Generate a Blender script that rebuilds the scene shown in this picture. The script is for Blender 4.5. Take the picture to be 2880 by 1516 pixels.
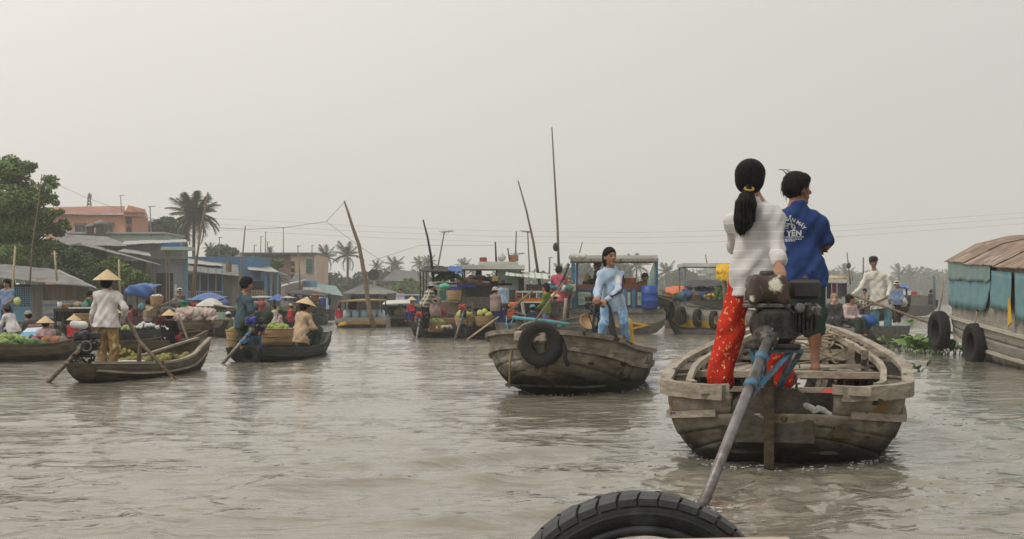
import bpy, math, random
import numpy as np
from mathutils import Vector, Matrix

for o in list(bpy.data.objects): bpy.data.objects.remove(o)
SC = bpy.context.scene
COL = SC.collection
R = math.radians
# ------------------------------------------------------------------ camera
FPX, HORY, CAMH = 4000.0, 844.0, 1.12         # focal length in photo pixels, horizon row, eye height above the river
cam = bpy.data.cameras.new('camera'); camo = bpy.data.objects.new('camera', cam); COL.objects.link(camo)
cam.sensor_width = 36.0; cam.lens = 36.0*FPX/2880.0
cam.shift_y = (HORY-758.0)/2880.0
cam.clip_start = 0.05; cam.clip_end = 6000
camo.location = (0, 0, CAMH); camo.rotation_euler = (R(90), 0, 0)
SC.camera = camo
# ------------------------------------------------------------------ sky and sun
SUN_EL, SUN_AZ = 52.0, 235.0                   # azimuth clockwise from +Y
w = bpy.data.worlds.new('World'); SC.world = w; w.use_nodes = True
nt = w.node_tree; nt.nodes.clear()
N = nt.nodes.new
out = N('ShaderNodeOutputWorld'); bg = N('ShaderNodeBackground')
sky = N('ShaderNodeTexSky'); sky.sky_type = 'NISHITA'; sky.sun_disc = False
sky.sun_elevation = R(SUN_EL); sky.sun_rotation = R(SUN_AZ)
sky.air_density = 1.6; sky.dust_density = 8.0; sky.ozone_density = 1.0
hs = N('ShaderNodeHueSaturation'); hs.inputs['Saturation'].default_value = 0.35
nt.links.new(sky.outputs[0], hs.inputs['Color'])
# thin even cloud deck seen through the mist: pale warm grey, a little brighter towards the upper left where the sun stands
tc = N('ShaderNodeTexCoord'); dot = N('ShaderNodeVectorMath'); dot.operation = 'DOT_PRODUCT'
nt.links.new(tc.outputs['Generated'], dot.inputs[0])
dv = Vector((-0.50, 0.22, 0.84)).normalized(); dot.inputs[1].default_value = dv
ramp = N('ShaderNodeValToRGB'); ramp.color_ramp.interpolation = 'EASE'
ramp.color_ramp.elements[0].position = 0.0; ramp.color_ramp.elements[0].color = (6.4, 6.3, 6.0, 1)
ramp.color_ramp.elements[1].position = 1.0; ramp.color_ramp.elements[1].color = (12.4, 11.7, 10.6, 1)
cn = N('ShaderNodeTexNoise'); cn.inputs['Scale'].default_value = 2.2; cn.inputs['Detail'].default_value = 5; nt.links.new(tc.outputs['Generated'], cn.inputs['Vector'])
cm_ = N('ShaderNodeMath'); cm_.operation = 'MULTIPLY_ADD'; cm_.inputs[1].default_value = 0.10; nt.links.new(cn.outputs['Fac'], cm_.inputs[0]); nt.links.new(dot.outputs['Value'], cm_.inputs[2])
ca_ = N('ShaderNodeMath'); ca_.operation = 'SUBTRACT'; ca_.inputs[1].default_value = 0.05; nt.links.new(cm_.outputs[0], ca_.inputs[0])
nt.links.new(ca_.outputs[0], ramp.inputs[0])
mx = N('ShaderNodeMix'); mx.data_type = 'RGBA'; mx.inputs['Factor'].default_value = 0.9
nt.links.new(hs.outputs[0], mx.inputs['A']); nt.links.new(ramp.outputs[0], mx.inputs['B'])
nt.links.new(mx.outputs['Result'], bg.inputs['Color']); bg.inputs['Strength'].default_value = 0.1
nt.links.new(bg.outputs[0], out.inputs[0])
sl = bpy.data.lights.new('sun', 'SUN'); sl.energy = 1.1; sl.angle = R(14); sl.color = (1.0, 0.95, 0.87)
so = bpy.data.objects.new('sun', sl); COL.objects.link(so)
az, el = R(SUN_AZ), R(SUN_EL)
sdir = Vector((math.sin(az)*math.cos(el), math.cos(az)*math.cos(el), math.sin(el)))
so.rotation_euler = (-sdir).to_track_quat('-Z', 'Y').to_euler(); so.location = (-20, -20, 40)
SC.view_settings.view_transform = 'Standard'; SC.view_settings.look = 'None'
SC.view_settings.exposure = 0.0; SC.view_settings.gamma = 1.0; SC.view_settings.use_curve_mapping = False
SC.render.engine = 'CYCLES'
cy = SC.cycles; cy.use_denoising = True; cy.max_bounces = 6; cy.diffuse_bounces = 2; cy.glossy_bounces = 3
cy.transmission_bounces = 4; cy.transparent_max_bounces = 8; cy.volume_bounces = 1; cy.caustics_reflective = False; cy.caustics_refractive = False
cy.sample_clamp_indirect = 6
random.seed(7); rng = np.random.default_rng(7)
# ------------------------------------------------------------------ pixels to places
def at(px, py, Y):
    return Vector(((px-1440.0)/FPX*Y, Y, CAMH-(py-HORY)/FPX*Y))
def wl(px, py):                                   # a point on the water surface
    return at(px, py, CAMH*FPX/(py-HORY))
def ppm(Y): return FPX/Y
# ------------------------------------------------------------------ materials
def _n(m, t): return m.node_tree.nodes.new(t)
def rgb(c): return (c[0], c[1], c[2], 1.0)
MATS = {}
def mat(name, col, col2=None, scale=6.0, stretch=(1, 1, 1), rough=0.75, metal=0.0, bump=0.0, bscale=None, lo=0.38, hi=0.62,
        spots=None, stain_shade=None, checks=None, spec=0.4, detail=5.0, vcol=False, coat=0.0, trans=0.0):
    m = bpy.data.materials.new(name); m.use_nodes = True; MATS[name] = m
    L = m.node_tree.links.new; b = m.node_tree.nodes['Principled BSDF']
    b.inputs['Roughness'].default_value = rough; b.inputs['Metallic'].default_value = metal
    b.inputs['Specular IOR Level'].default_value = spec; b.inputs['Coat Weight'].default_value = coat
    tc = _n(m, 'ShaderNodeTexCoord'); mp = _n(m, 'ShaderNodeMapping'); mp.inputs['Scale'].default_value = stretch
    L(tc.outputs['Object'], mp.inputs['Vector'])
    no = _n(m, 'ShaderNodeTexNoise'); no.inputs['Scale'].default_value = scale; no.inputs['Detail'].default_value = detail
    no.inputs['Roughness'].default_value = 0.62
    L(mp.outputs[0], no.inputs['Vector'])
    rp = _n(m, 'ShaderNodeValToRGB'); e = rp.color_ramp.elements
    c2 = col2 if col2 else tuple(x*0.72 for x in col)
    e[0].position, e[0].color = lo, rgb(c2); e[1].position, e[1].color = hi, rgb(col)
    L(no.outputs['Fac'], rp.inputs[0]); cur = rp.outputs[0]
    def mixin(fac, colour, kind='MIX'):
        nonlocal cur
        x = _n(m, 'ShaderNodeMix'); x.data_type = 'RGBA'; x.blend_type = kind
        L(fac, x.inputs['Factor']); L(cur, x.inputs['A'])
        if isinstance(colour, tuple): x.inputs['B'].default_value = rgb(colour)
        else: L(colour, x.inputs['B'])
        cur = x.outputs['Result']
    if checks:                                     # (colour, period, line width fraction, (ax, ay)) woven lines
        for cc, per, wd, axes in checks:
            sp = _n(m, 'ShaderNodeSeparateXYZ'); L(tc.outputs['Object'], sp.inputs[0])
            for ax in axes:
                a = _n(m, 'ShaderNodeMath'); a.operation = 'MULTIPLY'; a.inputs[1].default_value = 1.0/per; L(sp.outputs[ax], a.inputs[0])
                f = _n(m, 'ShaderNodeMath'); f.operation = 'FRACT'; L(a.outputs[0], f.inputs[0])
                l = _n(m, 'ShaderNodeMath'); l.operation = 'LESS_THAN'; l.inputs[1].default_value = wd; L(f.outputs[0], l.inputs[0])
                s = _n(m, 'ShaderNodeMath'); s.operation = 'MULTIPLY'; s.inputs[1].default_value = 0.75; L(l.outputs[0], s.inputs[0])
                mixin(s.outputs[0], cc)
    if spots:                                      # list of (colour, scale, threshold, stretch) voronoi or noise flecks
        for cc, sc, th, st in spots:
            mp2 = _n(m, 'ShaderNodeMapping'); mp2.inputs['Scale'].default_value = st; L(tc.outputs['Object'], mp2.inputs['Vector'])
            mp2.inputs['Location'].default_value = (sc*0.37, sc*0.11, th*9)
            v = _n(m, 'ShaderNodeTexNoise'); v.inputs['Scale'].default_value = sc; v.inputs['Detail'].default_value = 2.5
            L(mp2.outputs[0], v.inputs['Vector'])
            g = _n(m, 'ShaderNodeMapRange'); g.inputs['From Min'].default_value = th; g.inputs['From Max'].default_value = th+0.035
            L(v.outputs['Fac'], g.inputs['Value']); mixin(g.outputs[0], cc)
    if stain_shade:                                      # (colour, z_full, z_none, raggedness): growth or tide mark along the waterline, plus painted underside shade on near sampans
        cc, z0, z1, rg = stain_shade
        sp = _n(m, 'ShaderNodeSeparateXYZ'); L(tc.outputs['Object'], sp.inputs[0])
        n2 = _n(m, 'ShaderNodeTexNoise'); n2.inputs['Scale'].default_value = 3.5; n2.inputs['Detail'].default_value = 6; L(tc.outputs['Object'], n2.inputs['Vector'])
        a = _n(m, 'ShaderNodeMath'); a.operation = 'MULTIPLY_ADD'; a.inputs[1].default_value = rg; L(n2.outputs['Fac'], a.inputs[0]); L(sp.outputs[2], a.inputs[2])
        g = _n(m, 'ShaderNodeMapRange'); g.inputs['From Min'].default_value = z1+rg*0.5; g.inputs['From Max'].default_value = z0+rg*0.5
        L(a.outputs[0], g.inputs['Value']); mixin(g.outputs[0], cc)
    if vcol:
        at_ = _n(m, 'ShaderNodeAttribute'); at_.attribute_name = 'Col'
        x = _n(m, 'ShaderNodeMix'); x.data_type = 'RGBA'; x.blend_type = 'MULTIPLY'; x.inputs['Factor'].default_value = 1.0
        L(cur, x.inputs['A']); L(at_.outputs['Color'], x.inputs['B']); cur = x.outputs['Result']
    L(cur, b.inputs['Base Color'])
    if trans:
        b.inputs['Subsurface Weight'].default_value = trans; b.inputs['Subsurface Radius'].default_value = (0.02, 0.02, 0.01)
    if bump:
        n3 = _n(m, 'ShaderNodeTexNoise'); n3.inputs['Scale'].default_value = bscale or scale*3; n3.inputs['Detail'].default_value = 6
        L(mp.outputs[0], n3.inputs['Vector'])
        bp = _n(m, 'ShaderNodeBump'); bp.inputs['Strength'].default_value = bump; bp.inputs['Distance'].default_value = 0.02
        L(n3.outputs['Fac'], bp.inputs['Height']); L(bp.outputs[0], b.inputs['Normal'])
    return m
# ------------------------------------------------------------------ things and parts
def tag(o, label=None, cat=None, group=None, kind=None):
    if label: o['label'] = label
    if cat: o['category'] = cat
    if group: o['group'] = group
    if kind: o['kind'] = kind
    return o
def thing(name, label, cat, loc=(0, 0, 0), rz=0.0, group=None):
    o = bpy.data.objects.new(name, None); COL.objects.link(o); o.empty_display_size = 0.2
    o.location = loc; o.rotation_euler = (0, 0, rz)
    return tag(o, label, cat, group)
def link(name, me, m, parent=None, smooth=False, loc=None, rot=None):
    if m is not None and not me.materials: me.materials.append(m)
    if smooth and len(me.polygons): me.polygons.foreach_set('use_smooth', [True]*len(me.polygons))
    o = bpy.data.objects.new(name, me); COL.objects.link(o)
    if parent: o.parent = parent
    if loc is not None: o.location = loc
    if rot is not None: o.rotation_euler = rot
    return o
def copy_tree(o, parent=None):
    c = o.copy(); COL.objects.link(c); c.parent = parent
    for ch in list(o.children): copy_tree(ch, c)
    return c
def rotm(rx=0, ry=0, rz=0):
    return Matrix.Rotation(rz, 3, 'Z') @ Matrix.Rotation(ry, 3, 'Y') @ Matrix.Rotation(rx, 3, 'X')
class MB:
    def __init__(s): s.v = []; s.f = []
    def add(s, vs, fs):
        n = len(s.v); s.v += [tuple(p) for p in vs]; s.f += [tuple(i+n for i in f) for f in fs]; return s
    def box(s, c, d, rot=None, taper=1.0, bev=0.0):
        c = Vector(c); hx, hy, hz = d[0]/2, d[1]/2, d[2]/2
        if bev:
            b = bev; vs = []
            for sx, sy, sz in [(x, y, z) for x in (-1, 1) for y in (-1, 1) for z in (-1, 1)]:
                t = taper if sz > 0 else 1
                vs += [Vector((sx*(hx-b)*t, sy*(hy-b)*t, sz*hz)), Vector((sx*(hx-b)*t, sy*hy*t, sz*(hz-b))), Vector((sx*hx*t, sy*(hy-b)*t, sz*(hz-b)))]
            I = lambda x, y, z, k: ((x*2+y)*2+z)*3+k
            fs = []
            for z in (0, 1): q = [I(0,0,z,0), I(0,1,z,0), I(1,1,z,0), I(1,0,z,0)]; fs.append(q if z == 0 else q[::-1])
            for y in (0, 1): q = [I(0,y,0,1), I(1,y,0,1), I(1,y,1,1), I(0,y,1,1)]; fs.append(q if y == 0 else q[::-1])
            for x in (0, 1): q = [I(x,0,0,2), I(x,0,1,2), I(x,1,1,2), I(x,1,0,2)]; fs.append(q if x == 0 else q[::-1])
            for a in (0, 1):
                for c2 in (0, 1):
                    fs.append([I(0,a,c2,0), I(1,a,c2,0), I(1,a,c2,1), I(0,a,c2,1)])
                    fs.append([I(a,0,c2,0), I(a,1,c2,0), I(a,1,c2,2), I(a,0,c2,2)])
                    fs.append([I(a,c2,0,1), I(a,c2,1,1), I(a,c2,1,2), I(a,c2,0,2)])
            for x in (0, 1):
                for y in (0, 1):
                    for z in (0, 1): fs.append([I(x,y,z,0), I(x,y,z,1), I(x,y,z,2)])
        else:
            vs = [Vector((x*hx*(taper if z > 0 else 1), y*hy*(taper if z > 0 else 1), z*hz)) for x in (-1, 1) for y in (-1, 1) for z in (-1, 1)]
            fs = [(0,1,3,2), (4,6,7,5), (0,4,5,1), (2,3,7,6), (0,2,6,4), (1,5,7,3)]
        if rot is not None: vs = [rot @ v for v in vs]
        return s.add([c+v for v in vs], fs)
    def bar(s, a, b, wd, ht, up=(0, 0, 1)):        # rectangular beam from a to b
        a, b = Vector(a), Vector(b); d = (b-a).normalized(); up = Vector(up)
        x = d.cross(up)
        if x.length < 1e-4: x = d.cross(Vector((1, 0, 0)))
        x.normalize(); z = x.cross(d)
        vs = [p+x*sx*wd/2+z*sz*ht/2 for p in (a, b) for sx, sz in ((-1, -1), (1, -1), (1, 1), (-1, 1))]
        return s.add(vs, [(0,3,2,1), (4,5,6,7), (0,1,5,4), (1,2,6,5), (2,3,7,6), (3,0,4,7)])
    def tube(s, pts, r, n=8, cap=True, flat=None):
        pts = [Vector(p) for p in pts]; m = len(pts)
        rs = r if isinstance(r, (list, tuple)) else [r]*m
        base = len(s.v); ref = None
        for i, p in enumerate(pts):
            d = (pts[min(i+1, m-1)]-pts[max(i-1, 0)]).normalized()
            if ref is None:
                ref = d.cross(Vector((0, 0, 1)))
                if ref.length < 0.05: ref = d.cross(Vector((0, 1, 0)))
            ref = (ref-d*ref.dot(d)).normalized(); q = d.cross(ref)
            for k in range(n):
                a = 2*math.pi*k/n
                s.v.append(tuple(p+(ref*math.cos(a)+q*math.sin(a)*(flat or 1.0))*rs[i]))
        for i in range(m-1):
            for k in range(n):
                k2 = (k+1) % n
                s.f.append((base+i*n+k, base+i*n+k2, base+(i+1)*n+k2, base+(i+1)*n+k))
        if cap:
            s.f.append(tuple(base+k for k in range(n))[::-1]); s.f.append(tuple(base+(m-1)*n+k for k in range(n)))
        return s
    def lathe(s, prof, n=20, c=(0, 0, 0), rot=None, cap=True):
        c = Vector(c); base = len(s.v)
        for r, z in prof:
            for k in range(n):
                a = 2*math.pi*k/n; p = Vector((r*math.cos(a), r*math.sin(a), z))
                s.v.append(tuple(c+(rot @ p if rot is not None else p)))
        for i in range(len(prof)-1):
            for k in range(n):
                k2 = (k+1) % n
                s.f.append((base+i*n+k, base+i*n+k2, base+(i+1)*n+k2, base+(i+1)*n+k))
        if cap:
            s.f.append(tuple(base+k for k in range(n))[::-1]); s.f.append(tuple(base+(len(prof)-1)*n+k for k in range(n)))
        return s
    def grid(s, P):                                 # P[i][j] points
        n, m = len(P), len(P[0]); b = len(s.v)
        for row in P: s.v += [tuple(p) for p in row]
        for i in range(n-1):
            for j in range(m-1): s.f.append((b+i*m+j, b+(i+1)*m+j, b+(i+1)*m+j+1, b+i*m+j+1))
        return s
    def slab(s, P, th):                             # closed sheet: grid plus a copy offset by th (vector) and its rim
        n, m = len(P), len(P[0]); b = len(s.v); th = Vector(th)
        for row in P: s.v += [tuple(p) for p in row]
        for row in P: s.v += [tuple(Vector(p)+th) for p in row]
        o = n*m
        for i in range(n-1):
            for j in range(m-1):
                q = (b+i*m+j, b+(i+1)*m+j, b+(i+1)*m+j+1, b+i*m+j+1)
                s.f.append(q); s.f.append(tuple(x+o for x in q[::-1]))
        rim = [(i, 0) for i in range(n)]+[(n-1, j) for j in range(1, m)]+[(i, m-1) for i in range(n-2, -1, -1)]+[(0, j) for j in range(m-2, 0, -1)]
        for k in range(len(rim)):
            a, c2 = rim[k], rim[(k+1) % len(rim)]
            ia, ic = b+a[0]*m+a[1], b+c2[0]*m+c2[1]
            s.f.append((ia, ia+o, ic+o, ic))
        return s
    def torus(s, c, Rr, r, n=32, m=12, rot=None, fn=None):
        c = Vector(c); b = len(s.v)
        for i in range(n):
            a = 2*math.pi*i/n
            for j in range(m):
                t = 2*math.pi*j/m; rr, zz = (r*math.cos(t), r*math.sin(t)) if fn is None else fn(t, a)
                p = Vector(((Rr+rr)*math.cos(a), (Rr+rr)*math.sin(a), zz))
                s.v.append(tuple(c+(rot @ p if rot is not None else p)))
        for i in range(n):
            for j in range(m):
                i2, j2 = (i+1) % n, (j+1) % m
                s.f.append((b+i*m+j, b+i2*m+j, b+i2*m+j2, b+i*m+j2))
        return s
    def ball(s, c, r, n=10, m=7, rot=None):
        rx, ry, rz = r if isinstance(r, (tuple, list)) else (r, r, r); c = Vector(c); b = len(s.v)
        for i in range(m+1):
            t = math.pi*i/m
            for k in range(n):
                a = 2*math.pi*k/n; p = Vector((rx*math.sin(t)*math.cos(a), ry*math.sin(t)*math.sin(a), rz*math.cos(t)))
                s.v.append(tuple(c+(rot @ p if rot is not None else p)))
        for i in range(m):
            for k in range(n):
                k2 = (k+1) % n; s.f.append((b+i*n+k, b+(i+1)*n+k, b+(i+1)*n+k2, b+i*n+k2))
        return s
    def mesh(s, name):
        me = bpy.data.meshes.new(name); me.from_pydata(s.v, [], s.f); me.update(); me.validate(); return me
    def build(s, name, m, parent=None, smooth=False, loc=None, rot=None):
        return link(name, s.mesh(name), m, parent, smooth, loc, rot)
def arr_mesh(name, V, F, smooth=False):
    V = np.asarray(V, dtype=np.float32); F = np.asarray(F, dtype=np.int32); k = F.shape[1]
    me = bpy.data.meshes.new(name); me.vertices.add(len(V)); me.vertices.foreach_set('co', V.ravel())
    me.loops.add(F.size); me.loops.foreach_set('vertex_index', F.ravel())
    me.polygons.add(len(F)); me.polygons.foreach_set('loop_start', np.arange(len(F), dtype=np.int32)*k)
    try: me.polygons.foreach_set('loop_total', np.full(len(F), k, dtype=np.int32))
    except Exception: pass
    if smooth: me.polygons.foreach_set('use_smooth', np.ones(len(F), dtype=bool))
    me.update(calc_edges=True); return me
# ------------------------------------------------------------------ noise in numpy
def _hash(ix, iy, s=0):
    n = (ix.astype(np.int64)*374761393+iy.astype(np.int64)*668265263+s*974711) & 0x7fffffff
    n = ((n ^ (n >> 13))*1274126177) & 0x7fffffff
    return ((n ^ (n >> 16)) & 0xffff)/65535.0
def vnoise(x, y, s=0):
    ix, iy = np.floor(x), np.floor(y); fx, fy = x-ix, y-iy
    fx = fx*fx*fx*(fx*(fx*6-15)+10); fy = fy*fy*fy*(fy*(fy*6-15)+10)
    a, b, c, d = _hash(ix, iy, s), _hash(ix+1, iy, s), _hash(ix, iy+1, s), _hash(ix+1, iy+1, s)
    return (a*(1-fx)+b*fx)*(1-fy)+(c*(1-fx)+d*fx)*fy
# ------------------------------------------------------------------ soft bodies: distance fields meshed with surface nets
class SDF:
    def __init__(s): s.p = []; s.cuts = []; s.folds = None
    def cap(s, a, b, ra, rb=None, k=0.04): s.p.append(('c', np.array(a, float), np.array(b, float), ra, ra if rb is None else rb, k)); return s
    def ell(s, c, r, k=0.03, rot=None, neg=False): s.p.append(('n' if neg else 'e', np.array(c, float), np.array(r, float), None if rot is None else np.array(rot, float), 0, k)); return s
    def cut(s, n, p): n = np.array(n, float); n /= np.linalg.norm(n); s.cuts.append((n, float(n @ np.array(p, float)))); return s   # keeps the side n points away from
    def mesh(s, name, h):
        lo = np.full(3, 1e9); hi = -lo
        for q in s.p:
            if q[0] == 'c':
                r = max(q[3], q[4]); lo = np.minimum(lo, np.minimum(q[1], q[2])-r); hi = np.maximum(hi, np.maximum(q[1], q[2])+r)
            elif q[0] == 'e':
                r = q[2].max(); lo = np.minimum(lo, q[1]-r); hi = np.maximum(hi, q[1]+r)
        lo -= 3*h; hi += 3*h
        n = np.ceil((hi-lo)/h).astype(int)+1
        ax = [lo[i]+h*np.arange(n[i]) for i in range(3)]
        D = np.full(n, 9.0, dtype=np.float32)
        for q in s.p:
            k = q[5]
            if q[0] == 'c': r = max(q[3], q[4]); a0, a1 = np.minimum(q[1], q[2])-r, np.maximum(q[1], q[2])+r
            else: r = q[2].max(); a0, a1 = q[1]-r, q[1]+r
            a0 = a0-k-2.5*h; a1 = a1+k+2.5*h
            i0 = np.clip(((a0-lo)/h).astype(int), 0, n-1); i1 = np.clip(((a1-lo)/h).astype(int)+2, 1, n)
            sl_ = tuple(slice(i0[i], i1[i]) for i in range(3))
            X, Y, Z = np.meshgrid(*[ax[i][sl_[i]] for i in range(3)], indexing='ij')
            P = np.stack((X, Y, Z), -1)
            if q[0] == 'c':
                ba = q[2]-q[1]; pa = P-q[1]; t = np.clip((pa @ ba)/max(ba @ ba, 1e-9), 0, 1)
                d = np.linalg.norm(pa-t[..., None]*ba, axis=-1)-(q[3]+(q[4]-q[3])*t)
            else:
                pa = P-q[1]
                if q[3] is not None: pa = pa @ q[3]
                u = pa/q[2]; k0 = np.linalg.norm(u, axis=-1); k1 = np.linalg.norm(u/q[2], axis=-1)+1e-9
                d = k0*(k0-1)/k1
            c0 = D[sl_]
            if q[0] == 'n':
                d = -d; hh = np.maximum(k-np.abs(c0-d), 0)/k; D[sl_] = np.maximum(c0, d)+hh*hh*k/4
            else:
                hh = np.maximum(k-np.abs(c0-d), 0)/k; D[sl_] = np.minimum(c0, d)-hh*hh*k/4
        X, Y, Z = np.meshgrid(*ax, indexing='ij')
        if s.folds:
            D -= 0.55*sum(f[0] for f in s.folds)
            for amp, (fx, fy, fz), ph in s.folds:
                D += amp*np.sin(fx*X+fy*Y+fz*Z+ph+1.3*np.sin(fz*0.4*Z+fx*0.5*Y+ph))
        for nn, dd in s.cuts:
            D = np.maximum(D, X*nn[0]+Y*nn[1]+Z*nn[2]-dd)
        return surface_nets(name, D, lo, h)
def surface_nets(name, D, lo, h):
    nx, ny, nz = D.shape; S = D < 0
    C = [(i, j, k) for i in (0, 1) for j in (0, 1) for k in (0, 1)]
    sh = lambda A, c: A[c[0]:nx-1+c[0], c[1]:ny-1+c[1], c[2]:nz-1+c[2]]
    cnt = sum(sh(S, c).astype(np.int8) for c in C)
    act = (cnt > 0) & (cnt < 8); idx = np.full(act.shape, -1, np.int64); cells = np.argwhere(act); idx[act] = np.arange(len(cells))
    acc = np.zeros((len(cells), 3)); num = np.zeros(len(cells))
    for a in range(8):
        for b in range(a+1, 8):
            ca, cb = np.array(C[a]), np.array(C[b])
            if np.abs(ca-cb).sum() != 1: continue
            da = D[tuple((cells+ca).T)]; db = D[tuple((cells+cb).T)]
            m = (da < 0) != (db < 0); t = np.where(m, da/np.where(m, da-db, 1), 0)
            acc += np.where(m[:, None], ca+(cb-ca)*t[:, None], 0); num += m
    V = lo+h*(cells+acc/num[:, None]); F = []
    for axis in range(3):
        u, v = [(1, 2), (2, 0), (0, 1)][axis]
        s0 = [slice(None)]*3; s1 = [slice(None)]*3; s0[axis] = slice(0, -1); s1[axis] = slice(1, None)
        A, B = S[tuple(s0)], S[tuple(s1)]
        E = np.argwhere(A != B)
        E = E[(E[:, u] > 0) & (E[:, v] > 0) & (E[:, u] < D.shape[u]-1) & (E[:, v] < D.shape[v]-1)]
        if not len(E): continue
        fl = A[tuple(E.T)]; du = np.zeros(3, int); du[u] = 1; dv2 = np.zeros(3, int); dv2[v] = 1
        q = np.stack([idx[tuple((E-du-dv2).T)], idx[tuple((E-dv2).T)], idx[tuple(E.T)], idx[tuple((E-du).T)]], 1)
        q[~fl] = q[~fl][:, ::-1]; F.append(q)
    return arr_mesh(name, V, np.concatenate(F), smooth=True)
# ------------------------------------------------------------------ river
def wave_height(X, Y):
    D = np.hypot(X, Y); h = np.zeros_like(X)
    def rid(fx, fy, s): return 1-np.abs(2*vnoise(X*fx+0.35*Y*fy, Y*fy-0.12*X*fx, s)-1)
    fade = lambda d: np.exp(-(D/d)**2)
    patch = 0.35+1.1*vnoise(X*0.22, Y*0.16, 21)
    h += 0.040*(vnoise(X*0.40+0.1*Y, Y*0.50, 1)-0.5)*fade(140)
    h += 0.024*patch*(rid(0.9, 1.3, 2)**2-0.35)*fade(75)
    h += 0.020*patch*(rid(2.0, 2.9, 3)**1.7-0.4)*fade(42)
    h += 0.0105*(rid(4.6, 6.4, 4)**1.5-0.4)*fade(24)
    h += 0.004*(vnoise(X*12, Y*15, 5)-0.5)*fade(13)
    # crests of passing wakes, rolling across the open water
    for (x0, y0, x1, y1, amp, wd) in ((-1.5, 9.2, 0.9, 10.9, 0.055, 0.16), (-1.9, 8.3, 0.4, 9.2, 0.045, 0.15), (-0.5, 7.1, 0.8, 7.9, 0.05, 0.14),
                                      (3.0, 9.3, 5.5, 11.3, 0.06, 0.2), (3.2, 11.5, 6.5, 14.5, 0.05, 0.25), (1.6, 16.6, 3.6, 18.3, 0.04, 0.2)):
        dx, dy = x1-x0, y1-y0; L2 = dx*dx+dy*dy; t = ((X-x0)*dx+(Y-y0)*dy)/L2; n = ((Y-y0)*dx-(X-x0)*dy)/math.sqrt(L2)
        n = n+0.22*(vnoise(X*0.9, Y*0.9, 9)-0.5)
        env = np.clip(1-(2*t-1)**2, 0, 1)*(0.35+0.9*vnoise(X*2.1, Y*2.1, 11))
        h += amp*env*(np.exp(-(n/wd)**2)-0.55*np.exp(-((n+2.0*wd)/(1.3*wd))**2)+0.5*np.exp(-((n-3.2*wd)/wd)**2))
    # churned water behind the big sampan's screw and along its sides
    g = np.exp(-(((X-1.7)/1.4)**2+((Y-8.6)/1.5)**2)); h += g*0.05*(vnoise(X*6, Y*7, 31)-0.5)+g*0.03*(vnoise(X*14, Y*16, 32)-0.5)
    g = np.exp(-(((X-3.9)/0.8)**2+((Y-11.5)/2.2)**2)); h += g*0.07*(rid(3.5, 3.0, 33)-0.5)
    return h
rows = np.concatenate((np.array([-400., -120., -40., -12., -3., 0.2, 0.9]), 1.3*np.exp(np.arange(0, 815)*0.0078), np.array([900., 1200., 1900., 3200.])))
ncol = 470
u = np.linspace(-1, 1, ncol)
Yg = np.repeat(rows[:, None], ncol, 1); half = 0.45*np.clip(Yg, 0, 600)+3.0
Xg = u[None, :]*half
Xg[:, 0] = -2500; Xg[:, -1] = 2500; Xg[:, 1] -= 40; Xg[:, -2] += 40
Zg = wave_height(Xg, Yg); Zg[:, :2] = 0; Zg[:, -2:] = 0; Zg[:7] = 0
ii = np.arange(len(rows)-1)[:, None]*ncol+np.arange(ncol-1)[None, :]
Fg = np.stack((ii, ii+1, ii+1+ncol, ii+ncol), -1).reshape(-1, 4)
mw = bpy.data.materials.new('river_water'); mw.use_nodes = True
b = mw.node_tree.nodes['Principled BSDF']; L = mw.node_tree.links.new
tcw = _n(mw, 'ShaderNodeTexCoord')
nz = _n(mw, 'ShaderNodeTexNoise'); nz.inputs['Scale'].default_value = 0.35; nz.inputs['Detail'].default_value = 4; L(tcw.outputs['Object'], nz.inputs['Vector'])
rp = _n(mw, 'ShaderNodeValToRGB'); rp.color_ramp.elements[0].color = (0.185, 0.170, 0.132, 1); rp.color_ramp.elements[1].color = (0.225, 0.208, 0.165, 1)
L(nz.outputs['Fac'], rp.inputs[0]); L(rp.outputs[0], b.inputs['Base Color'])
b.inputs['Roughness'].default_value = 0.06; b.inputs['IOR'].default_value = 1.34; b.inputs['Specular IOR Level'].default_value = 0.5
prev = None
for sc_, st_, stx, dist, sparse, rz_ in ((1.15, 0.19, (1, 2.3, 1), 0.085, True, .10), (2.9, 0.20, (1, 2.2, 1), 0.040, True, -.12), (6.5, 0.16, (1, 1.9, 1), 0.016, True, .05), (15.0, 0.12, (1, 1.5, 1), 0.012, False, .2)):
    mpw = _n(mw, 'ShaderNodeMapping'); mpw.inputs['Scale'].default_value = stx; mpw.inputs['Rotation'].default_value = (0, 0, rz_); mpw.inputs['Location'].default_value = (sc_*3.1, sc_*1.7, 0); L(tcw.outputs['Object'], mpw.inputs['Vector'])
    nw = _n(mw, 'ShaderNodeTexNoise'); nw.inputs['Scale'].default_value = sc_; nw.inputs['Detail'].default_value = 3.5; nw.inputs['Roughness'].default_value = 0.5; nw.inputs['Distortion'].default_value = 0.35
    L(mpw.outputs[0], nw.inputs['Vector']); hsrc = nw.outputs['Fac']
    if sparse:                                     # calm water between separate wavelets
        mr = _n(mw, 'ShaderNodeMapRange'); mr.interpolation_type = 'SMOOTHSTEP'; mr.inputs['From Min'].default_value = 0.50; mr.inputs['From Max'].default_value = 0.72; L(hsrc, mr.inputs['Value']); hsrc = mr.outputs[0]
    bw = _n(mw, 'ShaderNodeBump'); bw.inputs['Strength'].default_value = st_; bw.inputs['Distance'].default_value = dist
    L(hsrc, bw.inputs['Height'])
    if prev: L(prev.outputs[0], bw.inputs['Normal'])
    prev = bw
L(prev.outputs[0], b.inputs['Normal'])
river = link('river', arr_mesh('river', np.stack((Xg, Yg, Zg), -1).reshape(-1, 3), Fg, smooth=True), mw)
tag(river, 'wide muddy brown river with low ripples and soft grey reflections', 'river', kind='structure')
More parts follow.
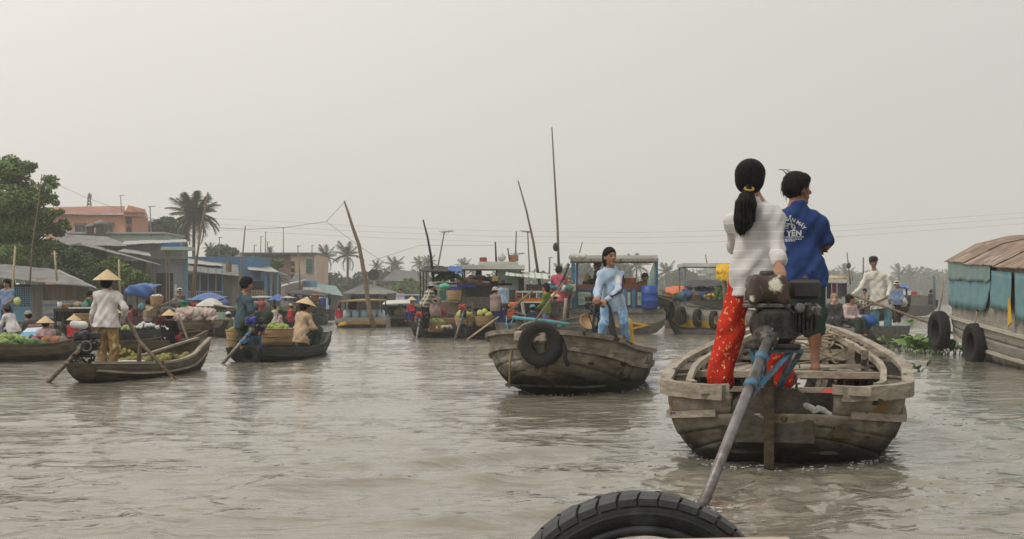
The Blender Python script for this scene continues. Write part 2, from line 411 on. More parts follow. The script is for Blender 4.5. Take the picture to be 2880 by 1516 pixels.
# ------------------------------------------------------------------ haze
hz = MB().box((0, 460, 16.5), (1500, 1000, 36)).build('haze', None)
mh = bpy.data.materials.new('haze_air'); mh.use_nodes = True; t_ = mh.node_tree; t_.nodes.clear()
oh = t_.nodes.new('ShaderNodeOutputMaterial'); vh = t_.nodes.new('ShaderNodeVolumePrincipled')
vh.inputs['Color'].default_value = (0.975, 0.98, 0.975, 1); vh.inputs['Density'].default_value = 0.0011; vh.inputs['Anisotropy'].default_value = 0.0
vh.inputs['Density Attribute'].default_value = ''; vh.inputs['Color Attribute'].default_value = ''; vh.inputs['Temperature Attribute'].default_value = ''
t_.links.new(vh.outputs[0], oh.inputs['Volume'])
try: mh.cycles.homogeneous_volume = True
except Exception: pass
hz.data.materials.append(mh); tag(hz, 'pale morning mist lying over the river and its banks', 'haze', kind='stuff')
# ------------------------------------------------------------------ people
mat('skin_tan', (0.36, 0.19, 0.115), (0.31, 0.155, 0.09), scale=14, rough=0.55, vcol=True)
mat('skin_brown', (0.27, 0.13, 0.075), (0.22, 0.10, 0.06), scale=14, rough=0.55, vcol=True)
mat('skin_pale', (0.56, 0.34, 0.25), (0.50, 0.29, 0.21), scale=14, rough=0.55, vcol=True)
mat('hair_black', (0.010, 0.009, 0.009), (0.003, 0.003, 0.003), scale=60, stretch=(1, 1, 0.12), rough=0.6, bump=0.4, bscale=90, spec=.12)
mat('hair_fair', (0.33, 0.19, 0.08), (0.22, 0.12, 0.05), scale=60, stretch=(1, 1, 0.12), rough=0.5, bump=0.3, bscale=90)
mat('straw_hat', (0.62, 0.48, 0.29), (0.50, 0.37, 0.21), scale=26, rough=0.8, bump=0.25, bscale=60)
def cloth(name, col, col2=None, **k):
    return mat(name, col, col2 or tuple(c*0.86 for c in col), scale=k.pop('scale', 7), rough=0.9, bump=k.pop('bump', 0.12), bscale=k.pop('bscale', 120), spec=0.15, **k)
def V3(*a): return np.array(a, float)
DEF = dict(pelvis=(0, 0, .53), chest=(0, 0, .70), neck=(0, -.005, .825), head=(0, .012, .925),
           lsh=None, rsh=None, lel=(-.145, -.01, .635), rel=(.145, -.01, .635), lha=(-.155, .03, .49), rha=(.155, .03, .49),
           lhip=None, rhip=None, lkn=(-.055, .012, .285), rkn=(.055, .012, .285), lan=(-.055, -.01, .045), ran=(.055, -.01, .045), lto=None, rto=None)
def person(label, base, yaw, H, skin='skin_tan', shirt=None, trousers=None, hair='short', hat=None, pose=None, h=0.016, sleeve='long', hem=0.0,
           leg='long', shw=.108, hy=0.0, tilt=0.0, fingers=False, wide=1.0, group=None, extra=None, tw=0.0, flare=1.0, hairmat='hair_black', bare=False, collar=False):
    """pose: joints as fractions of the height H in the person's own frame (+x right hand, +y forward); hy turns the head."""
    J = dict(DEF); J.update(pose or {}); J = {k: (None if v is None else V3(*v)*H) for k, v in J.items()}
    axis = J['neck']-J['pelvis']; axis /= np.linalg.norm(axis)
    c_, s_ = math.cos(tw), math.sin(tw); sx = V3(c_, s_, 0)
    sh0 = J['neck']-axis*0.032*H
    if J['lsh'] is None: J['lsh'] = sh0-sx*shw*H
    if J['rsh'] is None: J['rsh'] = sh0+sx*shw*H
    if J['lhip'] is None: J['lhip'] = J['pelvis']+V3(-.05, 0, -.005)*H
    if J['rhip'] is None: J['rhip'] = J['pelvis']+V3(.05, 0, -.005)*H
    for q in 'lr':
        if J[q+'to'] is None: J[q+'to'] = J[q+'an']+V3(0, .085, -.028)*H
    root = thing('person', label, 'person', base, yaw, group)
    f = V3(-math.sin(hy), math.cos(hy)*math.cos(tilt), math.sin(tilt)); f /= np.linalg.norm(f)
    up = V3(0, 0, 1)-f*f[2]; up /= np.linalg.norm(up); r = np.cross(f, up); Rh = np.stack((r, f, up), 1)
    hd = J['head']; HP = lambda x, y, z: hd+Rh @ (V3(x, y, z)*H)
    B = SDF()
    B.ell(HP(0, -.006, .018), V3(.049, .060, .058)*H, .02*H, Rh); B.ell(HP(0, .014, -.022), V3(.039, .045, .052)*H, .03*H, Rh)
    B.cap(HP(0, .058, .008), HP(0, .072, -.016), .006*H, .010*H, .012*H)                     # nose
    B.ell(HP(0, .053, -.042), V3(.018, .010, .008)*H, .012*H, Rh); B.ell(HP(0, .045, -.066), V3(.018, .014, .012)*H, .014*H, Rh)   # lips, chin
    for sgn in (-1, 1):
        B.ell(HP(.052*sgn, -.004, -.010), V3(.007, .014, .021)*H, .008*H, Rh)                # ears
        B.ell(HP(.020*sgn, .066, .004), V3(.013, .010, .010)*H, .012*H, Rh, neg=True)
    B.cap(J['neck']+axis*.004*H, HP(0, -.012, -.05), .031*H, .031*H, .022*H)
    W = wide
    lo_ = lambda q: J[q+'sh']*.80+J['chest']*.20; wst = J['chest']*.38+J['pelvis']*.62
    tor = [(J['neck']-axis*.005*H, J['lsh'], .026, .029), (J['neck']-axis*.005*H, J['rsh'], .026, .029), (lo_('l'), lo_('r'), .034, .034),
           (lo_('r')*.75+lo_('l')*.25, wst+sx*.034*H*W, .046*W, .053*W), (lo_('l')*.75+lo_('r')*.25, wst-sx*.034*H*W, .046*W, .053*W),
           (wst+sx*.034*H*W, J['pelvis']+V3(.04, 0, 0)*H, .053*W, .060*W), (wst-sx*.034*H*W, J['pelvis']+V3(-.04, 0, 0)*H, .053*W, .060*W)]
    bs = .78 if shirt else .9
    for a, c, ra, rb in tor: B.cap(a, c, ra*H*bs, rb*H*bs, .05*H)
    for q in 'lr':
        B.cap(J[q+'sh'], J[q+'el'], .025*H, .0215*H, .02*H); B.cap(J[q+'el'], J[q+'ha'], .022*H, .0155*H, .012*H)
        hdv = J[q+'ha']-J[q+'el']; hdv /= np.linalg.norm(hdv); hand(B, J[q+'ha'], hdv, q, H, fingers, J.get(q+'palm'), J.get(q+'curl'))
        B.cap(J[q+'hip'], J[q+'kn'], .044*H, .032*H, .03*H); B.cap(J[q+'kn'], J[q+'an'], .031*H, .021*H, .02*H)
        mid = J[q+'kn']*.65+J[q+'an']*.35+V3(0, -.008, 0)*H; B.ell(mid, V3(.029, .033, .06)*H, .03*H)
        B.cap(J[q+'an']-V3(0, .012, .018)*H, J[q+'to'], .022*H, .014*H, .02*H)
    me = B.mesh('body', h if not fingers else min(h, .0095))
    co = np.empty(len(me.vertices)*3, np.float32); me.vertices.foreach_get('co', co); P = (co.reshape(-1, 3)-hd) @ Rh/H
    colr = np.ones((len(P), 4), np.float32)
    def paint(cx, cy, cz, rx, rz, c):
        m = ((P[:, 0]-cx)/rx)**2+((P[:, 2]-cz)/rz)**2 < 1; m &= P[:, 1] > cy; colr[m, :3] = c
    for sgn in (-1, 1):
        paint(.021*sgn, .03, .005, .0125, .0058, (.10, .10, .12)); paint(.021*sgn, .03, .0215, .016, .0046, (.16, .15, .16))
    paint(0, .03, -.043, .019, .0095, (.80, .52, .52))
    ca = me.color_attributes.new('Col', 'FLOAT_COLOR', 'POINT'); ca.data.foreach_set('color', colr.ravel())
    link('body', me, MATS[skin], root)
    # --- shirt
    if shirt:
        S = SDF(); g = 1.0
        for a, c, ra, rb in tor: S.cap(a, c, ra*H*g, rb*H*g*1.02, .05*H)
        down = J['pelvis']-axis*(.07+hem)*H
        S.cap(J['pelvis']+V3(.043, 0, 0)*H, down+V3(.045*flare, 0, 0)*H, .062*H*W, .068*H*W*flare, .05*H); S.cap(J['pelvis']+V3(-.043, 0, 0)*H, down+V3(-.045*flare, 0, 0)*H, .062*H*W, .068*H*W*flare, .05*H)
        for q in 'lr':
            if sleeve == 'none': continue
            a, e, w_ = J[q+'sh'], J[q+'el'], J[q+'ha']
            if sleeve == 'short':
                S.cap(a, a+(e-a)*.80, .032*H, .036*H, .03*H)
            else:
                S.cap(a, e, .031*H, .028*H, .025*H)
                t = .62 if sleeve == 'rolled' else .93
                S.cap(e, e+(w_-e)*t, .028*H, .027*H if sleeve == 'rolled' else .021*H, .015*H)
                if sleeve == 'rolled':
                    m0 = e+(w_-e)*(t-.16); m1 = e+(w_-e)*(t+.02); S.cap(m0, m1, .030*H, .032*H, .004*H)
        S.cap(J['neck']-axis*.03*H, J['neck']+axis*.004*H, .050*H, .039*H, .02*H)
        if collar: S.cap(J['neck']-axis*.006*H, J['neck']+axis*.03*H, .042*H, .040*H, .006*H)
        S.folds = [(.0036*H, (44/H, 16/H, 38/H), 0.4), (.0034*H, (-58/H, 26/H, 34/H), 1.9), (.0020*H, (95/H, 30/H, -60/H), 3.1)]
        if extra: extra(S, J, H)
        S.cut(-axis, J['pelvis']-axis*(.062+hem)*H); S.cut(axis+V3(0, .42, 0), J['neck']+axis*(.020 if collar else .004)*H)
        link('shirt', S.mesh('shirt', h), shirt if not isinstance(shirt, str) else MATS[shirt], root)
    # --- trousers
    if trousers:
        T = SDF(); T.cap(J['lhip'], J['rhip'], .053*H*W, .053*H*W, .03*H); T.cap(J['pelvis'], J['pelvis']+axis*.03*H, .058*H, .054*H, .04*H)
        for q in 'lr':
            T.cap(J[q+'hip'], J[q+'kn'], .054*H*W, .041*H*(1.25 if leg != 'long' else 1)*W, .03*H)
            if leg == 'long': T.cap(J[q+'kn'], J[q+'kn']+(J[q+'an']-J[q+'kn'])*.93, .041*H*W, .036*H*W, .02*H)
            elif leg == 'wide': T.cap(J[q+'kn'], J[q+'kn']+(J[q+'an']-J[q+'kn'])*.97, .052*H, .056*H, .03*H)
            elif leg == 'knee': T.cap(J[q+'kn'], J[q+'kn']+(J[q+'an']-J[q+'kn'])*.22, .055*H, .054*H, .02*H)
        T.folds = [(.0040*H, (40/H, 14/H, 26/H), 0.9), (.0034*H, (-44/H, 34/H, 36/H), 2.2), (.002*H, (80/H, 40/H, -60/H), 0.2)]
        link('trousers', T.mesh('trousers', h), trousers if not isinstance(trousers, str) else MATS[trousers], root)
    # --- hair
    if hair:
        hw = .066 if hair == 'pony' else .0615 if hair == 'tied' else .0585; S = SDF(); S.ell(HP(0, -.014, .024), V3(hw, .068, .066)*H, .02*H, Rh)
        if hair == 'short':
            S.ell(HP(0, -.030, .0), V3(.052, .046, .046)*H, .02*H, Rh); S.ell(HP(0, .030, .052), V3(.046, .035, .026)*H, .02*H, Rh)
            S.folds = [(.0022*H, (160, 90, 140), .3), (.0016*H, (-120, 210, 90), 1.3)]
        elif hair in ('tied', 'pony'):
            S.ell(HP(0, -.030, -.014), V3(hw-.004, .047, .056)*H, .02*H, Rh)
        elif hair == 'long':
            S.ell(HP(0, -.034, -.03), V3(.056, .045, .075)*H, .03*H, Rh)
        S.ell(HP(0, .080, -.030), V3(.045, .066, .064)*H, .012*H, Rh, neg=True)
        link('hair', S.mesh('hair', min(h, .012)), MATS[hairmat], root)
        if hair == 'pony': pass
    # --- hats
    if hat == 'cone':
        m = MB(); n = 28; tilt_ = Matrix(Rh.tolist())
        prof = [(.004, .088), (.03, .066), (.075, .028), (.118, -.010), (.122, -.014), (.116, -.013), (.07, .022), (.004, .080)]
        m.lathe([(a*H*1.2, b*H*1.1) for a, b in prof], n, tuple(HP(0, -.004, .032)), tilt_, cap=False)
        ho = m.build('conical_hat', MATS['straw_hat'], root, True)
        c = MB()
        for sgn in (-1, 1): c.tube([HP(.055*sgn, .01, .03), HP(.050*sgn, .012, -.03), HP(.004*sgn, .045, -.082)], .003*H, 5)
        c.build('chin_strap', MATS['strap_red'], ho)
    elif hat in ('cap', 'bucket'):
        m = MB(); tilt_ = Matrix(Rh.tolist()); cc = tuple(HP(0, -.010, .026))
        if hat == 'cap':
            m.lathe([(.068*H, -.004*H), (.070*H, .02*H), (.064*H, .050*H), (.042*H, .070*H), (.003*H, .076*H)], 18, cc, tilt_)
            cap_o = m.build('cap', MATS[J.get('hatmat', None) or HATMAT[0]], root, True)
            bmesh_ = MB(); bmesh_.slab([[HP((i-3)*.017, .045+.045*(1-((i-3)/3.4)**2)*k, .026-.006*k) for i in range(7)] for k in (0, .5, 1)], tuple(Rh @ V3(0, 0, .004*H))); bmesh_.build('peak', MATS[HATMAT[0]], cap_o, True)
        else:
            m.lathe([(.100*H, -.012*H), (.098*H, -.008*H), (.070*H, .006*H), (.069*H, .035*H), (.060*H, .064*H), (.003*H, .074*H)], 18, cc, tilt_)
            m.build('sun_hat', MATS[HATMAT[0]], root, True)
    return root, J, HP
HATMAT = ['straw_hat']
def hand(B, p, d, q, H, fingers, palm=None, curl=None):
    """five fingers on a palm at the wrist p along d; palm gives the palm's facing, curl bends the fingers towards it"""
    if not fingers:
        B.cap(p, p+d*.045*H, .017*H, .015*H, .012*H); return
    pn = V3(0, -1, 0) if palm is None else palm/np.linalg.norm(palm)
    pn = pn-d*(pn @ d); pn /= np.linalg.norm(pn); sd = np.cross(d, pn)*(1 if q == 'r' else -1); cu = .6 if curl is None else float(curl[0])/H
    for i in range(4):
        o = (i-1.5)*.0135*H; k = p+d*.052*H+sd*o; B.cap(p+d*.012*H+sd*o*.6, k, .0115*H, .0095*H, .012*H)
        L1 = (.026, .030, .028, .021)[i]*H; a1 = cu; a2 = cu*2.1
        m = k+(d*math.cos(a1)+pn*math.sin(a1))*L1; B.cap(k, m, .0072*H, .0065*H, .004*H)
        e = m+(d*math.cos(a2)+pn*math.sin(a2))*L1*.8; B.cap(m, e, .0065*H, .0052*H, .003*H)
    t0 = p+d*.016*H-sd*.016*H; t1 = t0+(d*.75-sd*.55+pn*.35)*.030*H; t2 = t1+(d*.85+pn*.5)*.022*H
    B.cap(p+d*.01*H, t1, .0105*H, .0085*H, .008*H); B.cap(t1, t2, .008*H, .006*H, .004*H)
mat('strap_red', (0.45, 0.03, 0.05), rough=0.8)
# ------------------------------------------------------------------ boats, engines, baskets, tyres
def lerp_table(tab):
    xs = [a for a, _ in tab]; ys = [b for _, b in tab]
    return lambda t: float(np.interp(t, xs, ys))
def smooth_table(tab):                             # monotone-ish cubic through the points
    xs = np.array([a for a, _ in tab]); ys = np.array([b for _, b in tab]); m = np.gradient(ys, xs)
    def f(t):
        t = min(max(t, xs[0]), xs[-1]); i = min(int(np.searchsorted(xs, t, 'right'))-1, len(xs)-2)
        hh = xs[i+1]-xs[i]; u = (t-xs[i])/hh
        return float((2*u**3-3*u*u+1)*ys[i]+(u**3-2*u*u+u)*hh*m[i]+(-2*u**3+3*u*u)*ys[i+1]+(u**3-u*u)*hh*m[i+1])
    return f
def slab2(m, P, Q):
    n, k = len(P), len(P[0]); b = len(m.v)
    for row in P: m.v += [tuple(p) for p in row]
    for row in Q: m.v += [tuple(p) for p in row]
    o = n*k
    for i in range(n-1):
        for j in range(k-1):
            q = (b+i*k+j, b+(i+1)*k+j, b+(i+1)*k+j+1, b+i*k+j+1); m.f.append(q); m.f.append(tuple(x+o for x in q[::-1]))
    rim = [(i, 0) for i in range(n)]+[(n-1, j) for j in range(1, k)]+[(i, k-1) for i in range(n-2, -1, -1)]+[(0, j) for j in range(k-2, 0, -1)]
    for x in range(len(rim)):
        a, c = rim[x], rim[(x+1) % len(rim)]; ia, ic = b+a[0]*k+a[1], b+c[0]*k+c[1]; m.f.append((ia, ia+o, ic+o, ic))
def sweep(m, pts, wd, ht, jit=0.0):                # rectangular rail along pts, level section
    pts = [Vector(p) for p in pts]; b = len(m.v); n = len(pts)
    for i, p in enumerate(pts):
        d = pts[min(i+1, n-1)]-pts[max(i-1, 0)]; x = Vector((d.y, -d.x, 0)); x.normalize(); j = 1+jit*random.uniform(-1, 1)
        for sx, sz in ((-1, -1), (1, -1), (1, 1), (-1, 1)): m.v.append(tuple(p+x*sx*wd/2*j+Vector((0, 0, sz*ht/2*j))))
    for i in range(n-1):
        for k in range(4): k2 = (k+1) % 4; m.f.append((b+i*4+k, b+i*4+k2, b+(i+1)*4+k2, b+(i+1)*4+k))
    m.f.append((b, b+3, b+2, b+1)); e = b+(n-1)*4; m.f.append((e, e+1, e+2, e+3))
class Hull:
    """hull in its own frame: +y from the end t=0 to the end t=1, origin on the waterline below t=0"""
    def __init__(s, L, b, zs, zk, p=0.75, q=1.25, ov0=0.0, ov1=0.0, th=0.03):
        s.L, s.b, s.zs, s.zk, s.p, s.q, s.ov0, s.ov1, s.th = L, b, zs, zk, p, q, ov0, ov1, th
    def pt(s, t, v, side, off=0.0):
        def raw(v):
            a = min(max(v, 0.0), 1.0)*math.pi/2; b, zs, zk = s.b(t), s.zs(t), s.zk(t); f = (1-math.cos(a))**s.q if s.q else v
            z = zk+(zs-zk)*f; y = t*s.L-s.ov0*f*max(0, 1-t*5)**1.5+s.ov1*f*max(0, 1-(1-t)*5)**1.5
            return Vector((side*b*math.sin(a)**s.p, y, z))
        P = raw(v)
        if off:
            e = 0.02; d = raw(min(v+e, 1))-raw(max(v-e, 0.001)); n = Vector((d.z*side, 0, -d.x*side)); 
            if n.length > 1e-6: n.normalize(); P = P+Vector((n.x*side*side, 0, n.z))*off
        return P
    def stations(s, t0=0.0, t1=1.0, n=36): return [t0+(t1-t0)*(1-math.cos(math.pi*i/(n-1)))/2 for i in range(n)]
    def strake(s, name, mt, root, side, v0, v1, t0=0.0, t1=1.0, n=34, nv=4, proud=0.0, th=None):
        m = MB(); th = th or s.th; ts = s.stations(t0, t1, n); vs = [v0+(v1-v0)*j/(nv-1) for j in range(nv)]
        P = [[s.pt(t, v, side, proud) for v in vs] for t in ts]; Q = [[s.pt(t, v, side, proud-th) for v in vs] for t in ts]
        for t_i, (rp_, rq) in enumerate(zip(P, Q)):
            for a in rq: a.x = side*max(side*a.x, 0.0)
            for a in rp_: a.x = side*max(side*a.x, 0.0)
        slab2(m, P, Q); return m.build(name, mt, root, True)
    def rail_pts(s, side, t0=0.0, t1=1.0, n=34, inset=0.0, dz=0.0, v=1.0):
        r = []
        for t in s.stations(t0, t1, n):
            p = s.pt(t, v, side); p.x -= side*min(inset, max(abs(p.x)-0.01, 0)); p.z += dz; r.append(p)
        return r
def heading(A, B):
    A, B = Vector(A), Vector(B); d = B-A; return -math.atan2(d.x, d.y), math.hypot(d.x, d.y)
def sampan(label, A, B, beam, zmid, z0, z1, wood, rim=None, n_str=3, group=None, name='sampan', keel=-0.12, blunt=(0.35, 0.10), floor=0.12, k0=0.02, k1=0.02, thwarts=2, ov=(0.15, 0.25), inwood=None):
    rz, L = heading(A, B); root = thing(name, label, 'boat', (A[0], A[1], 0), rz, group)
    hb = beam/2
    b = smooth_table([(0, hb*blunt[0]), (.06, hb*(blunt[0]*.55+.42)), (.2, hb*.90), (.45, hb), (.7, hb*.88), (.88, hb*.55), (1, hb*blunt[1])])
    zs = smooth_table([(0, z0), (.25, zmid+(z0-zmid)*.3), (.5, zmid), (.75, zmid+(z1-zmid)*.3), (1, z1)])
    zk = smooth_table([(0, k0), (.12, keel*.7), (.5, keel), (.88, keel*.7), (1, k1)])
    H = Hull(L, b, zs, zk, ov0=ov[0], ov1=ov[1], th=0.025)
    for side in (-1, 1):
        for k in range(n_str): H.strake('strake', wood, root, side, k/n_str+(0.0 if k == 0 else .006), (k+1)/n_str, proud=0.006*k, n=24)
        m = MB(); sweep(m, H.rail_pts(side, n=26, dz=0.01, inset=.012), .06, .035); m.build('gunwale', rim or wood, root)
        m = MB(); sweep(m, H.rail_pts(side, n=26, v=.80, inset=-.012), .025, .03); m.build('rub_rail', rim or wood, root)
    for t, z in ((0.0, 0), (1.0, 0)):
        m = MB(); vs = [i/6 for i in range(7)]; col = [H.pt(t, v, 1) for v in vs]; dy = -.012 if t == 0 else .012
        P = [[Vector((p.x*x, p.y+dy, p.z)) for x in (-1, -.4, .4, 1)] for p in col]; m.slab(P, (0, -dy*2, 0)); m.build('end_board', wood, root)
    if floor is not None:
        ts = H.stations(.06, .94, 16); m = MB()
        m.slab([[Vector((x*max(H.b(t)*.80-.03, .03), t*L, floor)) for x in (-1, -.33, .33, 1)] for t in ts], (0, 0, -.03)); m.build('floor', inwood or wood, root)
    for i in range(thwarts):
        t = (.22, .78, .5)[i]; w_ = H.b(t); m = MB(); m.box((0, t*L, H.zs(t)-.06), (w_*1.9, .16, .03)); m.build('thwart', inwood or wood, root)
    root['L'] = L
    return root, H
def tyre_mesh(Ro, Ri, wd, n=48, tread=True):
    m = MB(); Rm = (Ro+Ri)/2; rr = (Ro-Ri)/2
    def fn(t, a):
        c, s_ = math.cos(t), math.sin(t); e = 0.55
        x = rr*math.copysign(abs(c)**e, c); z = wd/2*math.copysign(abs(s_)**e, s_)
        if c < -.3: z *= .82
        if tread and c > .75:
            k = int(a*n/(2*math.pi)+.01+(s_*1.5)) % 3
            if k == 0 and abs(s_) > .12: x -= .09*rr
        return x, z
    return m.torus((0, 0, 0), Rm, rr, n, 20, None, fn)
def tyre(label, loc, rot, Ro=.3, Ri=.18, wd=.16, m='rubber', group=None, rope=None, name='tyre_fender'):
    root = thing(name, label, 'tyre', loc, 0, group); root.rotation_euler = rot
    tyre_mesh(Ro, Ri, wd).build('casing', MATS[m], root, True)
    b = MB(); b.torus((0, 0, wd*.33), Ri+.012, .014, 36, 6).torus((0, 0, -wd*.33), Ri+.012, .014, 36, 6).build('bead', MATS[m], root, True)
    return root
def fins(m, c, sz, n, axis=2):
    for i in range(n):
        p = Vector(c); p[axis] += (i-(n-1)/2)*sz[axis]*1.9; m.box(p, sz)
def longtail(label, base, yaw, s=1.0, tank='tank_red', frame='frame_blue', top=(0, 0, .35), shaft=(0, -1.5, -.75), detail=True, group=None, handle=(0.05, .45, .12), shaftm='steel_shaft', blockm='engine_grime', drv=(-.03, -.19, -.11), sr=.036):
    """base: pivot on the stern; top: centre of the engine above the pivot; shaft: vector from the engine to the screw"""
    r = thing('outboard_engine', label, 'engine', base, yaw, group); T = Vector(top); E = MATS[blockm]
    m = MB(); m.box(T+Vector((-.02, .0, -.10))*s, Vector((.20, .26, .20))*s, bev=.03*s).box(T+Vector((-.02, 0, -.215))*s, Vector((.26, .30, .03))*s, bev=.008*s); m.build('crankcase', E, r)
    m = MB(); m.lathe([(.0, 0), (.075*s, 0), (.07*s, .02*s), (.045*s, .035*s), (.04*s, .07*s), (0.0, .07*s)], 16, T+Vector((drv[0], -.13, drv[2]+.01))*s, rotm(R(90))); cv = m.build('drive_cover', MATS['cast_metal'], r, True)
    for k in range(6 if detail else 0):
        m = MB(); a = k*math.pi/3; m.lathe([(.009*s, 0), (.009*s, .012*s)], 6, T+Vector((drv[0]+.062*math.cos(a), -.148, drv[2]+.01+.062*math.sin(a)))*s, rotm(R(90))); m.build('bolt', MATS['steel_shaft'], cv)
    if detail:
        m = MB(); fins(m, T+Vector((.13, .02, -.06))*s, Vector((.012, .16, .15))*s, 8, 0); m.build('cylinder_fin', E, r)
        m = MB(); m.lathe([(0, 0), (.10*s, 0), (.11*s, .03*s), (.08*s, .05*s), (0, .05*s)], 18, T+Vector((-.02, .13, -.10))*s, rotm(R(-90))); m.build('starter_cover', E, r, True)
        m = MB(); m.tube([T+Vector(p)*s for p in ((.17, -.05, -.06), (.20, -.12, -.04), (.17, -.15, .0))], .018*s, 8); m.build('exhaust_pipe', MATS['cast_metal'], r, True)
        m = MB(); m.lathe([(0, 0), (.028*s, 0), (.03*s, .03*s), (.02*s, .05*s), (0, .05*s)], 10, T+Vector((.10, -.13, .0))*s, rotm(R(90))); m.build('carburettor', MATS['cast_metal'], r, True)
        m = MB(); m.tube([T+Vector(p)*s for p in ((.02, -.10, .02), (.07, -.16, -.03), (.10, -.15, .0))], .007*s, 6).tube([T+Vector(p)*s for p in ((.20, -.05, .04), (.16, -.17, -.12), (.06, -.16, -.17))], .005*s, 6).build('fuel_hose', MATS['rubber'], r, True)
    S = SDF(); c = T+Vector((-.06, -.02, .10))*s
    hx, hy, hz_ = .118*s, .11*s, .088*s; rr = .032*s
    for x in (-1, 1):
        for y in (-1, 1): S.cap(c+Vector((x*(hx-rr), y*(hy-rr), -(hz_-rr))), c+Vector((x*(hx-rr)*.85, y*(hy-rr)*.85, hz_-rr)), rr, rr, .12*s)
    S.ell(c, (hx*.9, hy*.9, hz_*.95), .05*s)
    tk = link('fuel_tank', S.mesh('fuel_tank', max(.012*s, .008)), MATS[tank], r)
    m = MB(); m.lathe([(0, -.01*s), (.042*s, -.01*s), (.044*s, .02*s), (.038*s, .034*s), (.0, .034*s)], 16, c+Vector((.0, -.01, .075))*s); m.build('filler_cap', MATS['black_plastic'], tk, True)
    m = MB(); m.box(c+Vector((0, 0, -.088))*s, Vector((.24, .19, .025))*s, bev=.006*s); m.build('tank_band', MATS['cast_metal'], tk)
    m = MB(); m.box(T+Vector((.16, .02, .105))*s, Vector((.17, .15, .11))*s, bev=.018*s); af = m.build('air_filter', MATS['black_plastic'], r)
    m = MB(); m.lathe([(.02*s, 0), (.02*s, .012*s), (.008*s, .016*s), (.006*s, .03*s), (0, .03*s)], 10, T+Vector((.16, .0, .16))*s); m.build('wing_nut', MATS['cast_metal'], af)
    m = MB(); m.box(T+Vector((.20, .02, -.02))*s, Vector((.10, .18, .10))*s, bev=.03*s); m.build('muffler', MATS['cast_metal'], r)
    # cradle
    m = MB(); P0 = Vector((0, 0, 0)); q = T+Vector((0, 0, -.24))*s
    for sx in (-1, 1):
        m.bar(P0+Vector((sx*.05, 0, 0))*s, q+Vector((sx*.12, -.10, 0))*s, .03*s, .012*s); m.bar(P0+Vector((sx*.05, .02, 0))*s, q+Vector((sx*.12, .12, 0))*s, .03*s, .012*s)
    m.bar(q+Vector((-.13, -.1, 0))*s, q+Vector((.13, -.1, 0))*s, .03*s, .02*s); m.bar(q+Vector((-.13, .12, 0))*s, q+Vector((.13, .12, 0))*s, .03*s, .02*s)
    m.tube([P0+Vector((0, 0, -.25))*s, P0+Vector((0, 0, .06))*s], .028*s, 10)
    fr = m.build('cradle', MATS[frame], r)
    sv = Vector(shaft); a = T+Vector(drv)*s; d = sv.normalized()
    m = MB(); m.tube([a, a+sv], sr*s, 14); sh = m.build('shaft_tube', MATS[shaftm], r, True)
    for f_ in (.12, .30): m = MB(); m.tube([a+sv*f_-d*.03*s, a+sv*f_+d*.03*s], (sr+.008)*s, 14); m.build('clamp_ring', MATS[frame], sh, True)
    m = MB(); side = d.cross(Vector((0, 0, 1))).normalized(); dn = side.cross(d)
    for k in (-1, 1): m.bar(q+Vector((.06*k, -.08, -.01))*s, a+sv*.32-dn*0.05*s, .035*s, .01*s)
    for k in range(4): f1 = .05+.07*k; m.bar(a+sv*f1, a+sv*(f1+.05)-dn*(.15-.03*k)*s, .02*s, .008*s)
    m.build('shaft_bracket', MATS[frame], r)
    m = MB()
    for k in range(3):
        an = k*2*math.pi/3; ra = side*math.cos(an)+dn*math.sin(an); e = a+sv
        m.slab([[e+ra*.02*s-side*.0, e+ra*.05*s+d*.03*s], [e+ra*.11*s+d*.01*s, e+ra*.10*s+d*.05*s]], d*.006*s)
    m.build('screw', MATS['cast_metal'], sh)
    h0 = T+Vector((.0, .14, -.05))*s; m = MB(); m.tube([h0, h0+Vector(handle)*.6*s, h0+Vector(handle)*s], .014*s, 8); hb_ = m.build('tiller', MATS['black_plastic'], r, True)
    return r
def basket(label, loc, r0, r1, h, group=None, sx=1.0, mt='basket_cane', rz=0.0, fill=None):
    root = thing('basket', label, 'basket', loc, rz, group); m = MB(); n = 22
    prof = [(r0, 0), (r0*.7+r1*.3, h*.3), (r0*.25+r1*.75, h*.75), (r1, h), (r1-.02, h), (r0*.25+r1*.75-.02, h*.75), (r0-.01, .025)]
    m.lathe(prof, n, cap=True); m.v = [(x*sx, y, z) for x, y, z in m.v]; m.build('wall', MATS[mt], root, True)
    m = MB(); m.torus((0, 0, h), r1-.008, .016, 28, 6); m.torus((0, 0, h*.55), r0*.5+r1*.5+.004, .010, 28, 6); m.v = [(x*sx, y, z) for x, y, z in m.v]; m.build('rim', MATS['basket_rim'], root, True)
    return root
mat('rubber', (0.014, 0.0145, 0.015), (0.030, 0.028, 0.026), scale=9, lo=.55, hi=.72, rough=0.85, bump=.25, bscale=40, spec=.15)
mat('engine_grime', (0.050, 0.048, 0.042), (0.012, 0.011, 0.010), scale=18, rough=0.55, metal=.35, bump=.35, bscale=60)
mat('cast_metal', (0.20, 0.195, 0.18), (0.035, 0.03, 0.026), scale=14, rough=0.45, metal=.6, bump=.2)
mat('steel_shaft', (0.25, 0.24, 0.255), (0.15, 0.13, 0.12), scale=10, stretch=(1, 1, .3), rough=0.42, metal=.5, bump=.1)
mat('black_plastic', (0.018, 0.019, 0.02), (0.035, 0.034, 0.032), scale=14, rough=0.42)
mat('frame_blue', (0.075, 0.19, 0.30), (0.10, 0.085, 0.07), scale=13, lo=.42, hi=.55, rough=0.6, metal=.2)
mat('tank_rusty', (0.62, 0.58, 0.48), (0.055, 0.035, 0.025), scale=6, lo=.53, hi=.60, rough=0.5, bump=.2, detail=8)
mat('tank_red', (0.42, 0.035, 0.03), (0.30, 0.03, 0.025), rough=0.4)
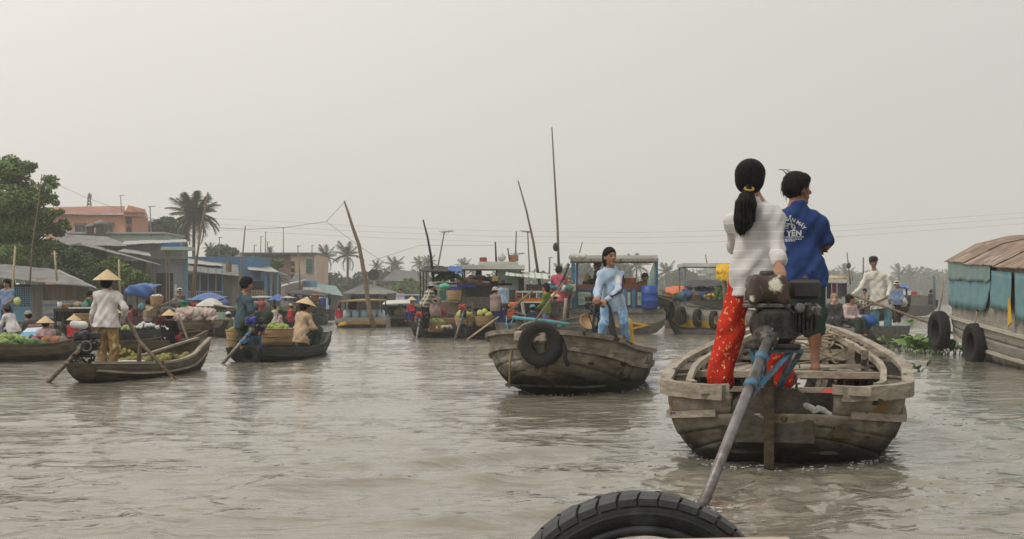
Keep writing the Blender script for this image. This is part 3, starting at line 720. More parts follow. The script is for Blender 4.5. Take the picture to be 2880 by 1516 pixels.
mat('tank_blue', (0.03, 0.05, 0.28), (0.02, 0.03, 0.18), rough=0.35)
mat('tank_orange', (0.62, 0.115, 0.02), (0.45, 0.08, 0.02), rough=0.4)
mat('tank_green', (0.05, 0.16, 0.13), rough=0.4)
mat('basket_cane', (0.46, 0.31, 0.155), (0.34, 0.215, 0.10), scale=4, stretch=(1, 1, 9), rough=0.85, bump=.8, bscale=26)
mat('basket_rim', (0.38, 0.26, 0.13), (0.27, 0.18, 0.09), scale=20, rough=0.85)
def wood(name, col, col2, stain_shade=None, spots=None, **k):
    return mat(name, col, col2, scale=k.pop('scale', 2.4), stretch=k.pop('stretch', (3.0, 0.7, 5.0)), rough=k.pop('rough', .82), bump=k.pop('bump', .45), bscale=k.pop('bscale', 7), stain_shade=stain_shade, spots=spots, spec=.25, detail=8, lo=.34, hi=.66, **k)
wood('wood_big_sampan', (0.345, 0.31, 0.25), (0.15, 0.122, 0.085), stain_shade=((0.030, 0.026, 0.019), 0.10, 0.34, .34),  # waterline growth, darkened further to paint in the shade under the stern
     spots=[((0.47, 0.46, 0.42), 1.5, .60, (1.0, .5, 2.2)), ((0.20, 0.125, 0.05), 2.6, .62, (1, .8, 1)), ((0.055, 0.045, 0.035), 9.0, .66, (1, .4, 1.4))])
wood('wood_grey_rail', (0.395, 0.35, 0.285), (0.20, 0.17, 0.13), scale=4, spots=[((0.06, 0.05, 0.04), 7, .66, (1, .5, 1))])
wood('wood_pale', (0.42, 0.37, 0.295), (0.24, 0.205, 0.16), scale=4)
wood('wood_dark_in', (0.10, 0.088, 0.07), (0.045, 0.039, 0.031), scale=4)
wood('wood_mid_sampan', (0.31, 0.28, 0.225), (0.12, 0.10, 0.075), stain_shade=((0.028, 0.023, 0.018), 0.14, 0.40, .40),  # waterline growth, carried higher to paint in the shade below the overhanging bow
     spots=[((0.37, 0.345, 0.30), 1.7, .63, (1, .5, 1.6)), ((0.045, 0.036, 0.028), 6.0, .63, (1, .5, 1.0))])
wood('wood_brown_boat', (0.135, 0.112, 0.075), (0.055, 0.045, 0.031), stain_shade=((0.026, 0.022, 0.016), 0.02, 0.16, .2))
wood('wood_black_boat', (0.060, 0.058, 0.055), (0.028, 0.026, 0.024), stain_shade=((0.02, 0.018, 0.015), 0.0, 0.12, .1), spots=[((0.12, 0.11, 0.10), 4, .66, (1, .4, 1))])
wood('wood_grey_boat', (0.20, 0.19, 0.165), (0.10, 0.092, 0.078), stain_shade=((0.045, 0.042, 0.033), 0.0, 0.2, .2))
wood('wood_pole', (0.26, 0.20, 0.135), (0.13, 0.095, 0.065), scale=5)
mat('rope', (0.36, 0.30, 0.21), (0.22, 0.18, 0.12), scale=30, rough=.95)
# ------------------------------------------------------------------ near boats and their people
def to_local(root, P):
    c, s = math.cos(-root.rotation_euler.z), math.sin(-root.rotation_euler.z); d = Vector(P)-Vector(root.location)
    return Vector((c*d.x-s*d.y, s*d.x+c*d.y, d.z))
# ---- the big weathered sampan
A, B_ = Vector((1.83, 9.61, 0)), Vector((2.90, 14.6, 0))
rz, L5 = heading(A, B_)
big = thing('sampan', 'big weathered grey sampan with ladder-like double gunwales carrying the couple', 'boat', A, rz)
def b_big(t):
    if t < .13: return .835*(1-(1-t/.13)**2.3)**.52
    return smooth_table([(.13, .835), (.3, .875), (.5, .85), (.72, .69), (.88, .46), (1, .20)])(t)
HB = Hull(L5, b_big, smooth_table([(0, .485), (.12, .50), (.3, .545), (.6, .62), (1, .84)]), smooth_table([(0, .13), (.05, .0), (.15, -.13), (.5, -.18), (.88, -.05), (1, .16)]), p=.62, q=1.15, ov0=.10, ov1=.3, th=.04)
WB, WR, WI, WP = MATS['wood_big_sampan'], MATS['wood_grey_rail'], MATS['wood_dark_in'], MATS['wood_pale']
vb = [0, .27, .47, .64, .79, 1.0]; TG = .0125
for side in (-1, 1):
    for k in range(5):
        t0 = TG if k == 4 else 0.0
        HB.strake('strake', WB, big, side, vb[k]+(.004 if k else 0), vb[k+1], t0=t0, n=46, nv=5, proud=(.0, .008, .004, .012, .006)[k])
    m = MB(); sweep(m, HB.rail_pts(side, t0=.018, v=.80, inset=-.022, n=46), .035, .05, .06); m.build('rub_rail', WR, big)
    m = MB(); sweep(m, HB.rail_pts(side, t0=TG, inset=-.02, dz=.005, n=48), .085, .10, .05); m.build('gunwale', WR, big)
    m = MB(); sweep(m, HB.rail_pts(side, t0=.075, t1=.97, inset=.15, dz=.03, n=44), .045, .05, .08); m.build('inner_rail', WP, big)
    ts = [0.05+.0265*k for k in range(34)]
    for t in ts:
        p = HB.pt(t, 1.0, side); q = p.copy(); q.x -= side*min(.15, max(abs(p.x)-.02, .01)); tilt = random.uniform(-.02, .02)
        m = MB(); m.bar(p+Vector((0, 0, -.005)), q+Vector((0, tilt, .01)), .028, .05); m.build('spacer_block', WI if random.random() < .35 else WR, big)
    for k in range(19):
        t = .07+.048*k; m = MB(); pts = [HB.pt(t, v, side, -.055) for v in (.30, .5, .65, .8, .9, .985)]
        pts[-1].x -= side*.07; sweep_pts = [Vector(p) for p in pts]
        for a, c in zip(sweep_pts, sweep_pts[1:]): m.bar(a, c, .045, .04, up=(0, 1, 0))
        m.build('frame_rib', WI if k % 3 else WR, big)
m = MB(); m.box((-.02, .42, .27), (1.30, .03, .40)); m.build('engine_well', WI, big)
# inside boards, thwarts and foredeck
def boards(root, H, t0, t1, z, n, mt, name='deck_plank', wfac=.86, gap=.012):
    for i in range(n):
        u0, u1 = -1+2*i/n, -1+2*(i+1)/n; ts = [t0+(t1-t0)*k/8 for k in range(9)]; m = MB(); dz = random.uniform(-.008, .008)
        m.slab([[Vector((x*(H.b(t)*wfac)+g, t*H.L, z+dz)) for x, g in ((u0, gap/2), (u1, -gap/2))] for t in ts], (0, 0, -.025)); m.build(name, mt, root)
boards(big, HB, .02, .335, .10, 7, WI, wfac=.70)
boards(big, HB, .345, .80, .515, 9, WR)
for t, z, w_, h_ in ((.335, .53, .11, .05), (.80, .60, .09, .10), (.30, .34, .05, .20)):
    m = MB(); m.box((0, t*L5, z), (HB.b(t)*1.82, w_, h_)); m.build('thwart', WP if z < .55 and z > .4 else WR, big)
m = MB(); m.box((0, .815*L5, .50), (HB.b(.81)*1.7, .03, .25)); m.build('bulkhead', WR, big)
m = MB(); m.slab([[Vector((x*max(HB.b(t)-.05, .04), t*L5+.0, HB.zs(t)-.03)) for x in (-1, 0, 1)] for t in (.90, .94, .98, 1.0)], (0, 0, -.03)); m.build('foredeck', WR, big)
for x, t, hh in ((.30, .80, .30), (-.28, .80, .28), (.52, .62, .24), (.62, .50, .2)):
    m = MB(); m.box((x, t*L5, .52+hh/2-.02), (.06, .07, hh)); m.build('knee_post', WR, big)
for k in range(7):
    x = random.uniform(-.1, .65); y = L5*random.uniform(.38, .56); m = MB(); a = random.uniform(-.7, .7); l = random.uniform(.25, .5)
    m.bar((x-l*math.cos(a)/2, y-l*math.sin(a)/2, .535), (x+l*math.cos(a)/2, y+l*math.sin(a)/2, .545+.02*random.random()), random.uniform(.05, .09), .02); m.build('loose_board', WR if k % 2 else WP, big)
# stern: post, raised engine board, broken cap ends, filler patch
m = MB(); m.box((-.09, -.075, .30), (.065, .06, .62)).box((-.085, -.07, -.10), (.06, .05, .34)); m.build('stern_post', MATS['wood_mossy'] if 'wood_mossy' in MATS else wood('wood_mossy', (.085, .068, .038), (.03, .025, .015), scale=5), big)
m = MB(); pr = [(-.34, .30), (-.33, .44), (-.25, .515), (-.05, .53), (.10, .52), (.17, .46), (.20, .38), (.21, .30)]
m.slab([[Vector((x, -.05, .16)), Vector((x, -.05+.004*i, z))] for i, (x, z) in enumerate(pr)], (0, .05, 0)); m.build('engine_board', WI, big)
m = MB(); m.bar((-.42, .07, .22), (.45, .05, .24), .05, .09); m.build('transom_beam', MATS['wood_mossy'], big)
for sx, x0, x1, z in ((-1, -.56, -.36, .515), (1, .33, .58, .515)):
    m = MB(); m.box(((x0+x1)/2, -.02+.03*abs(sx-1)/2, z), (x1-x0, .075, .06), rotm(0, .04*sx, -.12*sx)); m.build('cap_end', WP, big)
S = SDF()
for k in range(9): S.ell((.16+.026*k+random.uniform(-.01, .01), -.03+.010*k, .405-.008*k+random.uniform(-.012, .012)), (.030, .013, .020-.001*k), .02)
S.folds = [(.006, (60, 40, 70), .3)]; mat('filler_white', (.62, .62, .60), (.35, .34, .32), scale=14, bump=.6, rough=.9); link('filler_patch', S.mesh('filler_patch', .012), MATS['filler_white'], big)
mat('ochre_paint', (.30, .20, .07), (.16, .12, .06), scale=8, rough=.8)
# red tub and blue sheet lying under the boards
S = SDF(); c = (.45, 1.50, .40); S.ell(c, (.20, .14, .045), .05); S.ell((.40, 1.5, .20), (.2, .14, .17), .05); mat('red_plastic', (.46, .05, .03), (.38, .04, .03), rough=.45)
tub = link('tarpaulin', S.mesh('tarpaulin', .02), MATS['red_plastic']); tub.matrix_world = Matrix.Translation(A) @ Matrix.Rotation(rz, 4, 'Z'); tag(tub, 'folded red plastic sheet lying under the thwart of the big grey sampan', 'tarpaulin')
# mooring rope heap
def rope_heap(label, P, n=3, r=.18, rr=.008, hgt=.25, name='rope', seed=1, mt='rope'):
    rd = random.Random(seed); root = thing(name, label, 'rope', P); m = MB()
    for k in range(n):
        pts = []; ph = rd.uniform(0, 6); wx, wy, wz = rd.uniform(1, 2.4), rd.uniform(1, 2.4), rd.uniform(.6, 1.8)
        for i in range(46):
            a = i*.42; pts.append(Vector((r*math.sin(a*wx*.5+ph)*rd.uniform(.8, 1.1), r*math.cos(a*wy*.5)*rd.uniform(.8, 1.1), rr+hgt*abs(math.sin(a*wz*.13+ph*.3))*rd.uniform(.7, 1))))
        sm = [(pts[max(i-1, 0)]+pts[i]*2+pts[min(i+1, 45)])/4 for i in range(46)]; m.tube(sm, rr, 5)
    m.build('strand', MATS[mt], root, True); return root
def in_boat(root, x, y, z): return root.matrix_basis @ Vector((x, y, z)) if False else Vector(root.location)+Matrix.Rotation(root.rotation_euler.z, 3, 'Z') @ Vector((x, y, z))
rope_heap('tangled pale mooring rope heaped on the foredeck boards of the big grey sampan', in_boat(big, .16, 3.1, .53), 3, .26, .009, .3, seed=4)
rope_heap('knotted rope lashed round the bow post of the big grey sampan', in_boat(big, .22, 4.15, .60), 2, .13, .010, .26, seed=9)
# ---- engine of the big sampan
EB = in_boat(big, -.10, .03, .50)
eng_top = at(2184, 866, 9.50); tip = at(1975, 1425, 4480/571.0)
ep = Vector(EB); longtail('grimy long-tail outboard with a rust-blotched white tank on the big grey sampan', ep, 0.0, 1.18, tank='tank_rusty', frame='frame_blue', top=eng_top-ep,
    shaft=(tip-(eng_top+Vector((-.085, -.19, -.18))*1.18)), handle=(.12, .16, -.1), drv=(-.085, -.19, -.18), sr=.0265)
m = MB()
for k in range(13):
    a = k*.5; m.torus(EB+Vector((.17+.015*math.sin(a), -.06+.004*k, .12-.032*k)), .022, .0065, 12, 6, rotm(R(90) if k % 2 else 0, 0, R(90)))
o = m.build('chain', MATS['cast_metal'], None, True); tag(o, 'rusty chain dangling from the engine mount over the big sampan\'s stern', 'chain')
# ---- woman steering
mat('shirt_white_check', (.59, .58, .57), (.54, .53, .52), scale=6, rough=.9, bump=.1, bscale=150, spec=.1, checks=[((.74, .73, .72), .064, .13, (2,))])
cloth('trousers_red_floral', (.52, .035, .018), (.43, .025, .014), spots=[((.80, .55, .30), 46, .645, (1, 1, .7)), ((.75, .22, .08), 30, .63, (1, 1, 1))], bump=.15)
Yw = 9.95; Hw = 1.60; base = at(2105, 0, Yw); base.z = .50
def fx(px, Y=None): return ((px-1440)/FPX*(Y or Yw)-base.x)/Hw
def fz(py, Y=None): return (CAMH-(py-HORY)/FPX*(Y or Yw)-base.z)/Hw
def fy(Y): return (Y-Yw)/Hw
pose = dict(head=(fx(2112), .0, fz(504)), neck=(fx(2118), -.01, fz(566)), chest=(fx(2118), -.01, .70), pelvis=(fx(2126), .0, .505), rsh=(fx(2176), -.045, fz(610)), lsh=(fx(2066), .03, fz(622)),
            rel=(fx(2186, 9.8), -.075, fz(694, 9.8)), rha=(fx(2186, 9.66), fy(9.60), fz(752, 9.66)), lel=(fx(2080), .12, fz(690)), lha=(.02, .20, .60),
            lkn=(fx(2058), .02, .275), rkn=(fx(2160), .0, .275), lan=(fx(2024), .0, .04), ran=(fx(2196), -.02, .04), rpalm=(0, 0, -1), rcurl=(.35, 0, 0), lpalm=(0, 0, -1))
def woman_extra(S, J, H):
    S.cap(J['pelvis']+V3(.02, -.02, .03)*H, J['pelvis']+V3(.05, -.03, -.05)*H, .05*H, .06*H, .05*H)
w1, JW, HPw = person('woman in a white checked shirt and red floral trousers with a long black ponytail', base, 0.0, Hw, 'skin_tan', 'shirt_white_check', 'trousers_red_floral', 'pony', None, pose, h=.011,
    sleeve='rolled', hem=.035, leg='wide', hy=R(-22), fingers=True, wide=.93, extra=woman_extra, flare=1.08)
woman_root = w1
S = SDF(); pt_ = lambda px, py, Y: np.array(at(px, py, Y)-base)
S.cap(pt_(2106, 530, 9.83), pt_(2098, 575, 9.80), .028, .050, .06); S.cap(pt_(2098, 575, 9.80), pt_(2091, 620, 9.80), .050, .050, .08); S.cap(pt_(2091, 620, 9.80), pt_(2084, 652, 9.80), .048, .018, .08)
S.folds = [(.004, (190, 60, 8), .3), (.003, (-260, 90, 5), 1.)]
pony = link('ponytail', S.mesh('ponytail', .009), MATS['hair_black'], w1)
mat('band_gold', (.42, .26, .03), rough=.6); m = MB(); m.torus(tuple(pt_(2107, 531, 9.80)), .029, .008, 20, 8, rotm(.5)); m.build('hair_band', MATS['band_gold'], pony, True)
# ---- boy standing amidships
Yb = 11.54; Hb = 1.62; base = at(2290, 0, Yb); base.z = .52; Yw, Hw = Yb, Hb
cloth('polo_blue', (.026, .058, .185), (.02, .045, .15)); cloth('shorts_green', (.035, .062, .052), (.026, .047, .04))
pose = dict(head=(fx(2246), .02, fz(531)), neck=(fx(2240), -.01, fz(584)), chest=(fx(2240), -.005, .70), pelvis=(fx(2262), .0, .50), rsh=(fx(2302), -.01, fz(627)), lsh=(fx(2180), .0, fz(622)),
            rel=(fx(2326), .0, fz(688)), rha=(fx(2270), .125, fz(672)), lel=(fx(2178), .06, fz(700)), lha=(fx(2292), .095, fz(694)),
            rkn=(fx(2291), .012, .285), ran=(fx(2292), -.01, .045), lkn=(fx(2222), .02, .285), lan=(fx(2214), .0, .045), lpalm=(0, -1, -.2), lcurl=(.7, 0, 0), rpalm=(0, -1, 0), rto=(fx(2286), .08, .015))
w2, JB, HPb = person('barefoot young man in a blue polo shirt with white printing on the back, arms folded', base, 0.0, Hb, 'skin_brown', 'polo_blue', 'shorts_green', 'short', None, pose, h=.012, sleeve='short', hem=.012, leg='knee', hy=R(-68), fingers=True, collar=True, wide=.95)
man_root = w2; m = MB()
for k in range(9):
    a = random.uniform(-1.2, 1.2); p0 = Vector(HPb(.02*a, -.05+.02*random.random(), .07)); m.tube([p0, p0+Vector((-.03-.03*random.random(), .01*a, .045)), p0+Vector((-.07-.02*random.random(), .015*a, .03+.02*random.random()))], [.002, .0014, .0006], 4)
m.build('hair_wisp', MATS['hair_black'], w2)
mat('white_print', (.74, .75, .74), rough=.85); mat('collar_white', (.7, .7, .7), rough=.9)
m = MB(); m.torus(tuple(JB['neck']+V3(0, -.002, -.004)*Hb), .041*Hb, .0035, 28, 6, rotm(.1)); m.build('collar_stripe', MATS['collar_white'], w2, True)
shirt_o = [c for c in w2.children if c.name.startswith('shirt')][0]
from mathutils.bvhtree import BVHTree
bm_v = [v.co.copy() for v in shirt_o.data.vertices]; bvh = BVHTree.FromPolygons(bm_v, [tuple(p.vertices) for p in shirt_o.data.polygons])
def print_on(parent, name, pieces, mt, bv, off=.003):
    """pieces: flat outlines as (verts2d, faces); laid on the cloth by casting each point along +y"""
    m = MB()
    for vs, fs in pieces:
        out_ = []
        for x, z in vs:
            hit = bv.ray_cast(Vector((x, -1.5, z)), Vector((0, 1, 0)))[0]
            out_.append(Vector((x, (hit.y if hit else 0)-off, z)))
        m.add(out_, fs)
    return m.build(name, mt, parent)
def text_pieces(txt, size, cx, cz, arc=None, bold=0.0, shear=0.0):
    cu = bpy.data.curves.new('lettering', 'FONT'); cu.body = txt; cu.size = size; cu.align_x = 'CENTER'; cu.align_y = 'CENTER'; cu.offset = bold; cu.resolution_u = 3
    o = bpy.data.objects.new('lettering', cu); COL.objects.link(o); dg = bpy.context.evaluated_depsgraph_get(); me = bpy.data.meshes.new_from_object(o.evaluated_get(dg))
    vs = [(v.co.x, v.co.y) for v in me.vertices]; fs = [tuple(p.vertices) for p in me.polygons]
    bpy.data.objects.remove(o); bpy.data.meshes.remove(me)
    if arc: vs = [(cx+(arc+y)*math.sin(x/arc), cz-arc+(arc+y)*math.cos(x/arc)) for x, y in vs]
    else: vs = [(cx+x, cz+y) for x, y in vs]
    return (vs, fs)
sx0 = at(2213, 0, 11.42).x-base.x; zz = lambda py: at(0, py, 11.42).z-base.z
def ring2d(cx, cz, r, wd, n=16):
    vs = []; fs = []
    for i in range(n):
        a = 2*math.pi*i/n; vs += [(cx+r*math.cos(a), cz+r*math.sin(a)), (cx+(r-wd)*math.cos(a), cz+(r-wd)*math.sin(a))]
    for i in range(n): j = (i+1) % n; fs.append((2*i, 2*j, 2*j+1, 2*i+1))
    return vs, fs
def line2d(x0, z0, x1, z1, wd):
    d = Vector((x1-x0, z1-z0)).normalized()*wd/2; return [(x0-d.y, z0+d.x), (x0+d.y, z0-d.x), (x1+d.y, z1-d.x), (x1-d.y, z1+d.x)], [(0, 1, 2, 3)]
ic = [ring2d(sx0+.055, zz(636), .016, .005), ring2d(sx0+.003, zz(638), .016, .005), line2d(sx0+.003, zz(637), sx0+.03, zz(628), .007), line2d(sx0+.03, zz(628), sx0+.055, zz(637), .006), line2d(sx0+.035, zz(622), sx0+.048, zz(630), .005), line2d(sx0+.0, zz(629), sx0+.03, zz(629), .008)]
rows_ = [text_pieces('S\u1eecA XE G\u1eaeN M\u00c1Y', .042, sx0, zz(616), arc=.17, bold=.001), text_pieces('L\u1ed8C Y\u1ebeN', .058, sx0, zz(656), bold=.0022)]+ic
for py, wdt in ((666, .26), (672, .25), (677, .13)):
    x = sx0-wdt/2
    while x < sx0+wdt/2: l = random.uniform(.008, .02); rows_.append(line2d(x, zz(py), x+l, zz(py), .007)); x += l+.005
print_on(shirt_o, 'back_print', rows_, MATS['white_print'], bvh)
hb_ = Vector(base)+Vector(JB['lha'])
m = MB(); c0 = at(2303, 693, base.y+.16); m.tube([c0, c0+Vector((.055, .01, .0))], .0045, 8); o = m.build('cigarette', MATS['white_print']); tag(o, 'white cigarette between the fingers of the young man in blue', 'cigarette')
# ---- the tyre on our own bow and the tip of our own boat
mat('rubber_near', (.020, .0225, .024), (.042, .043, .042), scale=7, rough=.6, spec=.25, bump=.25, bscale=30, spots=[((.075, .08, .08), 4, .64, (1, 1, 1))]); mat('tread_worn', (.062, .066, .07), (.034, .036, .038), scale=12, rough=.7, bump=.2)
ty = thing('tyre', 'large worn tyre hung over the bow of the boat the picture is taken from', 'tyre', at(1800, 1801, 2.6)); ty.rotation_euler = (R(90), 0, R(2))
tyre_mesh(.264, .200, .100, 64, False).build('casing', MATS['rubber_near'], ty, True)
m = MB(); m.torus((0, 0, .045), .238, .006, 60, 6).build('sidewall_ring', MATS['rubber_near'], ty, True); m = MB(); m.torus((0, 0, .047), .208, .009, 60, 6).build('bead', MATS['rubber_near'], ty, True)
for k in range(44):
    a0 = 2*math.pi*k/44; m = MB(); P = []
    for i in range(5):
        z = -.050+.025*i; tw_ = .05*abs(i-2)/2; rr = .266 if i in (0, 4) else .2715+.0012*math.sin(k*2.3); P.append([Vector((r*math.cos(a0+tw_+e), r*math.sin(a0+tw_+e), z)) for e, r in ((0, rr), (.124+.006*math.sin(k*5.1), rr))])
    Q = [[Vector((p.x*.955, p.y*.955, p.z)) for p in row] for row in P]; slab2(m, P, Q); m.build('tread_block', MATS['tread_worn'], ty)
own, HO = sampan('varnished wooden boat whose bow tip shows below the large worn tyre', Vector((-.05, -2.4, 0)), Vector((.27, 2.40, 0)), 1.25, .30, .36, .62, MATS['wood_brown_boat'], rim=MATS['wood_pale'], name='sampan', ov=(.1, .0), floor=.08, thwarts=1)
m = MB(); m.box(tuple(to_local(own, (.355, 2.31, .639))), (.24, .20, .16), rotm(0, -.02, .05), bev=.01); m.build('stem_head', mat('varnished_wood', (.46, .36, .26), (.36, .26, .18), scale=6, rough=.4), own)
# ------------------------------------------------------------------ middle-distance boats
def wfr(yaw, H, dx, dy, z): c, s = math.cos(-yaw), math.sin(-yaw); return ((c*dx-s*dy)/H, (s*dx+c*dy)/H, z/H)
# ---- blunt-bowed sampan coming towards us
A, B_ = Vector((.28, 16.5, 0)), Vector((1.57, 19.7, 0)); rz, L6 = heading(A, B_)
mid = thing('sampan', 'mud-stained blunt-bowed sampan with a tyre on its bow, steered by the girl in blue', 'boat', A, rz)
hb = .81
def b_mid(t):
    if t < .22: return .16+(hb-.16)*(1-(1-t/.22)**2.2)**.62
    return smooth_table([(.22, hb), (.4, hb), (.7, hb*.80), (1, hb*.46)])(t)
HM = Hull(L6, b_mid, smooth_table([(0, .76), (.1, .695), (.3, .565), (.6, .48), (1, .43)]), smooth_table([(0, .24), (.10, .10), (.25, -.04), (.5, -.12), (1, -.06)]), p=.55, q=1.1, ov0=.16, ov1=.05, th=.04)
WM = MATS['wood_mid_sampan']; vb = [0, .34, .58, .78, 1.0]
for side in (-1, 1):
    for k in range(4): HM.strake('strake', WM, mid, side, vb[k]+(.004 if k else 0), vb[k+1], n=40, nv=5, proud=(.0, .006, .012, .008)[k])
    m = MB(); sweep(m, HM.rail_pts(side, inset=-.02, dz=.0, n=40), .08, .055, .05); m.build('gunwale', WM, mid)
    m = MB(); sweep(m, HM.rail_pts(side, v=.80, inset=-.026, n=40), .045, .05, .05); m.build('rub_rail', WM, mid)
    for k in range(8):
        t = .12+.1*k; m = MB(); pts = [HM.pt(t, v, side, -.055) for v in (.35, .6, .8, .97)]
        for a, c in zip(pts, pts[1:]): m.bar(a, c, .05, .04, up=(0, 1, 0))
        m.build('frame_rib', MATS['wood_dark_in'], mid)
for t in (0.0, 1.0):
    m = MB(); vs = [i/8 for i in range(9)]; col = [HM.pt(t, v, 1) for v in vs]; dy = -.03 if t == 0 else .02
    m.slab([[Vector((p.x*x*1.02, p.y+dy, p.z)) for x in (-1, 0, 1)] for p in col], (0, -dy*2, 0)); m.build('bow_plate' if t == 0 else 'transom', WM, mid)
m = MB(); m.box((0, -.13, .70), (.40, .16, .13), bev=.02); m.build('stem_head', MATS['wood_grey_rail'], mid)
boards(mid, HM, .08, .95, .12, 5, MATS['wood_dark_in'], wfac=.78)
for t in (.12, .30, .97):
    m = MB(); m.box((0, t*L6, HM.zs(t)-.05), (HM.b(t)*1.9, .16, .04)); m.build('thwart', WM, mid)
tyre('black truck tyre lashed to the blunt bow of the mud-stained sampan', at(1522, 968, 16.33), (R(90), 0, R(-12)), Ro=.262, Ri=.10, wd=.19)
for k, (p0, p1, p2) in enumerate((((1500, 905, 16.45), (1447, 935, 16.5), (1432, 1090, 16.62)), ((1560, 915, 16.45), (1590, 985, 16.2), (1598, 1030, 16.2)))):
    a, b, c = at(*p0), at(*p1), at(*p2); m = MB(); m.tube([a, (a+b)/2+Vector((0, 0, .03)), b, (b+c)/2+Vector((-.02, 0, 0)), c], .014 if k == 0 else .025, 7)
    o = m.build('rope', MATS['rope'] if k == 0 else MATS['rubber'], None, True); tag(o, ('pale rope trailing from the blunt bow of the mud-stained sampan into the river', 'black rubber strap hanging beside the tyre on the mud-stained sampan')[k], 'rope')
# girl
cloth('jacket_pale_blue', (.42, .54, .66), (.37, .48, .61), spots=[((.62, .60, .58), 5, .62, (1, 1, 1))]); cloth('trousers_blue_floral', (.32, .47, .64), (.20, .36, .58), scale=22, lo=.42, hi=.58, spots=[((.62, .64, .72), 24, .64, (1, 1, 1)), ((.10, .22, .44), 16, .68, (1, 1, 1))])
Yg_, Hg = 18.9, 1.5; base = at(1716, 0, Yg_); base.z = .30; yw = R(168)
def gp(px, py, Y): P = at(px, py, Y)-base; return wfr(yw, Hg, P.x, P.y, P.z)
pose = dict(head=gp(1716, 722, 18.88), neck=gp(1716, 754, 18.92), chest=gp(1718, 795, 18.9), pelvis=gp(1724, 852, 18.95), lsh=gp(1742, 774, 18.95), rsh=gp(1692, 774, 18.9),
            lel=gp(1742, 818, 18.75), lha=gp(1702, 845, 18.55), rel=gp(1678, 818, 18.75), rha=gp(1679, 838, 18.53), lkn=gp(1757, 912, 18.85), rkn=gp(1697, 912, 18.8), lan=gp(1763, 988, 18.95), ran=gp(1687, 988, 18.9), lpalm=(0, .2, -1), rpalm=(0, .2, -1), lcurl=(1.0, 0, 0), rcurl=(1.0, 0, 0))
g1, JG, HPg = person('girl in a pale blue tracksuit top and blue floral trousers holding a tiller', base, yw, Hg, 'skin_tan', 'jacket_pale_blue', 'trousers_blue_floral', 'long', None, pose, h=.013, sleeve='long', hem=.02, leg='long', hy=R(38), fingers=True, collar=True, wide=.88)
mat('stripe_navy', (.015, .02, .06), rough=.9); mat('stripe_pink', (.55, .36, .45), rough=.9)
for nm, mt, ofs in (('sleeve_stripe', 'stripe_navy', -.028), ('sleeve_stripe', 'stripe_pink', .0)):
    m = MB(); pts = [Vector(JG['neck']*.35+JG['lsh']*.65)+Vector((0, 0, .058)), Vector(JG['lsh'])+Vector((-.03, .0, .045)), Vector(JG['lsh']*.5+JG['lel']*.5)+Vector((-.03, .045, .015)), Vector(JG['lel'])+Vector((-.012, .048, .008)), Vector(JG['lel']*.3+JG['lha']*.7)+Vector((0, .036, .02))]
    m.tube([p+Vector((ofs*.9, 0, -abs(ofs)*.5)) for p in pts], .013, 6); m.build(nm, MATS[mt], g1, True)
# tiller frame and engine beside her
tl = thing('tiller_bar', 'black curved tiller bar gripped by the girl in pale blue', 'tiller', at(1712, 985, 18.6))
o0 = Vector(tl.location)
for k, pts in enumerate((((1676, 848), (1672, 870), (1668, 920), (1670, 990)), ((1692, 852), (1706, 848), (1716, 866), (1720, 900), (1728, 950), (1732, 985)))):
    m = MB(); m.tube([at(x, y, 18.52)-o0 for x, y in pts], .018 if k == 0 else [.014, .016, .02, .035, .05, .05], 8); m.build('handle_bar', MATS['black_plastic'], tl, True)
longtail('small black outboard with a red tank beside the girl in pale blue', at(1676, 925, 19.15), R(150), .6, tank='tank_red', frame='engine_grime', top=(0, 0, .34), shaft=(.1, -.9, -.7), handle=(0, .1, 0), blockm='black_plastic')
mat('yellow_cloth', (.68, .42, .02), (.55, .33, .02), rough=.8)
S = SDF(); S.cap((0, 0, 0), (.0, 0, -.34), .05, .09, .03); S.folds = [(.008, (40, 10, 5), 0)]; o = link('yellow_bag', S.mesh('yellow_bag', .02), MATS['yellow_cloth'], None, False, at(1768, 905, 19.3)); tag(o, 'yellow cloth bag hanging behind the girl in pale blue', 'bag')
# ---- left sampan rowed by the woman in the white jacket
A, B_ = wl(240, 1077), wl(556, 1040)
lb, HL = sampan('low brown sampan laden with pineapples, rowed by the woman in a white jacket', A, B_, .92, .21, .27, .49, MATS['wood_brown_boat'], blunt=(.45, .25), floor=.06, rim=MATS['wood_grey_rail'])
cloth('jacket_white', (.66, .63, .62), (.60, .57, .565)); cloth('trousers_tan_floral', (.36, .245, .12), (.26, .165, .075), scale=20, spots=[((.55, .40, .20), 18, .62, (1, 1, .5)), ((.20, .10, .04), 22, .64, (1, 1, .5))])
def fig(label, px, pyfoot_z, Y, H, yaw, pose=None, **k):
    base = at(px, 0, Y); base.z = pyfoot_z; return person(label, base, R(yaw), H, pose=pose, **k)
Yl, Hl = 19.9, 1.39; base = at(300, 0, Yl); base.z = .12; yw = R(-10); Yg_, Hg = Yl, Hl
pose = dict(head=gp(302, 793, 19.9), neck=gp(302, 818, 19.88), chest=gp(302, 858, 19.88), pelvis=gp(300, 902, 19.9), lsh=gp(274, 830, 19.9), rsh=gp(330, 832, 19.85), rel=gp(352, 868, 19.8), rha=gp(345, 905, 20.1),
            lel=gp(262, 880, 20.0), lha=gp(262, 925, 20.3), lkn=gp(286, 975, 19.93), rkn=gp(322, 975, 19.9), lan=gp(287, 1035, 19.9), ran=gp(318, 1035, 19.9))
person('woman in a white jacket, tan floral trousers and conical hat standing at her oars', base, yw, Hl, 'skin_tan', 'jacket_white', 'trousers_tan_floral', 'tied', 'cone', pose, h=.014, sleeve='long', hem=.004, leg='long', wide=1.1, flare=1.22)
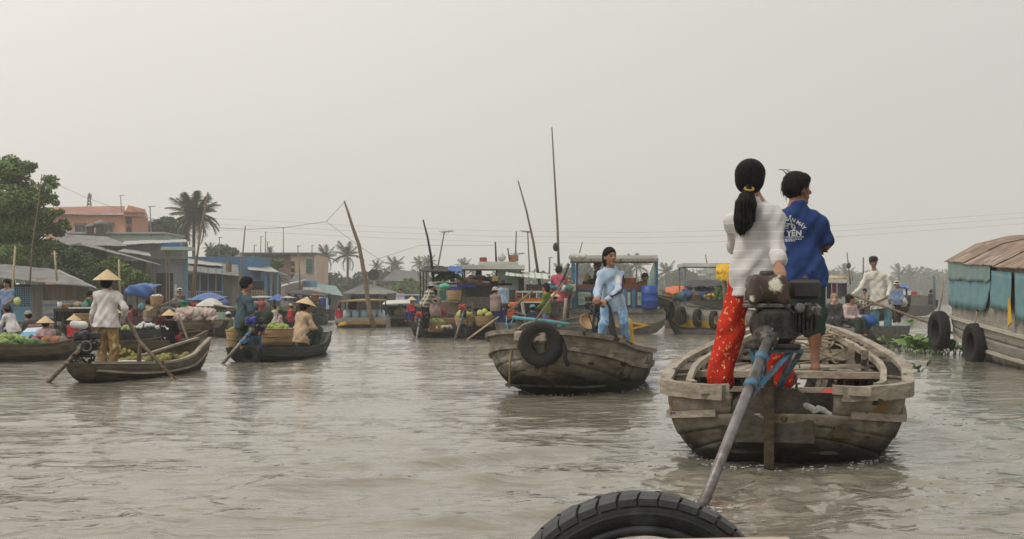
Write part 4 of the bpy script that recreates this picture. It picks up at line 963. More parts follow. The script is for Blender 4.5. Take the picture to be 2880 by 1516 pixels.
def pole(label, pts, r, mt='wood_pole', name='oar', cat='oar', blade=None, group=None, n=8):
    m = MB(); rs = r if isinstance(r, (list, tuple)) else r; m.tube(pts, rs, n)
    if blade:
        a, b = Vector(pts[-2]), Vector(pts[-1]); d = (b-a).normalized(); m.bar(b-d*.05, b+d*blade, .12, .02)
    o = m.build(name, MATS[mt], None, True); return tag(o, label, cat, group)
pole('long dark oar crossing the gunwale right of the woman in the white jacket', [at(338, 860, 20.1), at(392, 960, 20.0), at(492, 1068, 19.75)], .028, blade=.3)
pole('short forked oar post standing in the pineapple sampan', [at(390, 1035, 20.0), at(393, 975, 20.0), at(398, 960, 20.0)], [.035, .028, .02], name='oar_post', cat='post')
longtail('black long-tail outboard with a round drive ring on the pineapple sampan', at(252, 1020, 19.35), 0, .82, tank='black_plastic', frame='engine_grime', top=at(240, 962, 19.3)-at(252, 1020, 19.35), shaft=wl(113, 1074)-at(234, 958, 19.2)+Vector((0, 0, -.05)), handle=(.1, .5, .3), shaftm='wood_pole', blockm='black_plastic')
m = MB(); m.torus(at(243, 974, 19.12), .065, .014, 20, 8, rotm(R(90))); o = m.build('exhaust_ring', MATS['cast_metal'], None, True); o.location = (0, 0, 0); tag(o, 'grey metal ring on the face of the black outboard behind the woman', 'ring')
mat('foam_white', (.72, .73, .72), (.62, .62, .60), rough=.8); m = MB(); m.box(at(368, 1022, 20.35)-Vector((0, 0, .03)), (.33, .25, .14), rotm(0, 0, -.2), bev=.01); o = m.build('foam_box', MATS['foam_white']); tag(o, 'white foam box on the floor of the pineapple sampan', 'box')
# pineapples
mat('pineapple_skin', (.30, .24, .06), (.16, .16, .04), scale=28, lo=.4, hi=.6, rough=.8, bump=.6); mat('leaf_grey_green', (.11, .155, .06), (.07, .11, .04), rough=.6)
pm = MB(); pm.ball((0, 0, 0), (.058, .058, .082), 10, 8); pmesh = pm.mesh('fruit')
tm = MB()
for k in range(9):
    a = k*2.4; s_ = .35+.09*(k % 4); d = Vector((math.cos(a)*s_, math.sin(a)*s_, 1)).normalized(); x = d.cross(Vector((0, 0, 1))).normalized()*.012; b0 = Vector((0, 0, .075)); tm.add([b0-x, b0+x, b0+d*.12+Vector((math.cos(a), math.sin(a), -.3))*.02], [(0, 1, 2)])
tmesh = tm.mesh('leaf_tuft'); pmesh.materials.append(MATS['pineapple_skin']); tmesh.materials.append(MATS['leaf_grey_green'])
for k in range(46):
    t = random.uniform(.36, .90); w_ = HL.b(t)*.62; x = random.uniform(-w_, w_); P = in_boat(lb, x, t*HL.L, .13+.10*random.random()+.05*(1-abs(x)/w_))
    o = thing('pineapple', 'small green pineapple heaped in the bow of the low brown sampan', 'pineapple', P, 0, 'pineapples heaped in the brown sampan'); o.rotation_euler = (random.uniform(.9, 2.2), random.uniform(-.4, .4), random.uniform(0, 6.28))
    f_ = link('fruit', pmesh, None, o, True); link('leaf_tuft', tmesh, None, o)
# ---- dark sampan with the green fruit and the man in teal
A, B_ = wl(694, 1021), wl(902, 992)
tb, HT = sampan('dark sampan heaped with baskets of green fruit and steered by the man in teal', A, B_, 1.15, .20, .25, .44, MATS['wood_black_boat'], blunt=(.55, .3), floor=.08, rim=MATS['wood_black_boat'])
tyre('black tyre against the stern quarter of the dark fruit sampan', at(703, 1000, 25.05), (R(90), 0, R(-8)), Ro=.19, Ri=.08, wd=.14)
cloth('polo_teal', (.060, .105, .125), (.05, .085, .105)); cloth('shorts_dark_green', (.05, .07, .05)); cloth('blouse_tan', (.55, .40, .27), (.47, .34, .225))
Yg_, Hg = 25.6, 1.62; base = at(688, 0, 25.6); base.z = .10; yw = R(-62)
pose = dict(head=gp(694, 800, 25.6), neck=gp(686, 830, 25.6), chest=gp(684, 862, 25.6), pelvis=gp(684, 908, 25.6), lsh=gp(676, 842, 25.8), rsh=gp(702, 846, 25.35), rel=gp(708, 882, 25.3), rha=gp(714, 906, 25.35), lel=gp(696, 880, 25.9), lha=gp(722, 902, 25.8),
            rhip=gp(690, 908, 25.45), lhip=gp(682, 910, 25.7), rkn=gp(752, 888, 25.5), ran=gp(738, 935, 25.6), lkn=gp(684, 950, 25.65), lan=gp(682, 990, 25.6), rto=gp(752, 940, 25.6), lto=gp(692, 994, 25.6))
person('man in a teal polo shirt with one knee raised, leaning on a blue outboard', base, yw, Hg, 'skin_tan', 'polo_teal', 'shorts_dark_green', 'short', None, pose, h=.016, sleeve='short', hem=.0, leg='knee', hy=R(14), collar=True, wide=1.1)
longtail('blue-tanked long-tail outboard with a blue lattice bracket on the dark fruit sampan', at(728, 985, 25.3), R(0), .82, tank='tank_blue', frame='frame_sky', top=at(715, 915, 25.2)-at(728, 985, 25.3), shaft=wl(622, 1024)-at(712, 928, 25.1)+Vector((0, 0, -.05)), handle=(.0, .1, 0)) if mat('frame_sky', (.06, .20, .42), (.05, .15, .32), rough=.5) else None
Yg_, Hg = 28.0, 1.5; base = at(846, 0, 28.0); base.z = .10; yw = R(-50)
pose = dict(pelvis=(0, 0, .20), chest=(0, .015, .37), neck=(0, .04, .49), head=(0, .07, .575), lkn=(-.09, .2, .27), rkn=(.09, .2, .27), lan=(-.08, .16, .05), ran=(.08, .16, .05), lel=(-.15, .06, .30), rel=(.16, .08, .31), lha=(-.07, .2, .28), rha=(.09, .2, .28))
person('woman in a tan blouse and tipped conical hat seated among the green fruit', base, yw, 1.55, 'skin_tan', 'blouse_tan', 'shorts_dark_green', 'tied', 'cone', pose, h=.018, sleeve='long', hem=.03, wide=1.25, tilt=R(-14))
mat('fruit_green', (.30, .36, .085), (.22, .29, .06), scale=9, rough=.5, bump=.1); mat('fruit_yellow_green', (.42, .44, .11), (.34, .36, .08), scale=9, rough=.5)
fm = MB(); fm.ball((0, 0, 0), (.075, .075, .068), 12, 8); fmesh = fm.mesh('green_fruit'); fmesh.materials.append(MATS['fruit_green'])
fm2 = MB(); fm2.ball((0, 0, 0), (.075, .075, .072), 12, 8); fmesh2 = fm2.mesh('pale_fruit'); fmesh2.materials.append(MATS['fruit_yellow_green'])
def pile(label, C, rx, ry, hgt, n, mesh, group, name='green_fruit', sc=1.0, rz=0.0, cat='fruit'):
    for k in range(n):
        u_, v_ = random.random()**.5, random.uniform(0, 6.283); x, y = rx*u_*math.cos(v_), ry*u_*math.sin(v_); c, s = math.cos(rz), math.sin(rz)
        o = link(name, mesh, None, None, True, Vector(C)+Vector((c*x-s*y, s*x+c*y, hgt*(1-u_*u_)*random.uniform(.75, 1.05)))); o.scale = [sc*random.uniform(.85, 1.1)]*3; o.rotation_euler = (random.random(), random.random(), random.random()*6); tag(o, label, cat, group)
bk = at(776, 970, 26.7); basket('large round cane basket brimming with green fruit in the dark sampan', bk, .30, .34, .30)
pile('green fruit heaped on the large cane basket beside the blue outboard', bk+Vector((0, 0, .30)), .29, .29, .10, 34, fmesh, 'green fruit on the large basket', sc=.62)
m = MB(); S = SDF(); S.ell(bk+Vector((0, 0, .275)), (.31, .31, .05), .03); S.folds = [(.012, (30, 28, 10), .3)]; o = link('plastic_sheet', S.mesh('plastic_sheet', .02), mat('sheet_clear', (.55, .55, .50), (.42, .43, .38), scale=9, rough=.35)); tag(o, 'crumpled pale plastic sheet lining the large fruit basket', 'sheet')
bk2 = at(662, 985, 25.9); basket('tall cane basket at the stern of the dark fruit sampan', bk2, .12, .18, .36)
pile('green fruit in the tall cane basket behind the man in teal', bk2+Vector((.02, 0, .36)), .13, .13, .06, 9, fmesh, 'green fruit in the tall basket', sc=.6)
pile('green fruit piled in the open bow beside the woman in tan', in_boat(tb, .14, HT.L*.62, .26), .30, .45, .22, 42, fmesh, 'green fruit piled in the bow', sc=.72, rz=tb.rotation_euler.z)
# ---- rowing boat with the man in the white shirt
A, B_ = wl(2505, 968), wl(2290, 958)
rb, HR = sampan('grey planked rowing boat with a blue rim carrying two seated women', A, B_, 1.3, .42, .44, .60, MATS['wood_grey_boat'], blunt=(.85, .35), floor=.18, rim=mat('rim_blue', (.09, .17, .22), (.06, .10, .13), rough=.6), ov=(.05, .3))
cloth('shirt_cream', (.66, .64, .56), (.60, .58, .51)); cloth('trousers_teal', (.12, .25, .30), (.10, .21, .26)); cloth('blouse_pink', (.60, .45, .47)); cloth('jacket_dark', (.06, .06, .06)); mat('cap_navy', (.03, .032, .042), rough=.9)
Yg_, Hg = 36.2, 1.66; base = at(2468, 0, Yg_); base.z = .40; yw = R(178)
pose = dict(head=gp(2457, 738, Yg_), neck=gp(2459, 762, Yg_), chest=gp(2462, 792, Yg_), pelvis=gp(2472, 846, Yg_), rsh=gp(2436, 776, Yg_), lsh=gp(2490, 776, Yg_), rel=gp(2420, 808, Yg_-.1), rha=gp(2397, 830, Yg_-.25), lel=gp(2504, 806, Yg_-.05), lha=gp(2497, 832, Yg_-.3), rkn=gp(2462, 882, Yg_), lkn=gp(2496, 882, Yg_), ran=gp(2462, 915, Yg_), lan=gp(2498, 915, Yg_))
HATMAT[0] = 'cap_navy'
person('man in a cream shirt and dark cap standing and rowing with crossed oars', base, yw, Hg, 'skin_brown', 'shirt_cream', 'trousers_teal', 'short', 'cap', pose, h=.017, sleeve='long', hem=.06, leg='wide', hy=R(5), collar=True, wide=1.1, flare=1.25)
pole('oar sloping down from the cream-shirted man\'s hand towards the tyre-hung houseboat', [at(2392, 828, 35.9), at(2515, 872, 35.3), at(2660, 925, 34.6), wl(2735, 972)], .032, blade=.25)
pole('oar crossing below the cream-shirted man\'s other hand', [at(2497, 836, 35.9), at(2420, 870, 36.2), at(2380, 905, 36.8)], .028)
pole('dark oar post with lashing at the stern of the rowing boat', [at(2520, 905, 35.6), at(2517, 880, 35.5), at(2512, 862, 35.4)], .035, name='oar_post', cat='post')
seat = dict(pelvis=(0, 0, .20), chest=(0, .01, .37), neck=(0, .02, .49), head=(0, .035, .575), lkn=(-.06, .24, .25), rkn=(.06, .24, .25), lan=(-.06, .22, .04), ran=(.06, .22, .04), lel=(-.14, .06, .30), rel=(.14, .06, .30), lha=(-.05, .2, .28), rha=(.05, .2, .28))
fig('smiling fair-haired woman in a dark jacket seated in the rowing boat', 2346, .22, 36.0, 1.62, 168, seat, skin='skin_pale', shirt='jacket_dark', trousers='jacket_dark', hair='tied', hairmat='hair_fair', h=.018, wide=1.1, collar=True)
fig('woman in a pink blouse seated in the rowing boat, turned to the side', 2388, .22, 36.0, 1.60, 215, seat, skin='skin_tan', shirt='blouse_pink', trousers='shorts_dark_green', hair='tied', h=.018, wide=1.05, hy=R(35))
mat('tarp_blue', (.02, .11, .40), (.015, .08, .30), scale=5, rough=.45, bump=.2)
S = SDF(); S.ell((0, 0, 0), (.34, .3, .17), .05); S.folds = [(.015, (16, 9, 14), .2)]; o = link('tarpaulin', S.mesh('tarpaulin', .03), MATS['tarp_blue'], None, False, at(2428, 905, 36.2)); tag(o, 'bright blue tarpaulin bundled in the rowing boat beside the women', 'tarpaulin')
# ---- houseboat with tyres at the right
A, B_ = Vector((8.81, 17.9, 0)), Vector((10.14, 28.84, 0)); rz, LH = heading(A, B_)
hbt = thing('houseboat', 'old grey wooden houseboat with ragged turquoise tarpaulin and rusty corrugated roof', 'boat', A, rz)
zsh = smooth_table([(0, .40), (.3, .51), (.6, .635), (.85, .745), (1, .82)])
HH = Hull(LH, lambda t: 1.3*(1-max(0, (t-.9)/.1)**2*.12), zsh, smooth_table([(0, -.3), (.6, -.3), (.88, -.15), (.96, .1), (1, .36)]), p=.40, q=.9, ov1=.25, th=.05)
wood('wood_houseboat', (.32, .30, .265), (.22, .20, .17), spots=[((.33, .31, .27), 1.3, .60, (1, .5, 2))]); wood('wood_houseboat_low', (.48, .45, .38), (.36, .33, .27), stain_shade=((.085, .07, .045), .0, .16, .2))
for side in (-1, 1):
    for k, (v0, v1, mt) in enumerate(((0, .42, 'wood_houseboat_low'), (.424, .66, 'wood_houseboat_low'), (.664, .84, 'wood_houseboat'), (.844, 1., 'wood_houseboat'))): HH.strake('strake', MATS[mt], hbt, side, v0, v1, n=40, nv=5, proud=.003*k)
    for v in (.66, 1.0): m = MB(); sweep(m, HH.rail_pts(side, v=v, inset=-.03, n=40), .06, .055, .05); m.build('rub_rail', MATS['wood_houseboat_low'], hbt)
    # upper wall boards
    n = 22
    for k in range(n):
        t0, t1 = k/n*.985, (k+1)/n*.985-.002; P = []
        for t in (t0, t1): p = HH.pt(t, 1, side); P.append([p+Vector((-side*.03, 0, .0)), p+Vector((-side*.06, 0, 1.07+.05*t))])
        m = MB(); m.slab(P, (side*.02, 0, 0)); m.build('wall_board', MATS['wood_houseboat'], hbt)
m = MB(); vs = [i/8 for i in range(9)]; col = [HH.pt(1.0, v, 1) for v in vs]; m.slab([[Vector((p.x*x, p.y+.02, p.z)) for x in (-1, 0, 1)] for p in col], (0, -.04, 0)); m.build('stem_board', MATS['wood_houseboat_low'], hbt)
m = MB(); p = HH.pt(.985, 1, 1); m.slab([[Vector((x*p.x*.96, p.y-.02, p.z-.02)), Vector((x*p.x*.94, p.y-.02, p.z+1.1))] for x in (-1, 0, 1)], (0, .03, 0)); m.build('front_wall', MATS['wood_houseboat'], hbt)
m = MB(); pts = [HH.pt(t, 1, -1)+Vector((-.02, 0, 1.06+.05*t)) for t in (0, .25, .5, .75, .985)]; m.tube(pts, .03, 8); m.build('eave_pole', MATS['bamboo'] if 'bamboo' in MATS else mat('bamboo', (.50, .41, .25), (.36, .28, .16), scale=8, rough=.7), hbt, True)
# ragged tarpaulin pieces hung on the side
mat('tarp_turquoise', (.15, .30, .335), (.12, .24, .27), scale=2.2, rough=.75, bump=.3, bscale=9, spots=[((.22, .28, .25), 1.8, .60, (1, 1, 1))])
mat('tarp_grey', (.215, .30, .285), (.17, .245, .235), scale=3, rough=.8, bump=.3, bscale=9)
def tarp(t0, t1, ztop, zlo, mt, off, seed, nn=26):
    rd = random.Random(seed); m = MB(); P = []; Q = []
    for i in range(nn):
        t = t0+(t1-t0)*i/(nn-1); p = HH.pt(t, 1, -1); lo_ = zlo(i/(nn-1))+rd.uniform(-.02, .02); rowp = []; rowq = []
        for j in range(7):
            f_ = j/6; z = ztop(i/(nn-1))*(1-f_)+lo_*f_; w_ = .012*math.sin(i*1.15+j*.3)*(f_)+.008*math.sin(i*2.9)
            rowp.append(Vector((p.x-off-w_, p.y, p.z+z))); rowq.append(Vector((p.x-off-w_+.006, p.y, p.z+z)))
        P.append(rowp); Q.append(rowq)
    slab2(m, P, Q); return m.build('tarpaulin', MATS[mt], hbt, True)
tarp(.588, .99, lambda u: 1.08, lambda u: .27-.05*u+(.45*(.14-u)/.14 if u < .14 else 0), 'tarp_turquoise', .05, 1)
tarp(.585, .96, lambda u: 1.11, lambda u: .80-.06*u, 'tarp_grey', .075, 2)
tarp(.45, .60, lambda u: 1.0, lambda u: .36, 'tarp_turquoise', .05, 3)
tarp(.20, .43, lambda u: 1.0, lambda u: .25, 'tarp_turquoise', .05, 4)
m = MB(); a = HH.pt(.44, 1, -1); m.slab([[a+Vector((-.11, .02, .60)), a+Vector((-.11, .07, .60))], [a+Vector((-.11, -.14, .20)), a+Vector((-.11, .10, .12))]], (.02, 0, 0)); m.build('yellow_flap', MATS['yellow_cloth'], hbt)
# corrugated roof sheets laid from eave to ridge, each its own
mat('roof_rust', (.30, .225, .17), (.155, .105, .078), scale=3, stretch=(.6, 4, 1), rough=.85, bump=.2, spots=[((.40, .36, .31), 3, .60, (.5, 3, 1))])
ns = 13
for side in (-1, 1):
    for k in range(ns):
        t0 = 1.03-1.06*(k+1)/ns; t1 = 1.03-1.06*k/ns+.015; lift = .012*(k % 3); m = MB(); P = []; nc = 28
        for i in range(nc):
            t = t0+(t1-t0)*i/(nc-1); e = HH.pt(min(max(t, 0), 1), 1, side); y = t*LH+HH.ov1*0; z0 = e.z+1.09+.05*min(t, 1); row = []
            for j in range(3):
                f_ = j/2; xx = (e.x+side*.11)*(1-f_)+side*.02*f_; zz_ = (z0-.05+lift)*(1-f_)+(z0+.46+lift)*f_+.10*math.sin(math.pi*f_)
                row.append(Vector((xx, y, zz_+.010*math.sin(i*math.pi*2/4.0))))
            P.append(row)
        m.slab(P, (0, 0, .006)); m.build('roof_sheet', MATS['roof_rust'], hbt, False)
m = MB(); m.box((0, LH*.5, .0), (2.2, LH*.9, .06)); m.build('inner_deck', MATS['wood_dark_in'], hbt)
for k, (px, py, Y) in enumerate(((2641, 928, 28.6), (2741, 967, 25.6))):
    r_ = tyre('worn tyre fender hanging from the '+('very bow' if k == 0 else 'side')+' of the grey houseboat', at(px, py, Y), (R(90), 0, rz+R(-78 if k == 0 else -80)), Ro=.385 if k == 0 else .375, Ri=.21, wd=.22)
    m = MB(); a = at(px, py-55, Y); b = at(px+(12 if k == 0 else 6), py-(140 if k == 0 else 100), Y+.25); m.tube([a, (a+b)/2+Vector((.02, 0, 0)), b], .016, 6); o = m.build('rope', MATS['rope'], None, True); tag(o, 'rope holding the tyre fender at the '+('bow' if k == 0 else 'side')+' of the grey houseboat', 'rope')
pole('thin stick leaning in the water hyacinth beside the bow tyre of the houseboat', [wl(2588, 975)-Vector((0, 0, .1)), at(2640, 890, 33.0)], .025, name='stick', cat='stick')
# ------------------------------------------------------------------ floating water hyacinth
mat('hyacinth_leaf', (.115, .22, .045), (.06, .13, .028), scale=7, rough=.42, trans=0.0, spots=[((.30, .30, .07), 5, .64, (1, 1, 1))])
mat('hyacinth_stalk', (.17, .24, .08), (.12, .16, .06), rough=.6)
def leaf_mesh(seed):
    rd = random.Random(seed); m = MB(); n = 9; P = []
    for i in range(n):
        v = i/(n-1); wd = .5*math.sin(math.pi*min(1, v*.92+.06))**.7*(.85 if v > .5 else 1); P.append([Vector((x*wd, v, .16*math.sin(v*2.2)+.20*abs(x)**1.5*wd)) for x in (-1, -.5, 0, .5, 1)])
    m.grid(P); return m.mesh('leaf_blade')
LEAF = [leaf_mesh(k) for k in range(2)]
for l_ in LEAF: l_.materials.append(MATS['hyacinth_leaf'])
def hyacinth(label, P, n, spread, size, seed, group=None):
    rd = random.Random(seed); root = thing('water_hyacinth', label, 'plant', P, rd.uniform(0, 6), group)
    for k in range(n):
        a = rd.uniform(0, 6.283); r = spread*rd.random()**.6; b0 = Vector((r*math.cos(a), r*math.sin(a), -.02)); lean = rd.uniform(.2, 1.0); hh = size*rd.uniform(.5, 1.3)
        d = Vector((math.cos(a)*lean, math.sin(a)*lean, 1)).normalized(); tip = b0+d*hh; m = MB(); m.tube([b0, b0+d*hh*.5+Vector((0, 0, .02)), tip], [.012, .009, .006], 5); st = m.build('stalk', MATS['hyacinth_stalk'], root, True)
        o = link('leaf', LEAF[k % 2], None, st, True, tip, (rd.uniform(-.2, .9), rd.uniform(-.5, .5), a-math.pi/2+rd.uniform(-.6, .6))); s_ = size*rd.uniform(.75, 1.35); o.scale = (s_, s_, s_)
for k, (px, py, n, sp, sz) in enumerate(((2545, 990, 16, .28, .20), (2580, 994, 18, .30, .19), (2615, 996, 16, .28, .20), (2650, 998, 14, .25, .18), (2690, 996, 12, .25, .17), (2570, 972, 12, .3, .2), (2520, 978, 10, .22, .17))):
    hyacinth('clump of floating water hyacinth packed between the rowing boat and the houseboat', wl(px, py), n, sp, sz, 50+k, 'water hyacinth raft by the houseboat')
hyacinth('small lone water hyacinth drifting beside the big grey sampan', wl(2588, 1046), 5, .07, .13, 71)
hyacinth('sprig of water hyacinth drifting behind the rowing boat', wl(2568, 918), 6, .18, .24, 72)
for k, (px, py) in enumerate(((2600, 872), (2618, 876), (2580, 880), (2640, 868))): hyacinth('tiny far tuft of floating water hyacinth near the far moored boats', wl(px, py), 5, .4, .35, 80+k, 'far tufts of water hyacinth')
# ------------------------------------------------------------------ the floating market: boats farther off
cloth('plaid_dark', (.10, .085, .07), checks=[((.50, .45, .38), .11, .42, (0, 2))]); cloth('shirt_mauve', (.30, .225, .205)); cloth('shirt_light_blue', (.36, .48, .62)); cloth('shirt_blue_grey', (.20, .27, .42)); cloth('shirt_olive', (.14, .21, .035)); cloth('shirt_navy_band', (.028, .035, .075), checks=[((.6, .6, .6), .30, .22, (2,))])
cloth('trousers_blue', (.035, .055, .17)); cloth('trousers_black', (.02, .02, .022)); cloth('black_floral', (.012, .012, .014), spots=[((.70, .68, .62), 9, .66, (1, 1, 1))]); cloth('trousers_rose', (.36, .06, .07)); cloth('shirt_grey', (.10, .10, .10)); cloth('shirt_brown', (.11, .095, .07)); cloth('shirt_pink', (.50, .10, .15)); cloth('shirt_red', (.40, .035, .045)); cloth('shirt_green', (.04, .15, .07)); cloth('shirt_plum', (.20, .045, .07)); cloth('shirt_lilac', (.42, .40, .50)); cloth('shirt_khaki', (.22, .22, .14))
mat('hat_cream', (.55, .51, .43), rough=.9); mat('hat_grey', (.36, .35, .32), rough=.9); mat('hat_dark', (.055, .06, .05), rough=.9); mat('hat_white', (.70, .70, .68), rough=.9); mat('hat_teal', (.12, .36, .40), rough=.9)
stand = dict(lel=(-.135, .03, .64), rel=(.135, .03, .64), lha=(-.09, .13, .57), rha=(.09, .13, .57))
lean = dict(pelvis=(0, -.03, .52), chest=(0, .04, .68), neck=(0, .09, .785), head=(0, .13, .87), lel=(-.12, .13, .62), rel=(.12, .13, .62), lha=(-.08, .22, .53), rha=(.08, .22, .53))
squat = dict(pelvis=(0, -.02, .16), chest=(0, .04, .33), neck=(0, .07, .45), head=(0, .10, .535), lkn=(-.09, .17, .30), rkn=(.09, .17, .30), lan=(-.08, .04, .045), ran=(.08, .04, .045), lel=(-.13, .13, .30), rel=(.13, .13, .30), lha=(-.06, .25, .28), rha=(.06, .25, .28))
def ppl(label, px, headtop, Y, zfoot, yaw, pose, shirt, trs, hat=None, hatm=None, hfrac=None, skin='skin_tan', group=None, **k):
    """the person's height follows from where the head reaches in the photograph"""
    ztop = CAMH+(HORY-headtop)/FPX*Y; top = {id(stand): 1.0, id(lean): .95, id(squat): .62, id(seat): .66}.get(id(pose), 1.0)+(.045 if hat == 'cone' else 0)
    H = min(max((ztop-zfoot)/top, 1.2), 1.85); zfoot = ztop-H*top; HATMAT[0] = hatm or 'hat_cream'
    return person(label, Vector(((px-1440)/FPX*Y, Y, zfoot)), R(yaw), H, skin, shirt, trs, k.pop('hair', 'short'), hat, pose, h=k.pop('h', .03), sleeve=k.pop('sleeve', 'long'), hem=k.pop('hem', .02), group=group, **k)
mat('tarp_dark', (.055, .055, .058), (.035, .035, .038), rough=.8, scale=2); mat('awning_pale', (.56, .56, .52), (.44, .44, .40), rough=.7, scale=2); mat('awning_blue', (.05, .13, .36), (.04, .10, .28), rough=.5, scale=2, bump=.3, bscale=6); mat('awning_green_stripe', (.62, .66, .58), rough=.6, checks=[((.20, .34, .24), .22, .3, (0,))])
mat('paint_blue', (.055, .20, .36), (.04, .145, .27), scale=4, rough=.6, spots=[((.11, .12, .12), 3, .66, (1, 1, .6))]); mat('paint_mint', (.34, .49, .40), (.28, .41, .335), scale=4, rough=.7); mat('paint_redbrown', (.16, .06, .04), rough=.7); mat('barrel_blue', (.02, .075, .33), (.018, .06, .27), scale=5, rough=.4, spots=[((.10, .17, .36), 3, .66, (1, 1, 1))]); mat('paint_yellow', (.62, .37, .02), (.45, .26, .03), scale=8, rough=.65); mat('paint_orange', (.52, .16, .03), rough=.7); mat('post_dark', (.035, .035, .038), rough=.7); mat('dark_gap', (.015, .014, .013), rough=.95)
mat('paint_gold', (.33, .22, .05), (.24, .16, .04), rough=.6); mat('paint_red', (.40, .03, .02), rough=.6)
def awning(label_part, root, P00, P10, P11, P01, mt, sag=.06, th=.015, wav=0.0, nn=10, seed=0):
    rd = random.Random(seed); m = MB(); P = []
    a, b, c, d = [Vector(p) for p in (P00, P10, P11, P01)]
    for i in range(nn):
        u_ = i/(nn-1); row = []
        for j in range(6):
            v_ = j/5; p = (a*(1-u_)+b*u_)*(1-v_)+(d*(1-u_)+c*u_)*v_; p.z += -sag*math.sin(math.pi*u_)*math.sin(math.pi*v_)+wav*(rd.random()-.5); row.append(p)
        P.append(row)
    m.slab(P, (0, 0, th)); return m.build(label_part, MATS[mt], root, False)
def tbox0(label, px, Y, name='yellow_tarpaulin', cat='tarpaulin'): p = at(px, 0, Y); p.z = 0; return thing(name, label, cat, p)
def deckboat(label, px0, px1, ywl, wood_, beam=1.8, z=.6, zb=None, depth=None, name='wooden_boat', z1=None, yaw_dy=0.0, **k):
    Y = CAMH*FPX/(ywl-HORY); A = at(px0, 0, Y+beam*.5); B = at(px1, 0, Y+beam*.5+yaw_dy); A.z = B.z = 0
    return sampan(label, A, B, beam, z, zb or z, z1 or z+.1, wood_, name=name, **k)+(Y,)
def posts(root, pts, z0, z1, r=.03, mt='post_dark', name='post'):
    for p in pts: m = MB(); q = to_local(root, (p[0], p[1], 0)); m.tube([(q.x, q.y, z0), (q.x, q.y, z1)], r, 6); m.build(name, MATS[mt], root)
def LB(root, px, py, Y): return to_local(root, at(px, py, Y))
def canopy(root, px0, px1, py, Y, depth, mt, sag=.05, dz=0.0, wav=0., name='awning', posts_=True, zp=.4, pr=.025, pm='post_dark', dyr=0, seed=0, th=.02):
    a, b, c, d = LB(root, px0, py, Y), LB(root, px1, py+dyr, Y), LB(root, px1, py+dyr, Y), LB(root, px0, py, Y)
    off = to_local(root, Vector(root.location)+Vector((0, depth, dz))); c += off; d += off
    awning(name, root, a, b, c, d, mt, sag, th, wav, seed=seed)
    if posts_:
        for p in (a+off*.08+(b-a)*.04, b+off*.08-(b-a)*.04, c-off*.08-(c-d)*.04, d-off*.08+(c-d)*.04):
            m = MB(); m.tube([(p.x, p.y, zp), (p.x, p.y, p.z+.01)], pr, 6); m.build('post', MATS[pm], root)
# ---- centre cluster
c1, H1, Y1 = deckboat('black sampan with a red-tanked outboard steered by the man in a plaid shirt', 1168, 1345, 950, MATS['wood_black_boat'], 1.1, .30, .46, blunt=(.5, .3))
longtail('red-tanked long-tail outboard behind the man in the plaid shirt', at(1188, 932, 41.9), 0, .85, tank='tank_red', frame='engine_grime', top=at(1184, 892, 41.8)-at(1188, 932, 41.9), shaft=wl(1172, 953)-at(1182, 897, 41.7), detail=False)
ppl('man in a black and cream plaid shirt and pale bucket hat leaning over his sampan', 1198, 795, 42.0, .25, -60, lean, 'plaid_dark', 'trousers_black', 'bucket', 'hat_grey', wide=1.15)
bk = at(1228, 934, 42.4); basket('square-topped cane basket heaped with pale greens in the black sampan', bk, .26, .30, .28); 
mat('greens_pale', (.33, .40, .14), (.20, .29, .07), scale=20, rough=.7); mat('greens_dark', (.07, .14, .04), (.04, .09, .025), scale=14, rough=.7); mat('cream_veg', (.55, .50, .36), (.42, .38, .26), scale=16, rough=.8)
def heap(label, C, rx, ry, rz_, n, mt, name='vegetables', cat='vegetables', sz=.08, seed=0):
    rd = random.Random(seed); S = MB()
    for k in range(n):
        u_, v_ = rd.random()**.5, rd.uniform(0, 6.283); S.ball(Vector(C)+Vector((rx*u_*math.cos(v_), ry*u_*math.sin(v_), rz_*(1-u_*u_)*rd.uniform(.6, 1))), (sz*rd.uniform(.6, 1.2), sz*rd.uniform(.6, 1.2), sz*rd.uniform(.5, .9)), 6, 4, rotm(rd.random(), rd.random(), rd.random()*3))
    o = S.build(name, MATS[mt], None, True); return tag(o, label, cat, kind='stuff')
heap('loose pale greens heaped on the basket beside the plaid-shirted man', bk+Vector((0, 0, .28)), .25, .25, .10, 40, 'greens_pale')
bk = at(1262, 920, 42.6); basket('cane basket of greens below the green plastic bag', bk, .22, .27, .26); heap('bunched white onions at the waterline of the black sampan', at(1262, 922, 41.9), .35, .15, .06, 24, 'cream_veg', sz=.06, seed=3)
c2, H2, Y2 = deckboat('black sampan with baskets of yellow-green melons in front of the man in mauve', 1285, 1440, 953, MATS['wood_black_boat'], 1.1, .36, .44, blunt=(.5, .3))
longtail('red and green long-tail outboard standing over the melon baskets', at(1310, 930, 40.6), 0, .85, tank='tank_red', frame='tank_green', top=at(1305, 872, 40.4)-at(1310, 930, 40.6), shaft=wl(1277, 956)-at(1302, 876, 40.3), detail=False)
tyre('small black tyre at the stern of the melon sampan', at(1302, 930, 40.3), (R(90), 0, 0), Ro=.2, Ri=.1, wd=.12)
for px, lab in ((1306, 'cane basket of yellow-green melons behind the red and green outboard'), (1362, 'wide cane basket of yellow-green melons beside the man in mauve')):
    bk = at(px, 918, 41.0); basket(lab, bk, .24, .28, .28); pile('yellow-green melon in the '+('basket behind the red and green outboard' if px < 1350 else 'wide basket beside the man in mauve'), bk+Vector((0, 0, .30)), .22, .22, .13, 11, fmesh2, 'melons '+('behind the outboard' if px < 1350 else 'beside the man in mauve'), name='melon', sc=1.15, cat='melon')
